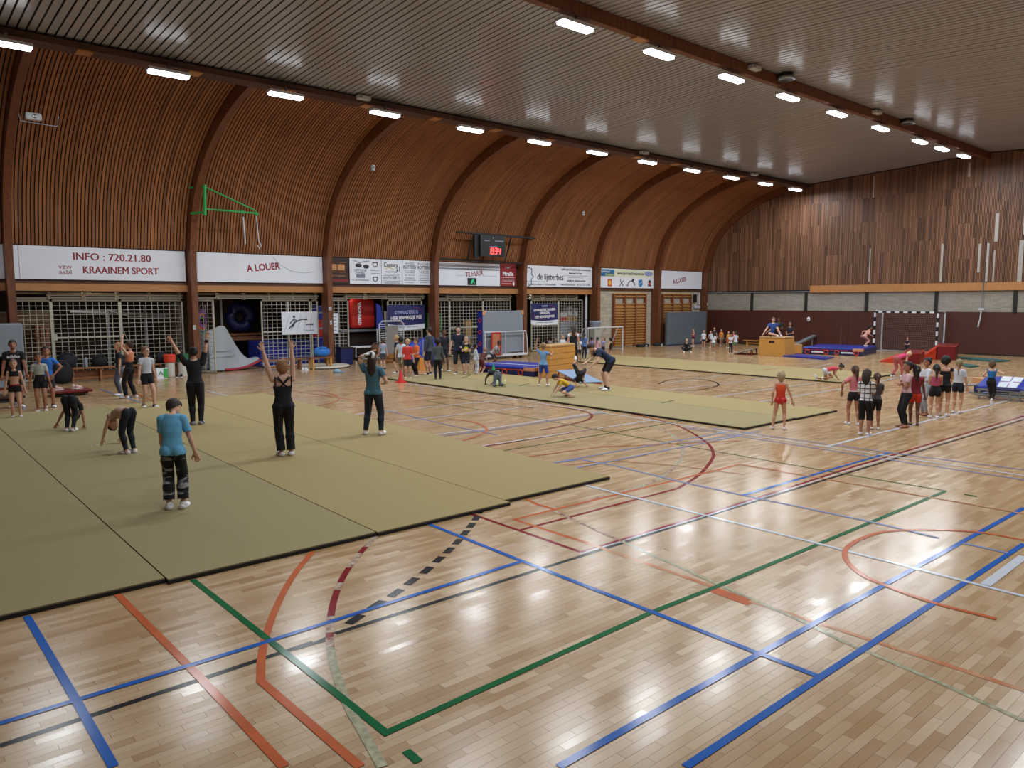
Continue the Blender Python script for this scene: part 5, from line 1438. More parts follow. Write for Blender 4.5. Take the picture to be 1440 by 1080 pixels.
for lab, x, z, s, m in (('red crate on the shelf of the fifth bay', .05, 1.5, (.75, .4, .24), M_REDV), ('tan yellow crate beside the red crate on the shelf', .9, 1.5, (.6, .4, .26), mat('crate_tan', '#b58a3c', .5)), ('second tan yellow crate, right one on the shelf', 1.65, 1.5, (.55, .4, .26), mat('crate_tan', '#b58a3c')),
                        ('white sack on the crates of the shelf', .1, 1.78, (.8, .4, .22), M_WSTEEL), ('large pale box on top of the shelf', 1.0, 1.82, (.55, .4, .5), M_WSTEEL), ('white box with a dark spot on top of shelf', 1.85, 1.8, (.4, .4, .45), M_WHITEP)):
    t = thing('stored_box', lab, 'box', (xs+x*.62, 29.98, z+(.04 if z < 1.6 else 0)), 0)
    s = (s[0]*.6, s[1], s[2]); MB().box(0, s[0], -.02, s[1], 0, s[2]).build('body', m, t); MB().box(s[0]*.4, s[0]*.6, -.03, -.02, s[2]*.6, s[2]*.8).build('grip', M_BLACK, t)

# ------------------------------------------------------------------ people
SKIN = {'l': '#c99a80', 'm': '#a8735a', 'd': '#6b4434', 'v': '#4a2f26', 'p': '#d0a590'}
def skin(k): return mat('skin_'+k, SKIN[k], .55, var=.04)
def cloth(c): return mat('cloth_'+c.lstrip('#'), c, .9, var=.08, scale=14)
def plaid_mat(name, a, b, s=9.):
    if name in MATS: return MATS[name]
    m = bpy.data.materials.new(name); m.use_nodes = True; t = NT(m)
    tc = t.n('ShaderNodeTexCoord'); sp = t.n('ShaderNodeSeparateXYZ', {0: tc.outputs['Object']})
    f = None
    for i in (1, 2):
        v = t.math('LESS_THAN', t.math('FRACT', t.math('MULTIPLY', sp.outputs[i], s)), .22)
        f = v if f is None else t.math('MAXIMUM', f, v)
    m.node_tree.links.new(t.mix(f, rgb(a), rgb(b)), m.node_tree.nodes['Principled BSDF'].inputs['Base Color'])
    m.node_tree.nodes['Principled BSDF'].inputs['Roughness'].default_value = .9
    MATS[name] = m; return m
def tiedye():
    m = bpy.data.materials.new('tie_dye_cloth'); m.use_nodes = True; t = NT(m)
    tc = t.n('ShaderNodeTexCoord'); mp = t.n('ShaderNodeMapping', {0: tc.outputs['Object']}); mp.inputs['Scale'].default_value = (5, 5, 17)
    n = t.n('ShaderNodeTexNoise', {0: mp.outputs[0], 'Scale': 1., 'Detail': 3.})
    f = t.n('ShaderNodeMapRange', {0: n.outputs[0], 1: .52, 2: .6}).outputs[0]
    m.node_tree.links.new(t.mix(f, rgb('#131317'), rgb('#8b8a8c')), m.node_tree.nodes['Principled BSDF'].inputs['Base Color'])
    m.node_tree.nodes['Principled BSDF'].inputs['Roughness'].default_value = .9
    return m
MATS['tiedye'] = tiedye()
def gradient_mat():
    m = bpy.data.materials.new('leotard_cloth'); m.use_nodes = True; t = NT(m)
    tc = t.n('ShaderNodeTexCoord'); sp = t.n('ShaderNodeSeparateXYZ', {0: tc.outputs['Object']})
    f = t.n('ShaderNodeMapRange', {0: sp.outputs[2], 1: .62, 2: .95}).outputs[0]
    m.node_tree.links.new(t.mix(f, rgb('#c01c1c'), rgb('#e2562a')), m.node_tree.nodes['Principled BSDF'].inputs['Base Color'])
    m.node_tree.nodes['Principled BSDF'].inputs['Roughness'].default_value = .5
    MATS['leotard'] = m
gradient_mat()
plaid_mat('plaid', '#d9d9dc', '#3d3f4a', 11)
MATS['jeans'] = mat('jeans_grey', '#77808c', .9, col2='#4c5663', scale=25)
def cm(c): return MATS[c] if c in MATS else cloth(c)

def cap_mesh(p0, p1, r0, r1, n=10, m=3):
    """tapered capsule as vertex and face lists"""
    p0, p1 = np.array(p0, float), np.array(p1, float)
    d = p1-p0; L = np.linalg.norm(d)
    if L < 1e-6: d = np.array([0, 0, 1e-4]); L = 1e-4
    d = d/L
    q = np.array([0, 0, 1.]) if abs(d[2]) < .9 else np.array([1., 0, 0])
    u = np.cross(d, q); u /= np.linalg.norm(u); w = np.cross(d, u)
    rings = [(-math.cos(i*pi/2/m)*r0, math.sin(i*pi/2/m)*r0+1e-4) for i in range(m+1)]
    rings += [(L+math.sin(i*pi/2/m)*r1, math.cos(i*pi/2/m)*r1+1e-4) for i in range(m+1)]
    V = []; F = []
    for a, r in rings:
        for k in range(n):
            t = 2*pi*k/n; V.append(p0+d*a+(u*cos(t)+w*sin(t))*r)
    for i in range(len(rings)-1):
        for k in range(n): F.append((i*n+k, (i+1)*n+k, (i+1)*n+(k+1) % n, i*n+(k+1) % n))
    F += [tuple(range(n)), tuple(range(len(V)-1, len(V)-n-1, -1))]
    return V, F
def tube_mesh(C, R, lat, n=16):
    """elliptical tube through centres C with (lateral, depth) radii R"""
    V = []; F = []
    C = [np.array(c, float) for c in C]
    for i, c in enumerate(C):
        d = C[min(i+1, len(C)-1)]-C[max(i-1, 0)]; d /= np.linalg.norm(d)
        l = lat-d*np.dot(lat, d); l /= np.linalg.norm(l); f = np.cross(l, d)
        for k in range(n):
            t = 2*pi*k/n
            V.append(c+l*cos(t)*R[i][0]+f*sin(t)*R[i][1])
    for i in range(len(C)-1):
        for k in range(n): F.append((i*n+k, i*n+(k+1) % n, (i+1)*n+(k+1) % n, (i+1)*n+k))
    F += [tuple(range(n-1, -1, -1)), tuple(range((len(C)-1)*n, len(C)*n))]
    return V, F
def ell_mesh(c, B, r, n=8):
    V = []; F = []
    c = np.array(c, float)
    for i in range(n+1):
        a = pi*i/n
        for k in range(2*n):
            t = pi*k/n
            v = (r[0]*sin(a)*cos(t), r[1]*sin(a)*sin(t), r[2]*cos(a))
            V.append(c+B[0]*v[0]+B[1]*v[1]+B[2]*v[2])
    for i in range(n):
        for k in range(2*n): F.append((i*2*n+k, (i+1)*2*n+k, (i+1)*2*n+(k+1) % (2*n), i*2*n+(k+1) % (2*n)))
    return V, F
def ik(a, b, la, lb, pole):
    a, b = np.array(a, float), np.array(b, float)
    d = b-a; L = np.linalg.norm(d)
    mx = (la+lb)*.999
    if L > mx: b = a+d/L*mx; d = b-a; L = mx
    u = d/L
    x = (la*la-lb*lb+L*L)/(2*L); h = math.sqrt(max(0, la*la-x*x))
    p = np.array(pole, float); p = p-u*np.dot(p, u)
    if np.linalg.norm(p) < 1e-5: p = np.array([1., 0, 0])-u*u[0]
    p /= np.linalg.norm(p)
    return a+u*x+p*h, b
def seg_t(P, a, b):
    d = b-a; t = np.clip(((P-a)@d)/(d@d), 0, 1)
    return t, np.linalg.norm(P-(a+t[:, None]*d), axis=1)

POSES = {
 'stand': {},
 'walk': dict(fl=(.1, .05, .04), fr=(-.09, -.05, .05), hl=(-.08, .15, .47), hr=(.12, -.15, .48)),
 'armsup': dict(hl=(.0, .2, 1.13), hr=(.0, -.2, 1.13), pa=(-.5, .3, 0)),
 'hips': dict(hl=(.03, .11, .56), hr=(.03, -.11, .56), pa=(-.3, 2, 0)),
 'folded': dict(hl=(.1, -.03, .66), hr=(.1, .03, .67), pa=(.2, .6, -1)),
 'front': dict(hl=(.13, .05, .6), hr=(.13, -.05, .6), pa=(-.3, .6, -1)),
 'headhands': dict(hl=(-.02, .07, .96), hr=(-.02, -.06, .98), pa=(.2, 1.5, .3)),
 'bridge': dict(P=(-.02, 0, .5), l1=70, l2=140, hp=165, hl=(.34, .1, .05), hr=(.34, -.1, .05), fl=(-.07, .05, .04), fr=(-.07, -.05, .04), pa=(.3, .6, 0)),
}
def person(label, loc, h, yaw, pose='stand', kid=True, sk='l', hair='#3a2a20', hs='short', top=None, bot=None, shoes='w', vox=.013, z=0., face=False, group=None, extra=None, **kw):
    """top = (colour, sleeve, hem, neck)   sleeve 0..2 along the arm, hem along the spine
       bot = (colour, leg, waist)          leg 0..2 along the leg"""
    q = dict(POSES[pose]) if isinstance(pose, str) else dict(pose)
    q.update(kw)
    HR = .162 if kid else .138
    slim = .9 if kid else 1.0
    P = np.array(q.get('P', (0, 0, .515)), float)
    l1, l2 = radians(q.get('l1', 0)), radians(q.get('l2', q.get('l1', 0)))
    side = radians(q.get('side', 0)); tw = radians(q.get('tw', 0))
    sd = lambda a: np.array([sin(a)*cos(side), sin(side), cos(a)*cos(side)])
    sp1 = .155 if kid else .16; sp2 = .14 if kid else .145
    Wst = P+sd(l1)*sp1*.5
    Ch = P+sd(l1)*sp1
    S = Ch+sd(l2)*sp2
    hp = radians(q.get('hp', q.get('l2', q.get('l1', 0)))); hy = radians(q.get('hy', 0)); hroll = radians(q.get('hroll', 0))
    up_ = np.array([sin(hp), sin(hroll), cos(hp)]); up_ /= np.linalg.norm(up_)
    N = S+up_*.03
    Hc = S+up_*(HR*.5+.034)
    fwd = np.array([cos(hp), 0, -sin(hp)]); fwd = fwd-up_*np.dot(fwd, up_); fwd /= np.linalg.norm(fwd)
    lf = np.cross(up_, fwd)
    fwd, lf = fwd*cos(hy)+lf*sin(hy), lf*cos(hy)-fwd*sin(hy)
    HB = (fwd, lf, up_)
    lat = np.array([-sin(tw), cos(tw), 0.]); lat = lat+np.array([0, 0, -sin(side)]); lat /= np.linalg.norm(lat)
    latp = np.array([0, 1., 0])
    sw = .085 if kid else .098
    hw = .046 if kid else .05
    top_dir = sd(l2)
    J = {}
    for s, k in ((1, 'l'), (-1, 'r')):
        sh = S+lat*s*sw-top_dir*.034
        hip = P+latp*s*hw-sd(l1)*.01
        hand = np.array(q.get('h'+k, (.03, s*.155, .455 if not kid else .44)), float)
        pa = np.array(q.get('pa'+k, q.get('pa', (-1, .25, -.1))), float)*np.array([1, s, 1])
        el, wr = ik(sh, hand, .158, .138, pa)
        foot = np.array(q.get('f'+k, (0, s*.052, .04)), float)
        pk = np.array(q.get('pk'+k, q.get('pk', (1, .1, 0))), float)*np.array([1, s, 1])
        kn, an = ik(hip, foot, .243, .238, pk)
        fd = np.array(q.get('d'+k, q.get('d', (1, .18, 0))), float)*np.array([1, s, 1]); fd /= np.linalg.norm(fd)
        J[k] = dict(sh=sh, el=el, wr=wr, hip=hip, kn=kn, an=an, fd=fd)
    V = []; F = []
    def put(vf):
        k = len(V); V.extend(vf[0]); F.extend([tuple(i+k for i in f) for f in vf[1]])
    e = slim
    put(tube_mesh([P-sd(l1)*.045, P-sd(l1)*.01, P+sd(l1)*.03, Wst+sd(l1)*.02, Ch-sd(l1)*.01, Ch+sd(l2)*.06, S-sd(l2)*.02, S+sd(l2)*.008],
                  [(.055*e, .04*e), (.088*e, .058*e), (.085*e, .056*e), (.07*e, .047*e), (.078*e, .052*e), (.088*e, .056*e), (.082*e, .046*e), (.045*e, .03*e)], lat))
    put(cap_mesh(J['l']['sh'], J['r']['sh'], .031*e, .031*e))
    for k in 'lr': put(cap_mesh(S+up_*.004, S*.3+J[k]['sh']*.7, .026*e, .026*e))
    put(cap_mesh(S-top_dir*.01, Hc-up_*HR*.3, .03*e, .027*e))
    # head: skull, jaw, nose, ears
    put(ell_mesh(Hc+up_*HR*.06-fwd*HR*.03, HB, (HR*.40, HR*.345, HR*.42), 8))
    put(ell_mesh(Hc-up_*HR*.16+fwd*HR*.08, HB, (HR*.30, HR*.27, HR*.33), 8))
    put(cap_mesh(Hc+fwd*HR*.36+up_*HR*.03, Hc+fwd*HR*.43-up_*HR*.09, HR*.035, HR*.055, 6, 2))
    for s in (1, -1): put(ell_mesh(Hc+lf*s*HR*.34-fwd*HR*.02-up_*HR*.04, HB, (HR*.07, HR*.045, HR*.11), 4))
    for k, s in (('l', 1), ('r', -1)):
        j = J[k]
        put(cap_mesh(j['sh'], j['el'], .029*e, .024*e)); put(cap_mesh(j['el'], j['wr'], .0245*e, .0165*e))
        put(cap_mesh(j['el']*.65+j['wr']*.35, j['el']*.65+j['wr']*.35+1e-3, .0255*e, .0255*e))
        put(cap_mesh(j['hip'], j['kn'], .055*e, .037*e)); put(cap_mesh(j['kn'], j['an'], .037*e, .0225*e))
        ca = j['kn']*.68+j['an']*.32; bk = np.array([-j['fd'][0], -j['fd'][1], 0])*.008
        put(cap_mesh(ca+bk, ca+bk+(j['an']-j['kn'])*.12, .037*e, .033*e))
        if np.dot(j['hip'], j['hip']) >= 0: put(cap_mesh(j['hip']-sd(l1+pi/2)*.02-latp*s*.004, j['hip']*.8+j['kn']*.2-sd(l1+pi/2)*.018, .05*e, .045*e))
        # hand: palm, four fingers, thumb
        d = j['wr']-j['el']; d /= np.linalg.norm(d)
        w = np.cross(d, np.array([0, 0, 1.]) if abs(d[2]) < .8 else np.array([1., 0, 0])); w /= np.linalg.norm(w)
        nrm = np.cross(d, w)
        pc = j['wr']+d*.036
        put(ell_mesh(pc, (d, w, nrm), (.034, .024, .012), 5))
        for fi in range(4):
            o = (fi-1.5)*.0115
            ln = (.034, .04, .038, .028)[fi]
            a = pc+d*.024+w*o; b = a+d*ln*.55+w*o*.25+nrm*.003; c = b+d*ln*.45+nrm*.012
            put(cap_mesh(a, b, .0062, .0056, 6, 2)); put(cap_mesh(b, c, .0056, .0045, 6, 2))
        a = pc-d*.012+w*.018*s; b = a+d*.022+w*.022*s; put(cap_mesh(a, b, .0085, .0065, 6, 2)); put(cap_mesh(b, b+d*.02+w*.003*s, .0065, .0055, 6, 2))
        # foot
        fd = j['fd']; fu = np.array([0, 0, 1.])-fd*fd[2]; fu /= np.linalg.norm(fu); fs = np.cross(fu, fd)
        hl = j['an']-fu*.016
        put(ell_mesh(hl+fd*.045-fu*.006, (fd, fs, fu), (.078, .03, .02), 6)); put(ell_mesh(hl-fd*.015, (fd, fs, fu), (.032, .026, .027), 5)); put(cap_mesh(j['an'], hl+fd*.03, .024, .02, 8, 2))
    V = np.array(V)*h
    # union into one continuous skin
    me = bpy.data.meshes.new('tmp'); me.from_pydata([tuple(v) for v in V], [], F); me.update()
    tmp = bpy.data.objects.new('tmp', me); COL.objects.link(tmp)
    rm = tmp.modifiers.new('r', 'REMESH'); rm.mode = 'VOXEL'; rm.voxel_size = vox; rm.adaptivity = 0
    smd = tmp.modifiers.new('s', 'SMOOTH'); smd.iterations = 2; smd.factor = .5
    dg = bpy.context.evaluated_depsgraph_get()
    ev = tmp.evaluated_get(dg); m2 = ev.to_mesh()
    nv = len(m2.vertices); co = np.empty(nv*3); m2.vertices.foreach_get('co', co); co = co.reshape(-1, 3)
    no = np.empty(nv*3); m2.vertex_normals.foreach_get('vector', no); no = no.reshape(-1, 3)
    faces = [tuple(p.vertices) for p in m2.polygons]
    ev.to_mesh_clear(); bpy.data.objects.remove(tmp); bpy.data.meshes.remove(me)
    # classify
    Pn = co/h
    names = []; D = []; T = []
    def seg(nm, a, b, r, off=0.):
        t, d = seg_t(Pn, np.array(a), np.array(b)); names.append(nm); D.append(d-r); T.append(t+off)
    seg('torso', P-sd(l1)*.03, Ch, .07*e); seg('torso', Ch, S-sd(l2)*.01, .075*e, 1.)
    seg('neck', S, Hc-up_*HR*.3, .03*e)
    seg('head', Hc-up_*HR*.15, Hc+up_*HR*.1, HR*.36)
    for k in 'lr':
        j = J[k]
        seg('arm', j['sh'], j['el'], .03*e); seg('arm', j['el'], j['wr'], .022*e, 1.); seg('hand', j['wr'], j['wr']+(j['wr']-j['el'])/np.linalg.norm(j['wr']-j['el'])*.1, .024)
        seg('leg', j['hip'], j['kn'], .05*e); seg('leg', j['kn'], j['an'], .032*e, 1.); seg('foot', j['an']-j['fd']*.03-np.array([0, 0, .02]), j['an']+j['fd']*.1-np.array([0, 0, .02]), .024)
    D = np.array(D); k = D.argmin(0); T = np.array(T)[k, np.arange(nv)]
    nm = np.array(names)[k]
    tp = np.where(nm == 'torso', T/2, 0)
    root = thing('person', label, 'person', (loc[0], loc[1], z), radians(yaw), group)
    body = meshobj('body', co, faces, skin(sk), root, True)
    fa = faces
    def garment(name, mask, off, m, smooth=True, flare=None, lab=None):
        mf = [f for f in fa if all(mask[i] for i in f)]
        if not mf: return None
        used = sorted({i for f in mf for i in f}); ix = {v: n for n, v in enumerate(used)}
        C = co[used]+no[used]*off*h
        if flare is not None: C = C+no[used]*(flare[used]*h)[:, None]
        o = meshobj(name, C, [tuple(ix[i] for i in f) for f in mf], m, root, True)
        s = o.modifiers.new('cloth_thickness', 'SOLIDIFY'); s.thickness = min(.006, off*h*.7); s.offset = -1
        if lab: o['label'] = lab
        return o
    if bot:
        c, leg, waist = bot[:3]
        mk = ((nm == 'torso') & (tp < waist)) | ((nm == 'leg') & (T < leg))
        fl_ = None
        if len(bot) > 3: fl_ = np.where(nm == 'leg', bot[3]*np.clip(T-bot[4], 0, 2), 0.)
        garment('trousers' if leg > .9 else 'shorts', mk, .006, cm(c), flare=fl_)
    if top:
        c, sl, hem, nk = top[:4]
        col_ = np.linalg.norm(Pn-(S+up_*.012), axis=1) > .043
        s1_ = ((Pn-P)@sd(l1))/(sp1+sp2)
        tors = ((nm == 'torso') & (tp > hem)) if hem > .2 else (((nm == 'torso') & (s1_ > hem-.14)) | ((nm == 'leg') & (T < .25) & (s1_ > hem-.14)))
        mk = (tors & ((nm == 'leg') | (tp < nk) | ((nk > .92) & col_))) | ((nm == 'arm') & (T < sl))
        if sl == 0: mk &= ~((nm == 'arm'))
        loose = np.where(nm == 'torso', .01*np.clip(.5-tp, 0, .5), .002 if sl < 1.2 else .0)*(0 if hem > .3 or c == 'leotard' else 1)
        garment('shirt' if sl > 0 else 'top', mk, .009, cm(c), flare=loose)
    if shoes:
        cc = {'w': '#dcdde0', 'k': '#1a1a1e', 'g': '#8a8d92', 'y': '#dfe6b8'}.get(shoes[0], '#dcdde0')
        ft = (nm == 'foot')
        # left and right shoe are separate pieces
        for s, kk in ((1, 'l'), (-1, 'r')):
            j = J[kk]; dd = np.linalg.norm(Pn-(j['an']+j['fd']*.04), axis=1); o_ = J['r' if kk == 'l' else 'l']; d2 = np.linalg.norm(Pn-(o_['an']+o_['fd']*.04), axis=1)
            garment('shoe', ft & (dd < d2), .006, cm(cc))
        if len(shoes) > 1:
            for kk in 'lr':
                j = J[kk]; o_ = J['r' if kk == 'l' else 'l']; near = np.linalg.norm(Pn-j['an'], axis=1) < np.linalg.norm(Pn-o_['an'], axis=1)
                garment('sock', (nm == 'leg') & (T > 1.88) & near, .0045, cm('#17171a' if shoes[1] == 'k' else '#d8d8da'))
    # hair
    hc = (Pn-Hc)/HR; f_, u_ = hc@fwd, hc@up_; l_ = hc@lf
    isH = (nm == 'head') | (nm == 'neck')
    line_ = np.interp(f_, [-.3, -.12, .0, .14, .3], [-.42, -.34, -.02, .1, .26])
    hm = isH & (u_ > line_) & (np.abs(l_) < .5)
    if hs != 'bald':
        mf = [f for f in fa if all(hm[i] for i in f)]
        used = sorted({i for f in mf for i in f}); ix = {v: n for n, v in enumerate(used)}
        thick = {'short': .05, 'bun': .035, 'pony': .04, 'bob': .06, 'long': .05, 'loose': .055, 'curly': .1, 'plait': .04}.get(hs, .04)
        nz = np.sin(co[used]@np.array([67., 93, 41]))*.3+1
        C = co[used]+no[used]*(thick*HR*h*nz)[:, None]
        C = list(C); FF = [tuple(ix[i] for i in f) for f in mf]
        def addm(vf):
            k = len(C); C.extend([v*h for v in vf[0]]); FF.extend([tuple(i+k for i in f) for f in vf[1]])
        bk = -fwd
        dn = np.array([0, 0, -1.]) if not q.get('hang') else np.array([0, 0, -1.])
        if hs == 'pony':
            a = Hc+bk*HR*.4+up_*HR*.2; b = a+bk*HR*.22+dn*HR*.15; c = b+dn*HR*.6+bk*HR*.05; d_ = c+dn*HR*.55
            addm(cap_mesh(a, b, HR*.12, HR*.16)); addm(cap_mesh(b, c, HR*.17, HR*.15)); addm(cap_mesh(c, d_, HR*.14, HR*.05))
        elif hs == 'bun': addm(ell_mesh(Hc+bk*HR*.36+up_*HR*.34, HB, (HR*.17, HR*.2, HR*.17), 6))
        elif hs == 'twobuns':
            for s in (1, -1): addm(ell_mesh(Hc+bk*HR*.1+up_*HR*.42+lf*s*HR*.25, HB, (HR*.14, HR*.14, HR*.14), 5))
        elif hs == 'bob':
            addm(ell_mesh(Hc+bk*HR*.12-up_*HR*.08, HB, (HR*.4, HR*.44, HR*.52), 8))
        elif hs in ('long', 'loose'):
            a = Hc+bk*HR*.2+up_*HR*.1; b = Hc+bk*HR*.32-up_*HR*.35; ln = 1.3 if hs == 'long' else .4
            addm(tube_mesh([a+up_*HR*.2, a, b, b+dn*HR*ln*.5+bk*HR*.05, b+dn*HR*ln, b+dn*HR*(ln+.25)], [(HR*.25, HR*.2), (HR*.38, HR*.3), (HR*.4, HR*.24), (HR*.36, HR*.17), (HR*.25, HR*.12), (HR*.06, HR*.04)], lf))
        elif hs == 'plait':
            a = Hc+bk*HR*.38+up_*HR*.1
            for i in range(7): addm(ell_mesh(a+bk*HR*.06*min(i, 2)+dn*HR*.22*i, HB, (HR*.11-.001*i, HR*.12-.002*i, HR*.15), 4))
        elif hs == 'curly': addm(ell_mesh(Hc+bk*HR*.1+up_*HR*.14, HB, (HR*.44, HR*.44, HR*.42), 6))
        meshobj('hair', C, FF, mat('hair_'+hair[1:], hair, .7, var=.25, scale=30), root, True)
    if face:
        mk = lambda c, r, nm_, m: MB().ell(tuple(c*h), tuple(x*h for x in r), 4, Matrix([[HB[0][i], HB[1][i], HB[2][i]] for i in range(3)])).build(nm_, m, root, True)
        for s in (1, -1):
            mk(Hc+fwd*HR*.345+lf*s*HR*.135+up_*HR*.03, (HR*.03, HR*.055, HR*.03), 'eye', mat('eye_dark', '#1d1512', .3))
            mk(Hc+fwd*HR*.35+lf*s*HR*.14+up_*HR*.11, (HR*.03, HR*.08, HR*.014), 'eyebrow', mat('brow', '#3a2a20', .8))
        mk(Hc+fwd*HR*.355-up_*HR*.24, (HR*.03, HR*.09, HR*.02), 'mouth', mat('lips', '#96524a', .5))
    if extra: extra(root, J, Hc, HB, HR, h, S, sd)
    return root

def glasses(root, J, Hc, HB, HR, h, S, sd):
    f, l, u = HB; mb = MB()
    for s in (1, -1):
        c = Hc+f*HR*.42+l*s*HR*.15+u*HR*.03
        mb.tube([tuple((c+l*HR*.11*cos(k*pi/4)+u*HR*.08*sin(k*pi/4))*h) for k in range(8)], .004, 4, closed=True)
        mb.tube([tuple((c+l*s*HR*.11)*h), tuple((Hc+l*s*HR*.36)*h)], .004, 4)
    mb.build('glasses', M_BLACK, root)
def armband(side, lo, hi, col='#141418'):
    def f(root, J, Hc, HB, HR, h, S, sd):
        j = J[side]; a = (j['el']+(j['wr']-j['el'])*lo)*h; b = (j['el']+(j['wr']-j['el'])*hi)*h
        o = MB().tube([tuple(a), tuple(b)], .027*h, 10, r1=.021*h).build('elbow_guard' if lo < .1 else 'wristband', cm(col), root, True)
    return f
def chest_print(words, size, dz, m, wid=None, back=False, col=None):
    def f(root, J, Hc, HB, HR, h, S, sd):
        s = -1 if back else 1
        c = (S-sd(0)*dz)*h
        M = Matrix.Translation((c[0]+s*.073*h, c[1], c[2])) @ Matrix.Rotation(s*pi/2, 4, 'Z') @ Matrix.Rotation(pi/2, 4, 'X')
        if words: text('print', words, size, M, m, root, .004)
        else:
            mb = MB().ell((0, 0, 0), (size, size*1.2, .01), 5); o = mb.build('print', m, root); o.matrix_local = M
    return f
def multi(*fs):
    def f(*a):
        for g in fs: g(*a)
    return f
def back_straps(root, J, Hc, HB, HR, h, S, sd):
    mb = MB()
    y = .072*h
    c = S*h
    for (a, b) in (((.07, -.01), (-.03, -.1)), ((-.07, -.01), (.03, -.1)), ((.055, .0), (.0, -.07)), ((-.055, .0), (.0, -.07)), ((.08, .0), (.075, -.12)), ((-.08, .0), (-.075, -.12))):
        mb.tube([(c[0]-.052*h, a[0]*h, c[2]+a[1]*h), (c[0]-.062*h, b[0]*h, c[2]+b[1]*h)], .007*h, 5)
    mb.build('crossed_straps', cm('#101118'), root)
def waistband(col, zz=.0):
    def f(root, J, Hc, HB, HR, h, S, sd):
        n = 18
        MB().tube([(.056*h*cos(2*pi*k/n), .083*h*sin(2*pi*k/n), (.565+zz)*h) for k in range(n)], .008*h, 5, closed=True).build('waistband', cm(col), root, True)
    return f
M_ = MZ
K = '#15151a'
# --- left group
person('person in black tee with white lettering, before the grey panel mat', (2.937,22.373),1.709,263, kid=False, sk='m', hair='#15110f', top=(K, .55, .12, .95), bot=('#18181c', .75, .3), shoes='wk', face=True, vox=.012, extra=chest_print('adidas', .11, .07, M_TEXTW), d=(1, .3, 0))
person('girl in black sports bra and shorts with red waistband', (2.647,20.276),1.343,259, sk='l', hair='#6b5240', hs='bun', top=('#121216', 0, .66, .93), bot=('#121216', .28, .26), shoes='w', face=True, vox=.011, extra=waistband('#b02030'))
person('child in bright blue tee, hands on hips, behind grey tee girl', (3.555,21.817),1.531,263, 'hips', sk='m', hair='#1a1411', top=('#2c6cc0', .6, .12, .95), bot=('#1c1c22', .8, .3), shoes='wk', face=True, vox=.012)
person('girl in pale grey cropped tee and black shorts, facing the hall', (3.266,21.079),1.421,259, sk='m', hair='#1f1713', hs='bun', top=('#a9aba8', .62, .38, .95), bot=('#0e0e12', .45, .42), shoes='w', face=True, vox=.011)
BR = POSES['bridge']
person('child in black bending with hands on mat, before the two girls', (3.17,17.263), 1.36, 60, dict(BR, hl=(.14, .27, .045), hr=(.14, -.13, .045), P=(-.05, .0, .47), l1=95, l2=158, hp=175, fl=(-.1, .03, .04), fr=(-.1, -.05, .04), pa=(0, 1, 0)), sk='m', hair='#2a1d16', hs='loose', top=('#15151a', .5, .1, .95), bot=('#12141c', 1.95, .3), shoes='w', z=M_, vox=.011)
person('child in dark leggings bent double, pale shirt, long hair', (3.394,13.958), 1.38, 110, dict(P=(-.03, 0, .5), l1=80, l2=128, hp=155, hl=(.33, .16, .045), hr=(.3, -.1, .045), fl=(-.05, .06, .04), fr=(-.05, -.04, .04), pa=(0, .5, .5)), sk='l', hair='#2b1d16', hs='loose', top=('#b3937f', .1, .1, .95), bot=('#131a24', 1.95, .3), shoes='w', z=M_, vox=.01)
person('child in blue tee and tie-dye trousers standing with head bowed', (2.859,9.71), 1.46, 63, dict(l1=5, l2=18, hp=62, hy=-30, hl=(.1, .1, .46), hr=(.06, -.18, .43), fl=(0, .05, .04), fr=(.01, -.06, .04)), sk='l', hair='#2b2019', hs='short', top=('#61a6cc', .75, .0, .97), bot=('tiedye', 1.82, .3, .012, .3), shoes='ww', z=M_, vox=.009)
person('girl in orange top and black flared trousers, hand on head', (5.592,22.447),1.58,136, dict(hl=(.02, .12, 1.03), hr=(.08, -.12, .5), pal=(.5, 1.2, 0), tw=0, l1=-6, l2=-8, hp=5, fl=(.05, .05, .04), fr=(-.05, -.06, .04)), sk='l', hair='#3d2418', hs='bun', top=('#c0765a', 0, .45, .95), bot=('#0f0f14', 1.93, .42, .012, 1.1), shoes='w', vox=.011)
person('person in grey leggings mostly hidden behind girl in orange', (5.558,23.335),1.5,177, sk='l', hair='#8a6a48', hs='pony', top=('#20202a', .5, .2, .95), bot=('#5a5f70', 1.93, .35), shoes='w', vox=.013)
person('girl with glasses in white tee and black shorts, walking', (5.376,20.005),1.535,280, dict(fl=(.1, .05, .045), fr=(-.06, -.05, .045), hl=(-.03, .16, .46), hr=(.05, -.16, .45)), sk='p', hair='#6b4a34', hs='bun', top=('#b9bdca', .45, .22, .95), bot=('#101015', .5, .32), shoes='wk', face=True, vox=.01, extra=glasses, hy=25)
person('woman in black with both arms raised before the gates', (5.314,16.302),1.66,67, 'armsup', kid=False, sk='l', hair='#1d1512', hs='bun', top=(K, .9, .16, .95), bot=('#101014', 1.93, .22), shoes='gk', z=M_, vox=.01, hl=(.0, .27, 1.1), hr=(0, -.17, 1.12), pa=(-.2, 1, -.3), fl=(0, .045, .04), fr=(0, -.05, .04), extra=armband('r', .75, 1.0))
person('woman in black tank top with crossed straps, arms raised high', (5.301,11.939),1.64,74, 'armsup', kid=False, sk='p', hair='#8a6240', hs='bob', top=('#11131c', 0, .1, .68), bot=('#0c0d12', 1.93, .3, .014, .9), shoes='w', z=M_, vox=.009, hl=(.02, .2, 1.17), hr=(.0, -.1, 1.2), pa=(-.2, 1.5, -.3), fl=(0, .035, .04), fr=(0, -.06, .04), extra=back_straps)
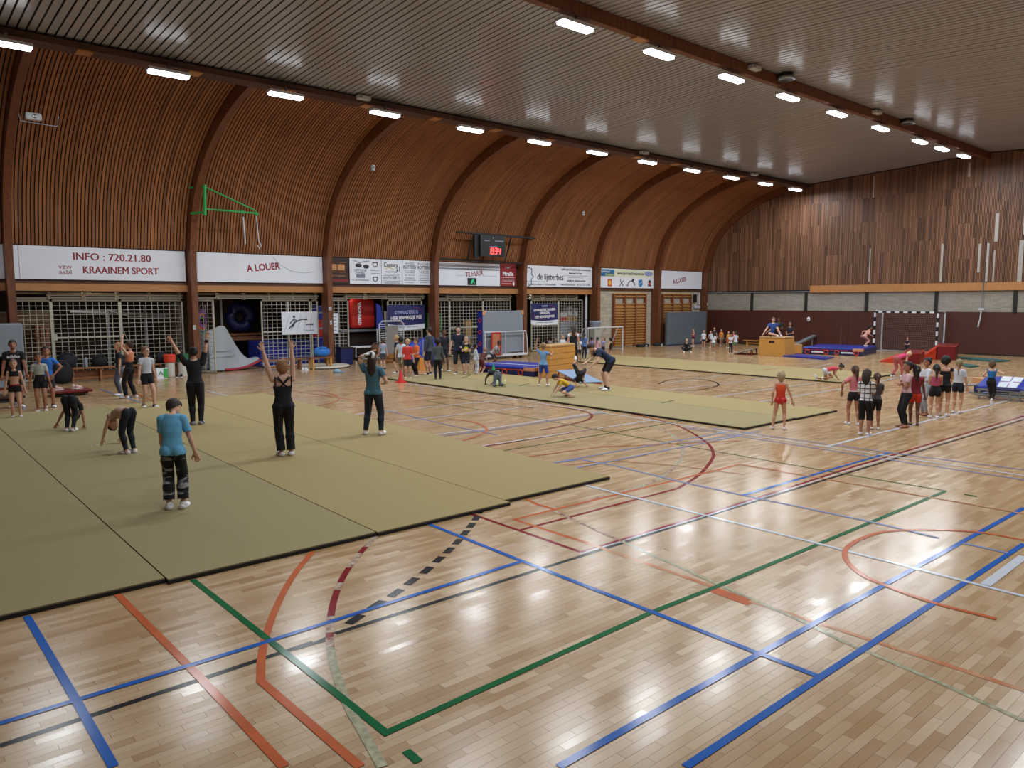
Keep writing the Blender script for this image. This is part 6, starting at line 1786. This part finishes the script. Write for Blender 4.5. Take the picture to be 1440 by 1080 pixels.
person('woman in teal tee with hands on her head, long dark ponytail', (7.483,12.746),1.6,45, dict(hl=(.02, .05, .99), hr=(.1, -.12, .62), pal=(.1, 2, .1), par=(-.3, .6, -1), fl=(-.02, .1, .04), fr=(-.05, -.1, .045)), kid=False, sk='l', hair='#2a1b14', hs='long', top=('#3f6678', .55, .08, .95), bot=('#18222e', 1.93, .25), shoes='w', z=M_, vox=.009, extra=armband('l', -.25, .35))
g = thing('head_scarf', 'pale cloth held on top of the head of the woman in teal', 'cloth', (*(7.421,12.695), 1.6)); MB().tube([(-.1, .13, -.1), (-.06, .13, -.01), (0, .08, .03), (.03, 0, .05), (.02, -.07, .03), (-.03, -.12, -.05)], .028, 8).ell((-.05, .05, .01), (.07, .05, .025), 4).build('cloth', M_WSTEEL, g, True)
# --- boys' group in front of the banner gate
person('small child in pale blue-grey tee seen from behind, by the bench', (15.528,25.635),1.2,69, sk='l', hair='#4a3a2c', top=('#8f9bb0', .6, .12, .95), bot=('#4d5563', .8, .3), shoes='k', vox=.014)
person('child in dark clothes hidden behind the white tee boy', (14.952,23.746),1.4,148, sk='l', hair='#a58a5c', top=('#1b1f2c', .6, .1, .95), bot=('#1a1a20', .8, .3), shoes='wk', vox=.015)
person('boy in white tee and grey shorts, dark hair, facing away', (14.223,22.273),1.42,37, sk='m', hair='#1d1714', top=('#c3ccd8', .6, .08, .95), bot=('#7a7a76', .8, .3), shoes='wk', vox=.014)
person('blond boy in bright red tee and black shorts by the cone', (14.118,21.709),1.36,235, sk='l', hair='#b09468', top=('#c8372f', .95, .06, .95), bot=('#17171c', .75, .3), shoes='w', face=True, vox=.013)
person('boy in orange tee and black trousers looking left', (14.748,22.132),1.34,176, 'front', sk='l', hair='#4a3220', top=('#d8662a', .7, .1, .95), bot=('#15151a', 1.93, .3), shoes='w', face=True, vox=.013)
person('man in dark grey sweatshirt and shorts turned to the right', (15.376,22.256),1.74,115, kid=False, sk='l', hair='#2a1d17', top=('#3d4450', 1.9, .05, .95), bot=('#1c2236', .8, .3), shoes='wk', vox=.014)
person('person in dark clothes behind the man in grey sweatshirt', (16.755,23.26),1.6,254, 'walk', sk='d', hair='#171311', top=('#1a1c26', .7, .1, .95), bot=('#191a22', .8, .3), shoes='wk', vox=.015)
person('child in olive grey sweater and black trousers, back turned', (14.597,20.636),1.4,60, sk='v', hair='#141110', hs='curly', top=('#4b5150', 1.85, .05, .95), bot=('#121216', 1.93, .3), shoes='k', vox=.013)
person('tall man in navy and white shirt facing the boys', (16.304,21.765),1.76,231, dict(hl=(.12, .1, .6), hr=(.02, -.17, .5), pa=(-.6, .8, -.5), fl=(0, .12, .04), fr=(0, -.06, .04)), kid=False, sk='p', hair='#2b211c', top=('#1a2338', .55, .05, .95), bot=('#15171f', 1.1, .3), shoes='wk', face=True, vox=.013)
person('boy in black tee with yellow print and dark shorts', (16.35,21.364),1.38,228, 'folded', sk='p', hair='#a58a66', top=('#17181d', .7, .05, .95), bot=('#1d2336', .85, .3), shoes='k', face=True, vox=.013, extra=chest_print(None, .09, .13, mat('yellow_print3', '#c9c23c', .7)))
person('small child in white long-sleeved top before the blue mat', (16.593,21.141),1.14,352, sk='m', hair='#15110f', top=('#c5ccd8', 1.9, .02, .95), bot=('#c9ccd2', 1.93, .3), shoes='w', vox=.014, tw=-20)
person('child in maroon top leaning on the blue crash mat', (17.077,21.423),1.12,21, dict(P=(0, 0, .44), l1=35, l2=45, hp=30, hl=(.25, .1, .42), hr=(.25, -.1, .42), fl=(-.08, .06, .04), fr=(-.08, -.06, .04)), sk='l', hair='#8a6c52', top=('#5a2c2c', .6, .1, .95), bot=('#6a3030', .8, .3), shoes='w', vox=.014)
person('child in striped top leaning over blue crash mat edge', (19.284,23.5), 1.25, 300, dict(P=(0, 0, .46), l1=40, l2=50, hp=25, hl=(.28, .1, .42), hr=(.28, -.1, .42)), sk='d', hair='#1a1210', top=('#a9a4a6', .6, .1, .95), bot=('#26262c', .8, .3), shoes='w', face=True, vox=.014)
person('boy in faded jeans crawling on the mat, pale soles showing', (14.665,17.705), 1.34, 70, dict(P=(-.02, -.04, .26), l1=78, l2=92, hp=100, hl=(.34, .13, .045), hr=(.34, -.05, .045), fl=(-.24, .06, .05), fr=(-.22, -.13, .05), dl=(-.2, 0, 1), dr=(-.2, 0, 1), pk=(1, 0, -.8), pa=(-.3, .5, .3)), sk='v', hair='#171210', hs='curly', top=('#15151a', .6, .1, .95), bot=('jeans', 1.8, .25), shoes='y', z=M_, vox=.012)
person('boy in light blue tee and royal blue shorts, one arm raised', (15.741,16.727),1.32,32, dict(hl=(.04, .16, 1.02), hr=(.05, -.2, .78), pal=(-.3, 1, -.2), par=(-.3, 1, -.3), fl=(0, .1, .04), fr=(-.03, -.1, .05)), sk='m', hair='#8a7250', top=('#6f9cc4', .6, .06, .95), bot=('#2a48b0', .85, .3), shoes='w', z=M_, vox=.012)
person('boy in yellow tee and blue shorts crouching on the mat', (14.408,14.413), 1.26, 150, dict(P=(-.1, 0, .2), l1=50, l2=62, hp=58, hl=(.3, .1, .045), hr=(.3, -.1, .045), fl=(-.12, .09, .04), fr=(-.1, -.08, .04), pk=(1, .3, .3), pa=(-.3, .6, .3)), sk='p', hair='#1b1512', top=('#cfa92c', .6, .3, .95), bot=('#3c5290', .8, .3), shoes=None, z=M_, vox=.012)
person('child in dark clothes rolling upside down beside the coach', (16.295,15.702), 1.3, 60, dict(P=(.02, 0, .32), l1=140, l2=120, hp=90, hl=(-.2, .12, .045), hr=(-.16, -.12, .045), fl=(.3, .02, .6), fr=(.1, -.1, .2), dl=(.3, 0, 1), pk=(.3, .2, .6), pa=(-1, .5, 0)), sk='m', hair='#1b1512', top=('#26282e', .7, .0, .95), bot=('#1e2026', 1.0, .4), shoes='w', z=M_, vox=.012)
person('coach in navy tee and black shorts bending with arms reaching down', (16.463,14.801), 1.74, 150, dict(P=(-.06, 0, .49), l1=48, l2=62, hp=60, hl=(.3, .12, .42), hr=(.3, -.14, .47), fl=(.02, .14, .04), fr=(-.02, -.1, .04), pa=(-.3, .5, -.3)), kid=False, sk='p', hair='#2a1f1a', top=('#1d2c48', .62, .1, .95), bot=('#121216', .88, .32), shoes='wk', z=M_, vox=.011, extra=chest_print('GYM', .15, .02, M_TEXTW, back=True) if False else None)
# --- girls behind the vaulting box
person('girl in a grey pink top with dark bun, leftmost of line', (23.013,24.048),1.094,76, 'stand', sk='d', hair='#15110f', hs='bun', top=('#8a7f86', 0, 0.3, 0.95), bot=('#a03038', 0.4, 0.3), shoes='w', vox=.016)
person('child in slate top and red shorts, second in line', (23.48,24.17),0.981,66, 'stand', sk='l', hair='#7a6a58', hs='short', top=('#4a4f66', 0.5, 0.1, 0.95), bot=('#a8252e', 0.6, 0.35), shoes='w', vox=.016)
person('girl in white tee and pink shorts looking at woman in dungarees', (23.426,23.666),1.156,265, 'stand', sk='l', hair='#8a5f40', hs='bun', top=('#ccd0da', 0.6, 0.1, 0.95), bot=('#b03a5a', 0.6, 0.3), shoes='w', vox=.016)
person('child in white tee with black hair beside the dungarees', (23.85,23.826),1.043,45, 'folded', sk='d', hair='#100e0d', hs='curly', top=('#c3c7d0', 0.5, 0.25, 0.95), bot=('#1a1a20', 0.7, 0.35), shoes='w', vox=.016)
person('child in white tee and black shorts right of dungarees', (23.666,22.901),1.08,214, 'stand', sk='d', hair='#15110f', hs='twobuns', top=('#c9ccd4', 0.5, 0.1, 0.95), bot=('#15151a', 0.7, 0.3), shoes='w', vox=.016)
person('girl in mid blue tee and dark leggings, back turned', (24.405,23.31),1.231,34, 'stand', sk='l', hair='#3a281e', hs='pony', top=('#4b70a6', 0.5, 0.1, 0.95), bot=('#1c2438', 1.9, 0.3), shoes='w', vox=.016)
person('girl in lilac tee walking before small goal, leftmost there', (24.963,23.359),1.023,13, 'walk', sk='m', hair='#1a1411', hs='bun', top=('#9488b4', 0.5, 0.1, 0.95), bot=('#b48f88', 0.6, 0.3), shoes='w', vox=.016)
person('girl in pale pink top with dark ponytail before small goal', (24.844,22.902),1.042,23, 'stand', sk='l', hair='#1c1512', hs='pony', top=('#c79aa2', 0.5, 0.1, 0.95), bot=('#2a2030', 0.5, 0.3), shoes='w', vox=.016)
person('girl in lilac blue top facing left before the small goal', (25.337,23.011),1.022,182, 'stand', sk='l', hair='#6a4a34', hs='pony', top=('#8d8fc0', 0.3, 0.3, 0.95), bot=('#1f2330', 0.5, 0.3), shoes='w', vox=.016)
person('girl in black tank top, rightmost before the small goal', (24.955,22.246),1.029,82, 'walk', sk='l', hair='#17120f', hs='pony', top=('#141418', 0, 0.1, 0.9), bot=('#a67a66', 0.3, 0.2), shoes='w', vox=.016)
person('woman in black dungarees over white tee, long brown hair', (21.919,21.529),1.66,54, kid=False, sk='l', hair='#3a281e', hs='long', top=('#15161c', 0, .05, .78), bot=('#15161c', 1.93, .3), shoes='w', vox=.013, extra=lambda root, J, Hc, HB, HR, h, S, sd: [MB().tube([tuple(J[k]['sh']*h), tuple((J[k]['sh']*.5+J[k]['el']*.5)*h)], .037*h, 10, r1=.034*h).build('white_sleeve', cm('#c9ccd4'), root, True) for k in 'lr'])
person('child in raspberry tank top standing before leaning grey mat', (36.859,26.431),1.033,156, 'folded', sk='l', hair='#7a5a40', hs='bun', top=('#b02a45', 0, 0.1, 0.9), bot=('#1a1a20', 0.4, 0.3), shoes='w', vox=.017)
person('girl in white tee and black shorts, left of far white group', (35.577,24.845),1.026,235, 'stand', sk='l', hair='#6b5442', hs='short', top=('#ccd1da', 0.6, 0.05, 0.95), bot=('#1b1b20', 0.6, 0.3), shoes='w', vox=.017)
person('child in white top and dark shorts, moving sideways', (36.414,24.957),0.961,184, 'walk', sk='l', hair='#5a4536', hs='short', top=('#c5cad4', 0.5, 0.1, 0.95), bot=('#1b1b20', 0.7, 0.3), shoes='w', vox=.017)
person('taller person in dark clothes standing behind the white-shirted children', (38.33,26.027),1.091,214, 'stand', sk='l', hair='#3a2c22', hs='short', top=('#2a2a30', 0.6, 0.05, 0.95), bot=('#1b1b20', 1.9, 0.3), shoes='w', vox=.017)
person('child in white tee and grey shorts with dark hair, back turned', (32.969,22.418),1.049,34, 'stand', sk='m', hair='#15110f', hs='pony', top=('#d0d5de', 0.9, 0.0, 0.95), bot=('#8a948c', 0.75, 0.3), shoes='w', vox=.017)
person('blond child in orange tee facing the hall', (38.631,25.741),0.965,214, 'stand', sk='l', hair='#c4a878', hs='short', top=('#d0802a', 0.6, 0.05, 0.95), bot=('#7a7a60', 0.8, 0.3), shoes='w', vox=.017)
person('child in yellow and orange tee right of the orange tee child', (37.133,24.275),0.92,183, 'stand', sk='l', hair='#b0905c', hs='short', top=('#d9a83a', 0.5, 0.3, 0.95), bot=('#c8653a', 0.8, 0.35), shoes='w', vox=.017)
person('child in red top almost hidden in the far group', (37.919,24.462),0.893,213, 'stand', sk='l', hair='#2a1d17', hs='short', top=('#a83034', 0.6, 0.05, 0.95), bot=('#2a2a30', 0.8, 0.3), shoes='w', vox=.017)
person('child in white tee and black leggings with dark belt', (33.135,21.529),0.998,233, 'folded', sk='m', hair='#1a1411', hs='bun', top=('#cfd3dc', 0.6, 0.15, 0.95), bot=('#15151a', 1.93, 0.4), shoes='w', vox=.017)
person('child in white tee and green shorts, right end of far group', (34.255,21.965),1.062,43, 'front', sk='m', hair='#2a1d17', hs='short', top=('#ccd0da', 0.6, 0.0, 0.95), bot=('#5d8a70', 0.7, 0.3), shoes='w', vox=.017)
person('person in black tee and trousers standing behind the far box', (36.258,20.081),1.568,179, 'front', sk='m', hair='#171210', hs='pony', top=('#26262c', 0.55, 0.05, 0.95), bot=('#141418', 1.93, 0.3), shoes='w', vox=.017)
person('child in dark top standing inside the handball goal', (37.919,14.974),0.882,162, 'front', sk='l', hair='#4a3426', hs='short', top=('#1c1e36', 0.6, 0.05, 0.95), bot=('#17171c', 0.9, 0.3), shoes='w', vox=.017)
person('child in black sitting on the floor with knees apart', (32.427,23.684), 1.2, 225, dict(P=(0, 0, .09), l1=10, hl=(.12, .2, .06), hr=(.12, -.2, .06), fl=(.3, .14, .04), fr=(.3, -.14, .04), pk=(.3, 1, 1)), sk='l', hair='#b9a284', hs='short', top=('#16171d', 1.9, .0, .95), bot=('#16171d', 1.9, .3), shoes='w', vox=.016)
person('person in blue tee sitting on the lower vaulting box', (33.284,19.308), 1.68, 215, dict(P=(-.1, 0, .065), l1=10, hl=(-.05, -.26, .03), hr=(.1, -.3, .03), fl=(.12, .2, .03), fr=(.1, .12, .03), pk=(1, .6, .2), hp=-4), kid=False, sk='p', hair='#5a4636', top=('#3d55a0', .55, .0, .95), bot=('#23242c', 1.0, .3), shoes='w', z=.93, vox=.014, face=True)
person('person in black behind the seated one, arms folded', (37.417,21.383),1.75,200, 'folded', kid=False, sk='d', hair='#15110f', hs='bun', top=('#1b1b20', .55, .05, .95), bot=('#15151a', 1.93, .3), shoes='k', vox=.015)
person('child in pale pink leotard crouching on the far crash mat', (37.9, 16.95), 1.35, 330, dict(P=(-.06, 0, .36), l1=38, l2=42, hp=20, hl=(-.05, .17, .42), hr=(.12, -.17, .4), fl=(.02, .05, .04), fr=(-.06, -.06, .04), pk=(1, 0, 0)), sk='l', hair='#17120f', hs='bun', top=('#c79284', 0, .0, .95), bot=('#c79284', .6, .3), shoes='w', z=.355, vox=.014)
person('girl in red pink top and white shorts crawling on far mat', (23.889,11.873), 1.24, 315, dict(P=(-.05, 0, .25), l1=75, l2=85, hp=70, hl=(.3, .12, .045), hr=(.24, -.1, .045), fl=(-.24, .05, .04), fr=(-.12, -.08, .04), dl=(-.3, 0, 1), dr=(.3, 0, -1), pk=(1, 0, -.8)), sk='m', hair='#1a1411', hs='pony', top=('#c03a50', .2, .2, .95), bot=('#c9cbd2', .5, .35), shoes='w', z=M_, vox=.012)
person('small blond girl in orange red leotard, standing on mat corner', (14.096,7.962),1.2,24, dict(hl=(-.02, .13, .5), hr=(.02, -.19, .5), fl=(0, .115, .04), fr=(0, -.075, .04), par=(-.2, 1, 0)), sk='l', hair='#a39274', hs='bob', top=('leotard', 0, .0, .9), bot=('leotard', .12, .2), shoes='w', vox=.01)
person('girl in salmon tee and black shorts, hand on hip, ponytail', (15.821,7.264),1.252,45, dict(hl=(.0, .2, .57), hr=(.02, -.15, .46), pal=(-.6, 1, 0), fl=(0, .07, .04), fr=(-.08, -.07, .04)), sk='m', hair='#4a3024', hs='pony', top=('#cf7880', .7, .22, .95), bot=('#17181f', .4, .32), shoes='w', vox=.01, extra=waistband('#d5d5da', .005))
person('girl in white checked tee and long black shorts, dark hair', (14.713,6.523),1.291,14, 'folded', sk='m', hair='#30221b', hs='loose', top=('plaid', .85, .18, .95), bot=('#0e0f13', 1.2, .4, .008, 0), shoes='w', vox=.01)
person('child in dark floral top hidden behind the checked tee girl', (15.533,6.678),1.16,33, 'folded', sk='m', hair='#4a2f24', hs='pony', top=('#45404a', .6, .2, .95), bot=('#101014', .7, .3), shoes='w', vox=.012)
person('child in pink bending over the orange wedge', (26.996,10.926), 1.36, 340, dict(P=(-.05, 0, .47), l1=70, l2=85, hp=75, hl=(.3, .08, .4), hr=(.28, -.08, .38), fl=(-.12, .06, .04), fr=(.08, -.06, .04), pk=(1, 0, 0)), sk='l', hair='#cdb08a', hs='bun', top=('#c8406a', .1, .1, .95), bot=('#b05a60', 1.9, .3), shoes='wk', vox=.012)
person('girl in pale pink tee and black trousers, arms folded, barefoot', (16.255,6.385),1.368,136, 'folded', sk='m', hair='#241813', hs='pony', top=('#c9a3a8', .6, .2, .95), bot=('#111116', 1.93, .38), shoes=None, face=True, vox=.01)
person('girl with long dark ponytail and red shorts behind pale pink tee girl', (16.681,6.37),1.257,31, sk='d', hair='#1d1411', hs='pony', top=('#7a2430', .3, .2, .95), bot=('#c23a24', .5, .35), shoes=None, vox=.012)
person('girl in white top and grey leggings turned to the left', (18.327,6.781),1.316,145, 'folded', sk='m', hair='#15110f', hs='bun', top=('#c8ccd6', 1.6, .2, .95), bot=('#9a9ea6', 1.9, .35), shoes=None, face=True, vox=.011)
person('girl in pink halter top and black shorts, black ponytail', (18.03,6.475),1.206,25, 'folded', sk='l', hair='#100d0c', hs='pony', top=('#b0506a', 0, .3, .9), bot=('#101015', .4, .38), shoes='w', vox=.01)
person('girl in black tank top with curly black hair', (18.522,6.46),1.356,14, 'folded', sk='l', hair='#120e0d', hs='curly', top=('#121217', .1, .1, .85), bot=('#15161c', .4, .3), shoes='w', vox=.01)
person('girl in white tee and navy shorts with blond plait', (19.227,6.421),1.257,10, sk='l', hair='#8a7858', hs='plait', top=('#c6cad4', .7, .22, .95), bot=('#151a30', .45, .34), shoes='w', vox=.01)
person('girl in bright blue top and black leggings running to trampoline', (21.588,6.455),1.099,7, dict(fl=(.12, -.02, .045), fr=(-.1, -.05, .1), hl=(.1, .16, .62), hr=(.12, -.2, .72), dr=(.3, 0, -1)), sk='p', hair='#5a4434', hs='bob', top=('#1f6aa8', .1, .32, .88), bot=('#0f1014', 1.93, .45), shoes='w', vox=.01)

# ------------------------------------------------------------------ lettering becomes plain mesh; small pieces go under the part that carries them
dg = bpy.context.evaluated_depsgraph_get()
for o in [o for o in bpy.data.objects if o.type == 'FONT']:
    me = bpy.data.meshes.new_from_object(o.evaluated_get(dg))
    n = bpy.data.objects.new('tmp_name', me)
    COL.objects.link(n); n.parent = o.parent; n.matrix_local = o.matrix_local.copy()
    nm = o.name; bpy.data.objects.remove(o); n.name = nm
CARRY = {'eye': 'body', 'eyebrow': 'body', 'mouth': 'body', 'glasses': 'body', 'print': 'shirt', 'waistband': 'shorts', 'diffuser': 'housing', 'hanger': 'housing', 'digit': 'case', 'colon': 'case', 'caption': 'case',
         'air_ring': 'side_wall', 'corner_patch': 'side_wall', 'cover_plate': 'case', 'lens': 'case', 'board_seam': 'board', 'cross_tape': 'bed', 'hand_hole': 'box_section', 'rocker': 'plate',
         'pink_curve': 'blue_field', 'grip': 'body', 'sole': 'shoe', 'running_figure': 'case', 'lock_box': 'upright', 'picture': 'board', 'crest': 'board'}
base = lambda s: s.split('.')[0]
for root in [o for o in bpy.data.objects if o.parent is None and o.get('category')]:
    ch = list(root.children)
    for c in ch:
        tgt = CARRY.get(base(c.name))
        if base(c.name) == 'lettering': tgt = 'board' if any(base(k.name) == 'board' for k in ch) else 'blue_field' if any(base(k.name) == 'blue_field' for k in ch) else 'cover' if any(base(k.name) == 'cover' for k in ch) else 'side_wall'
        if not tgt or c.children: continue
        host = [k for k in ch if base(k.name) == tgt and k is not c]
        if host and c.type == 'MESH': c.parent = host[0]
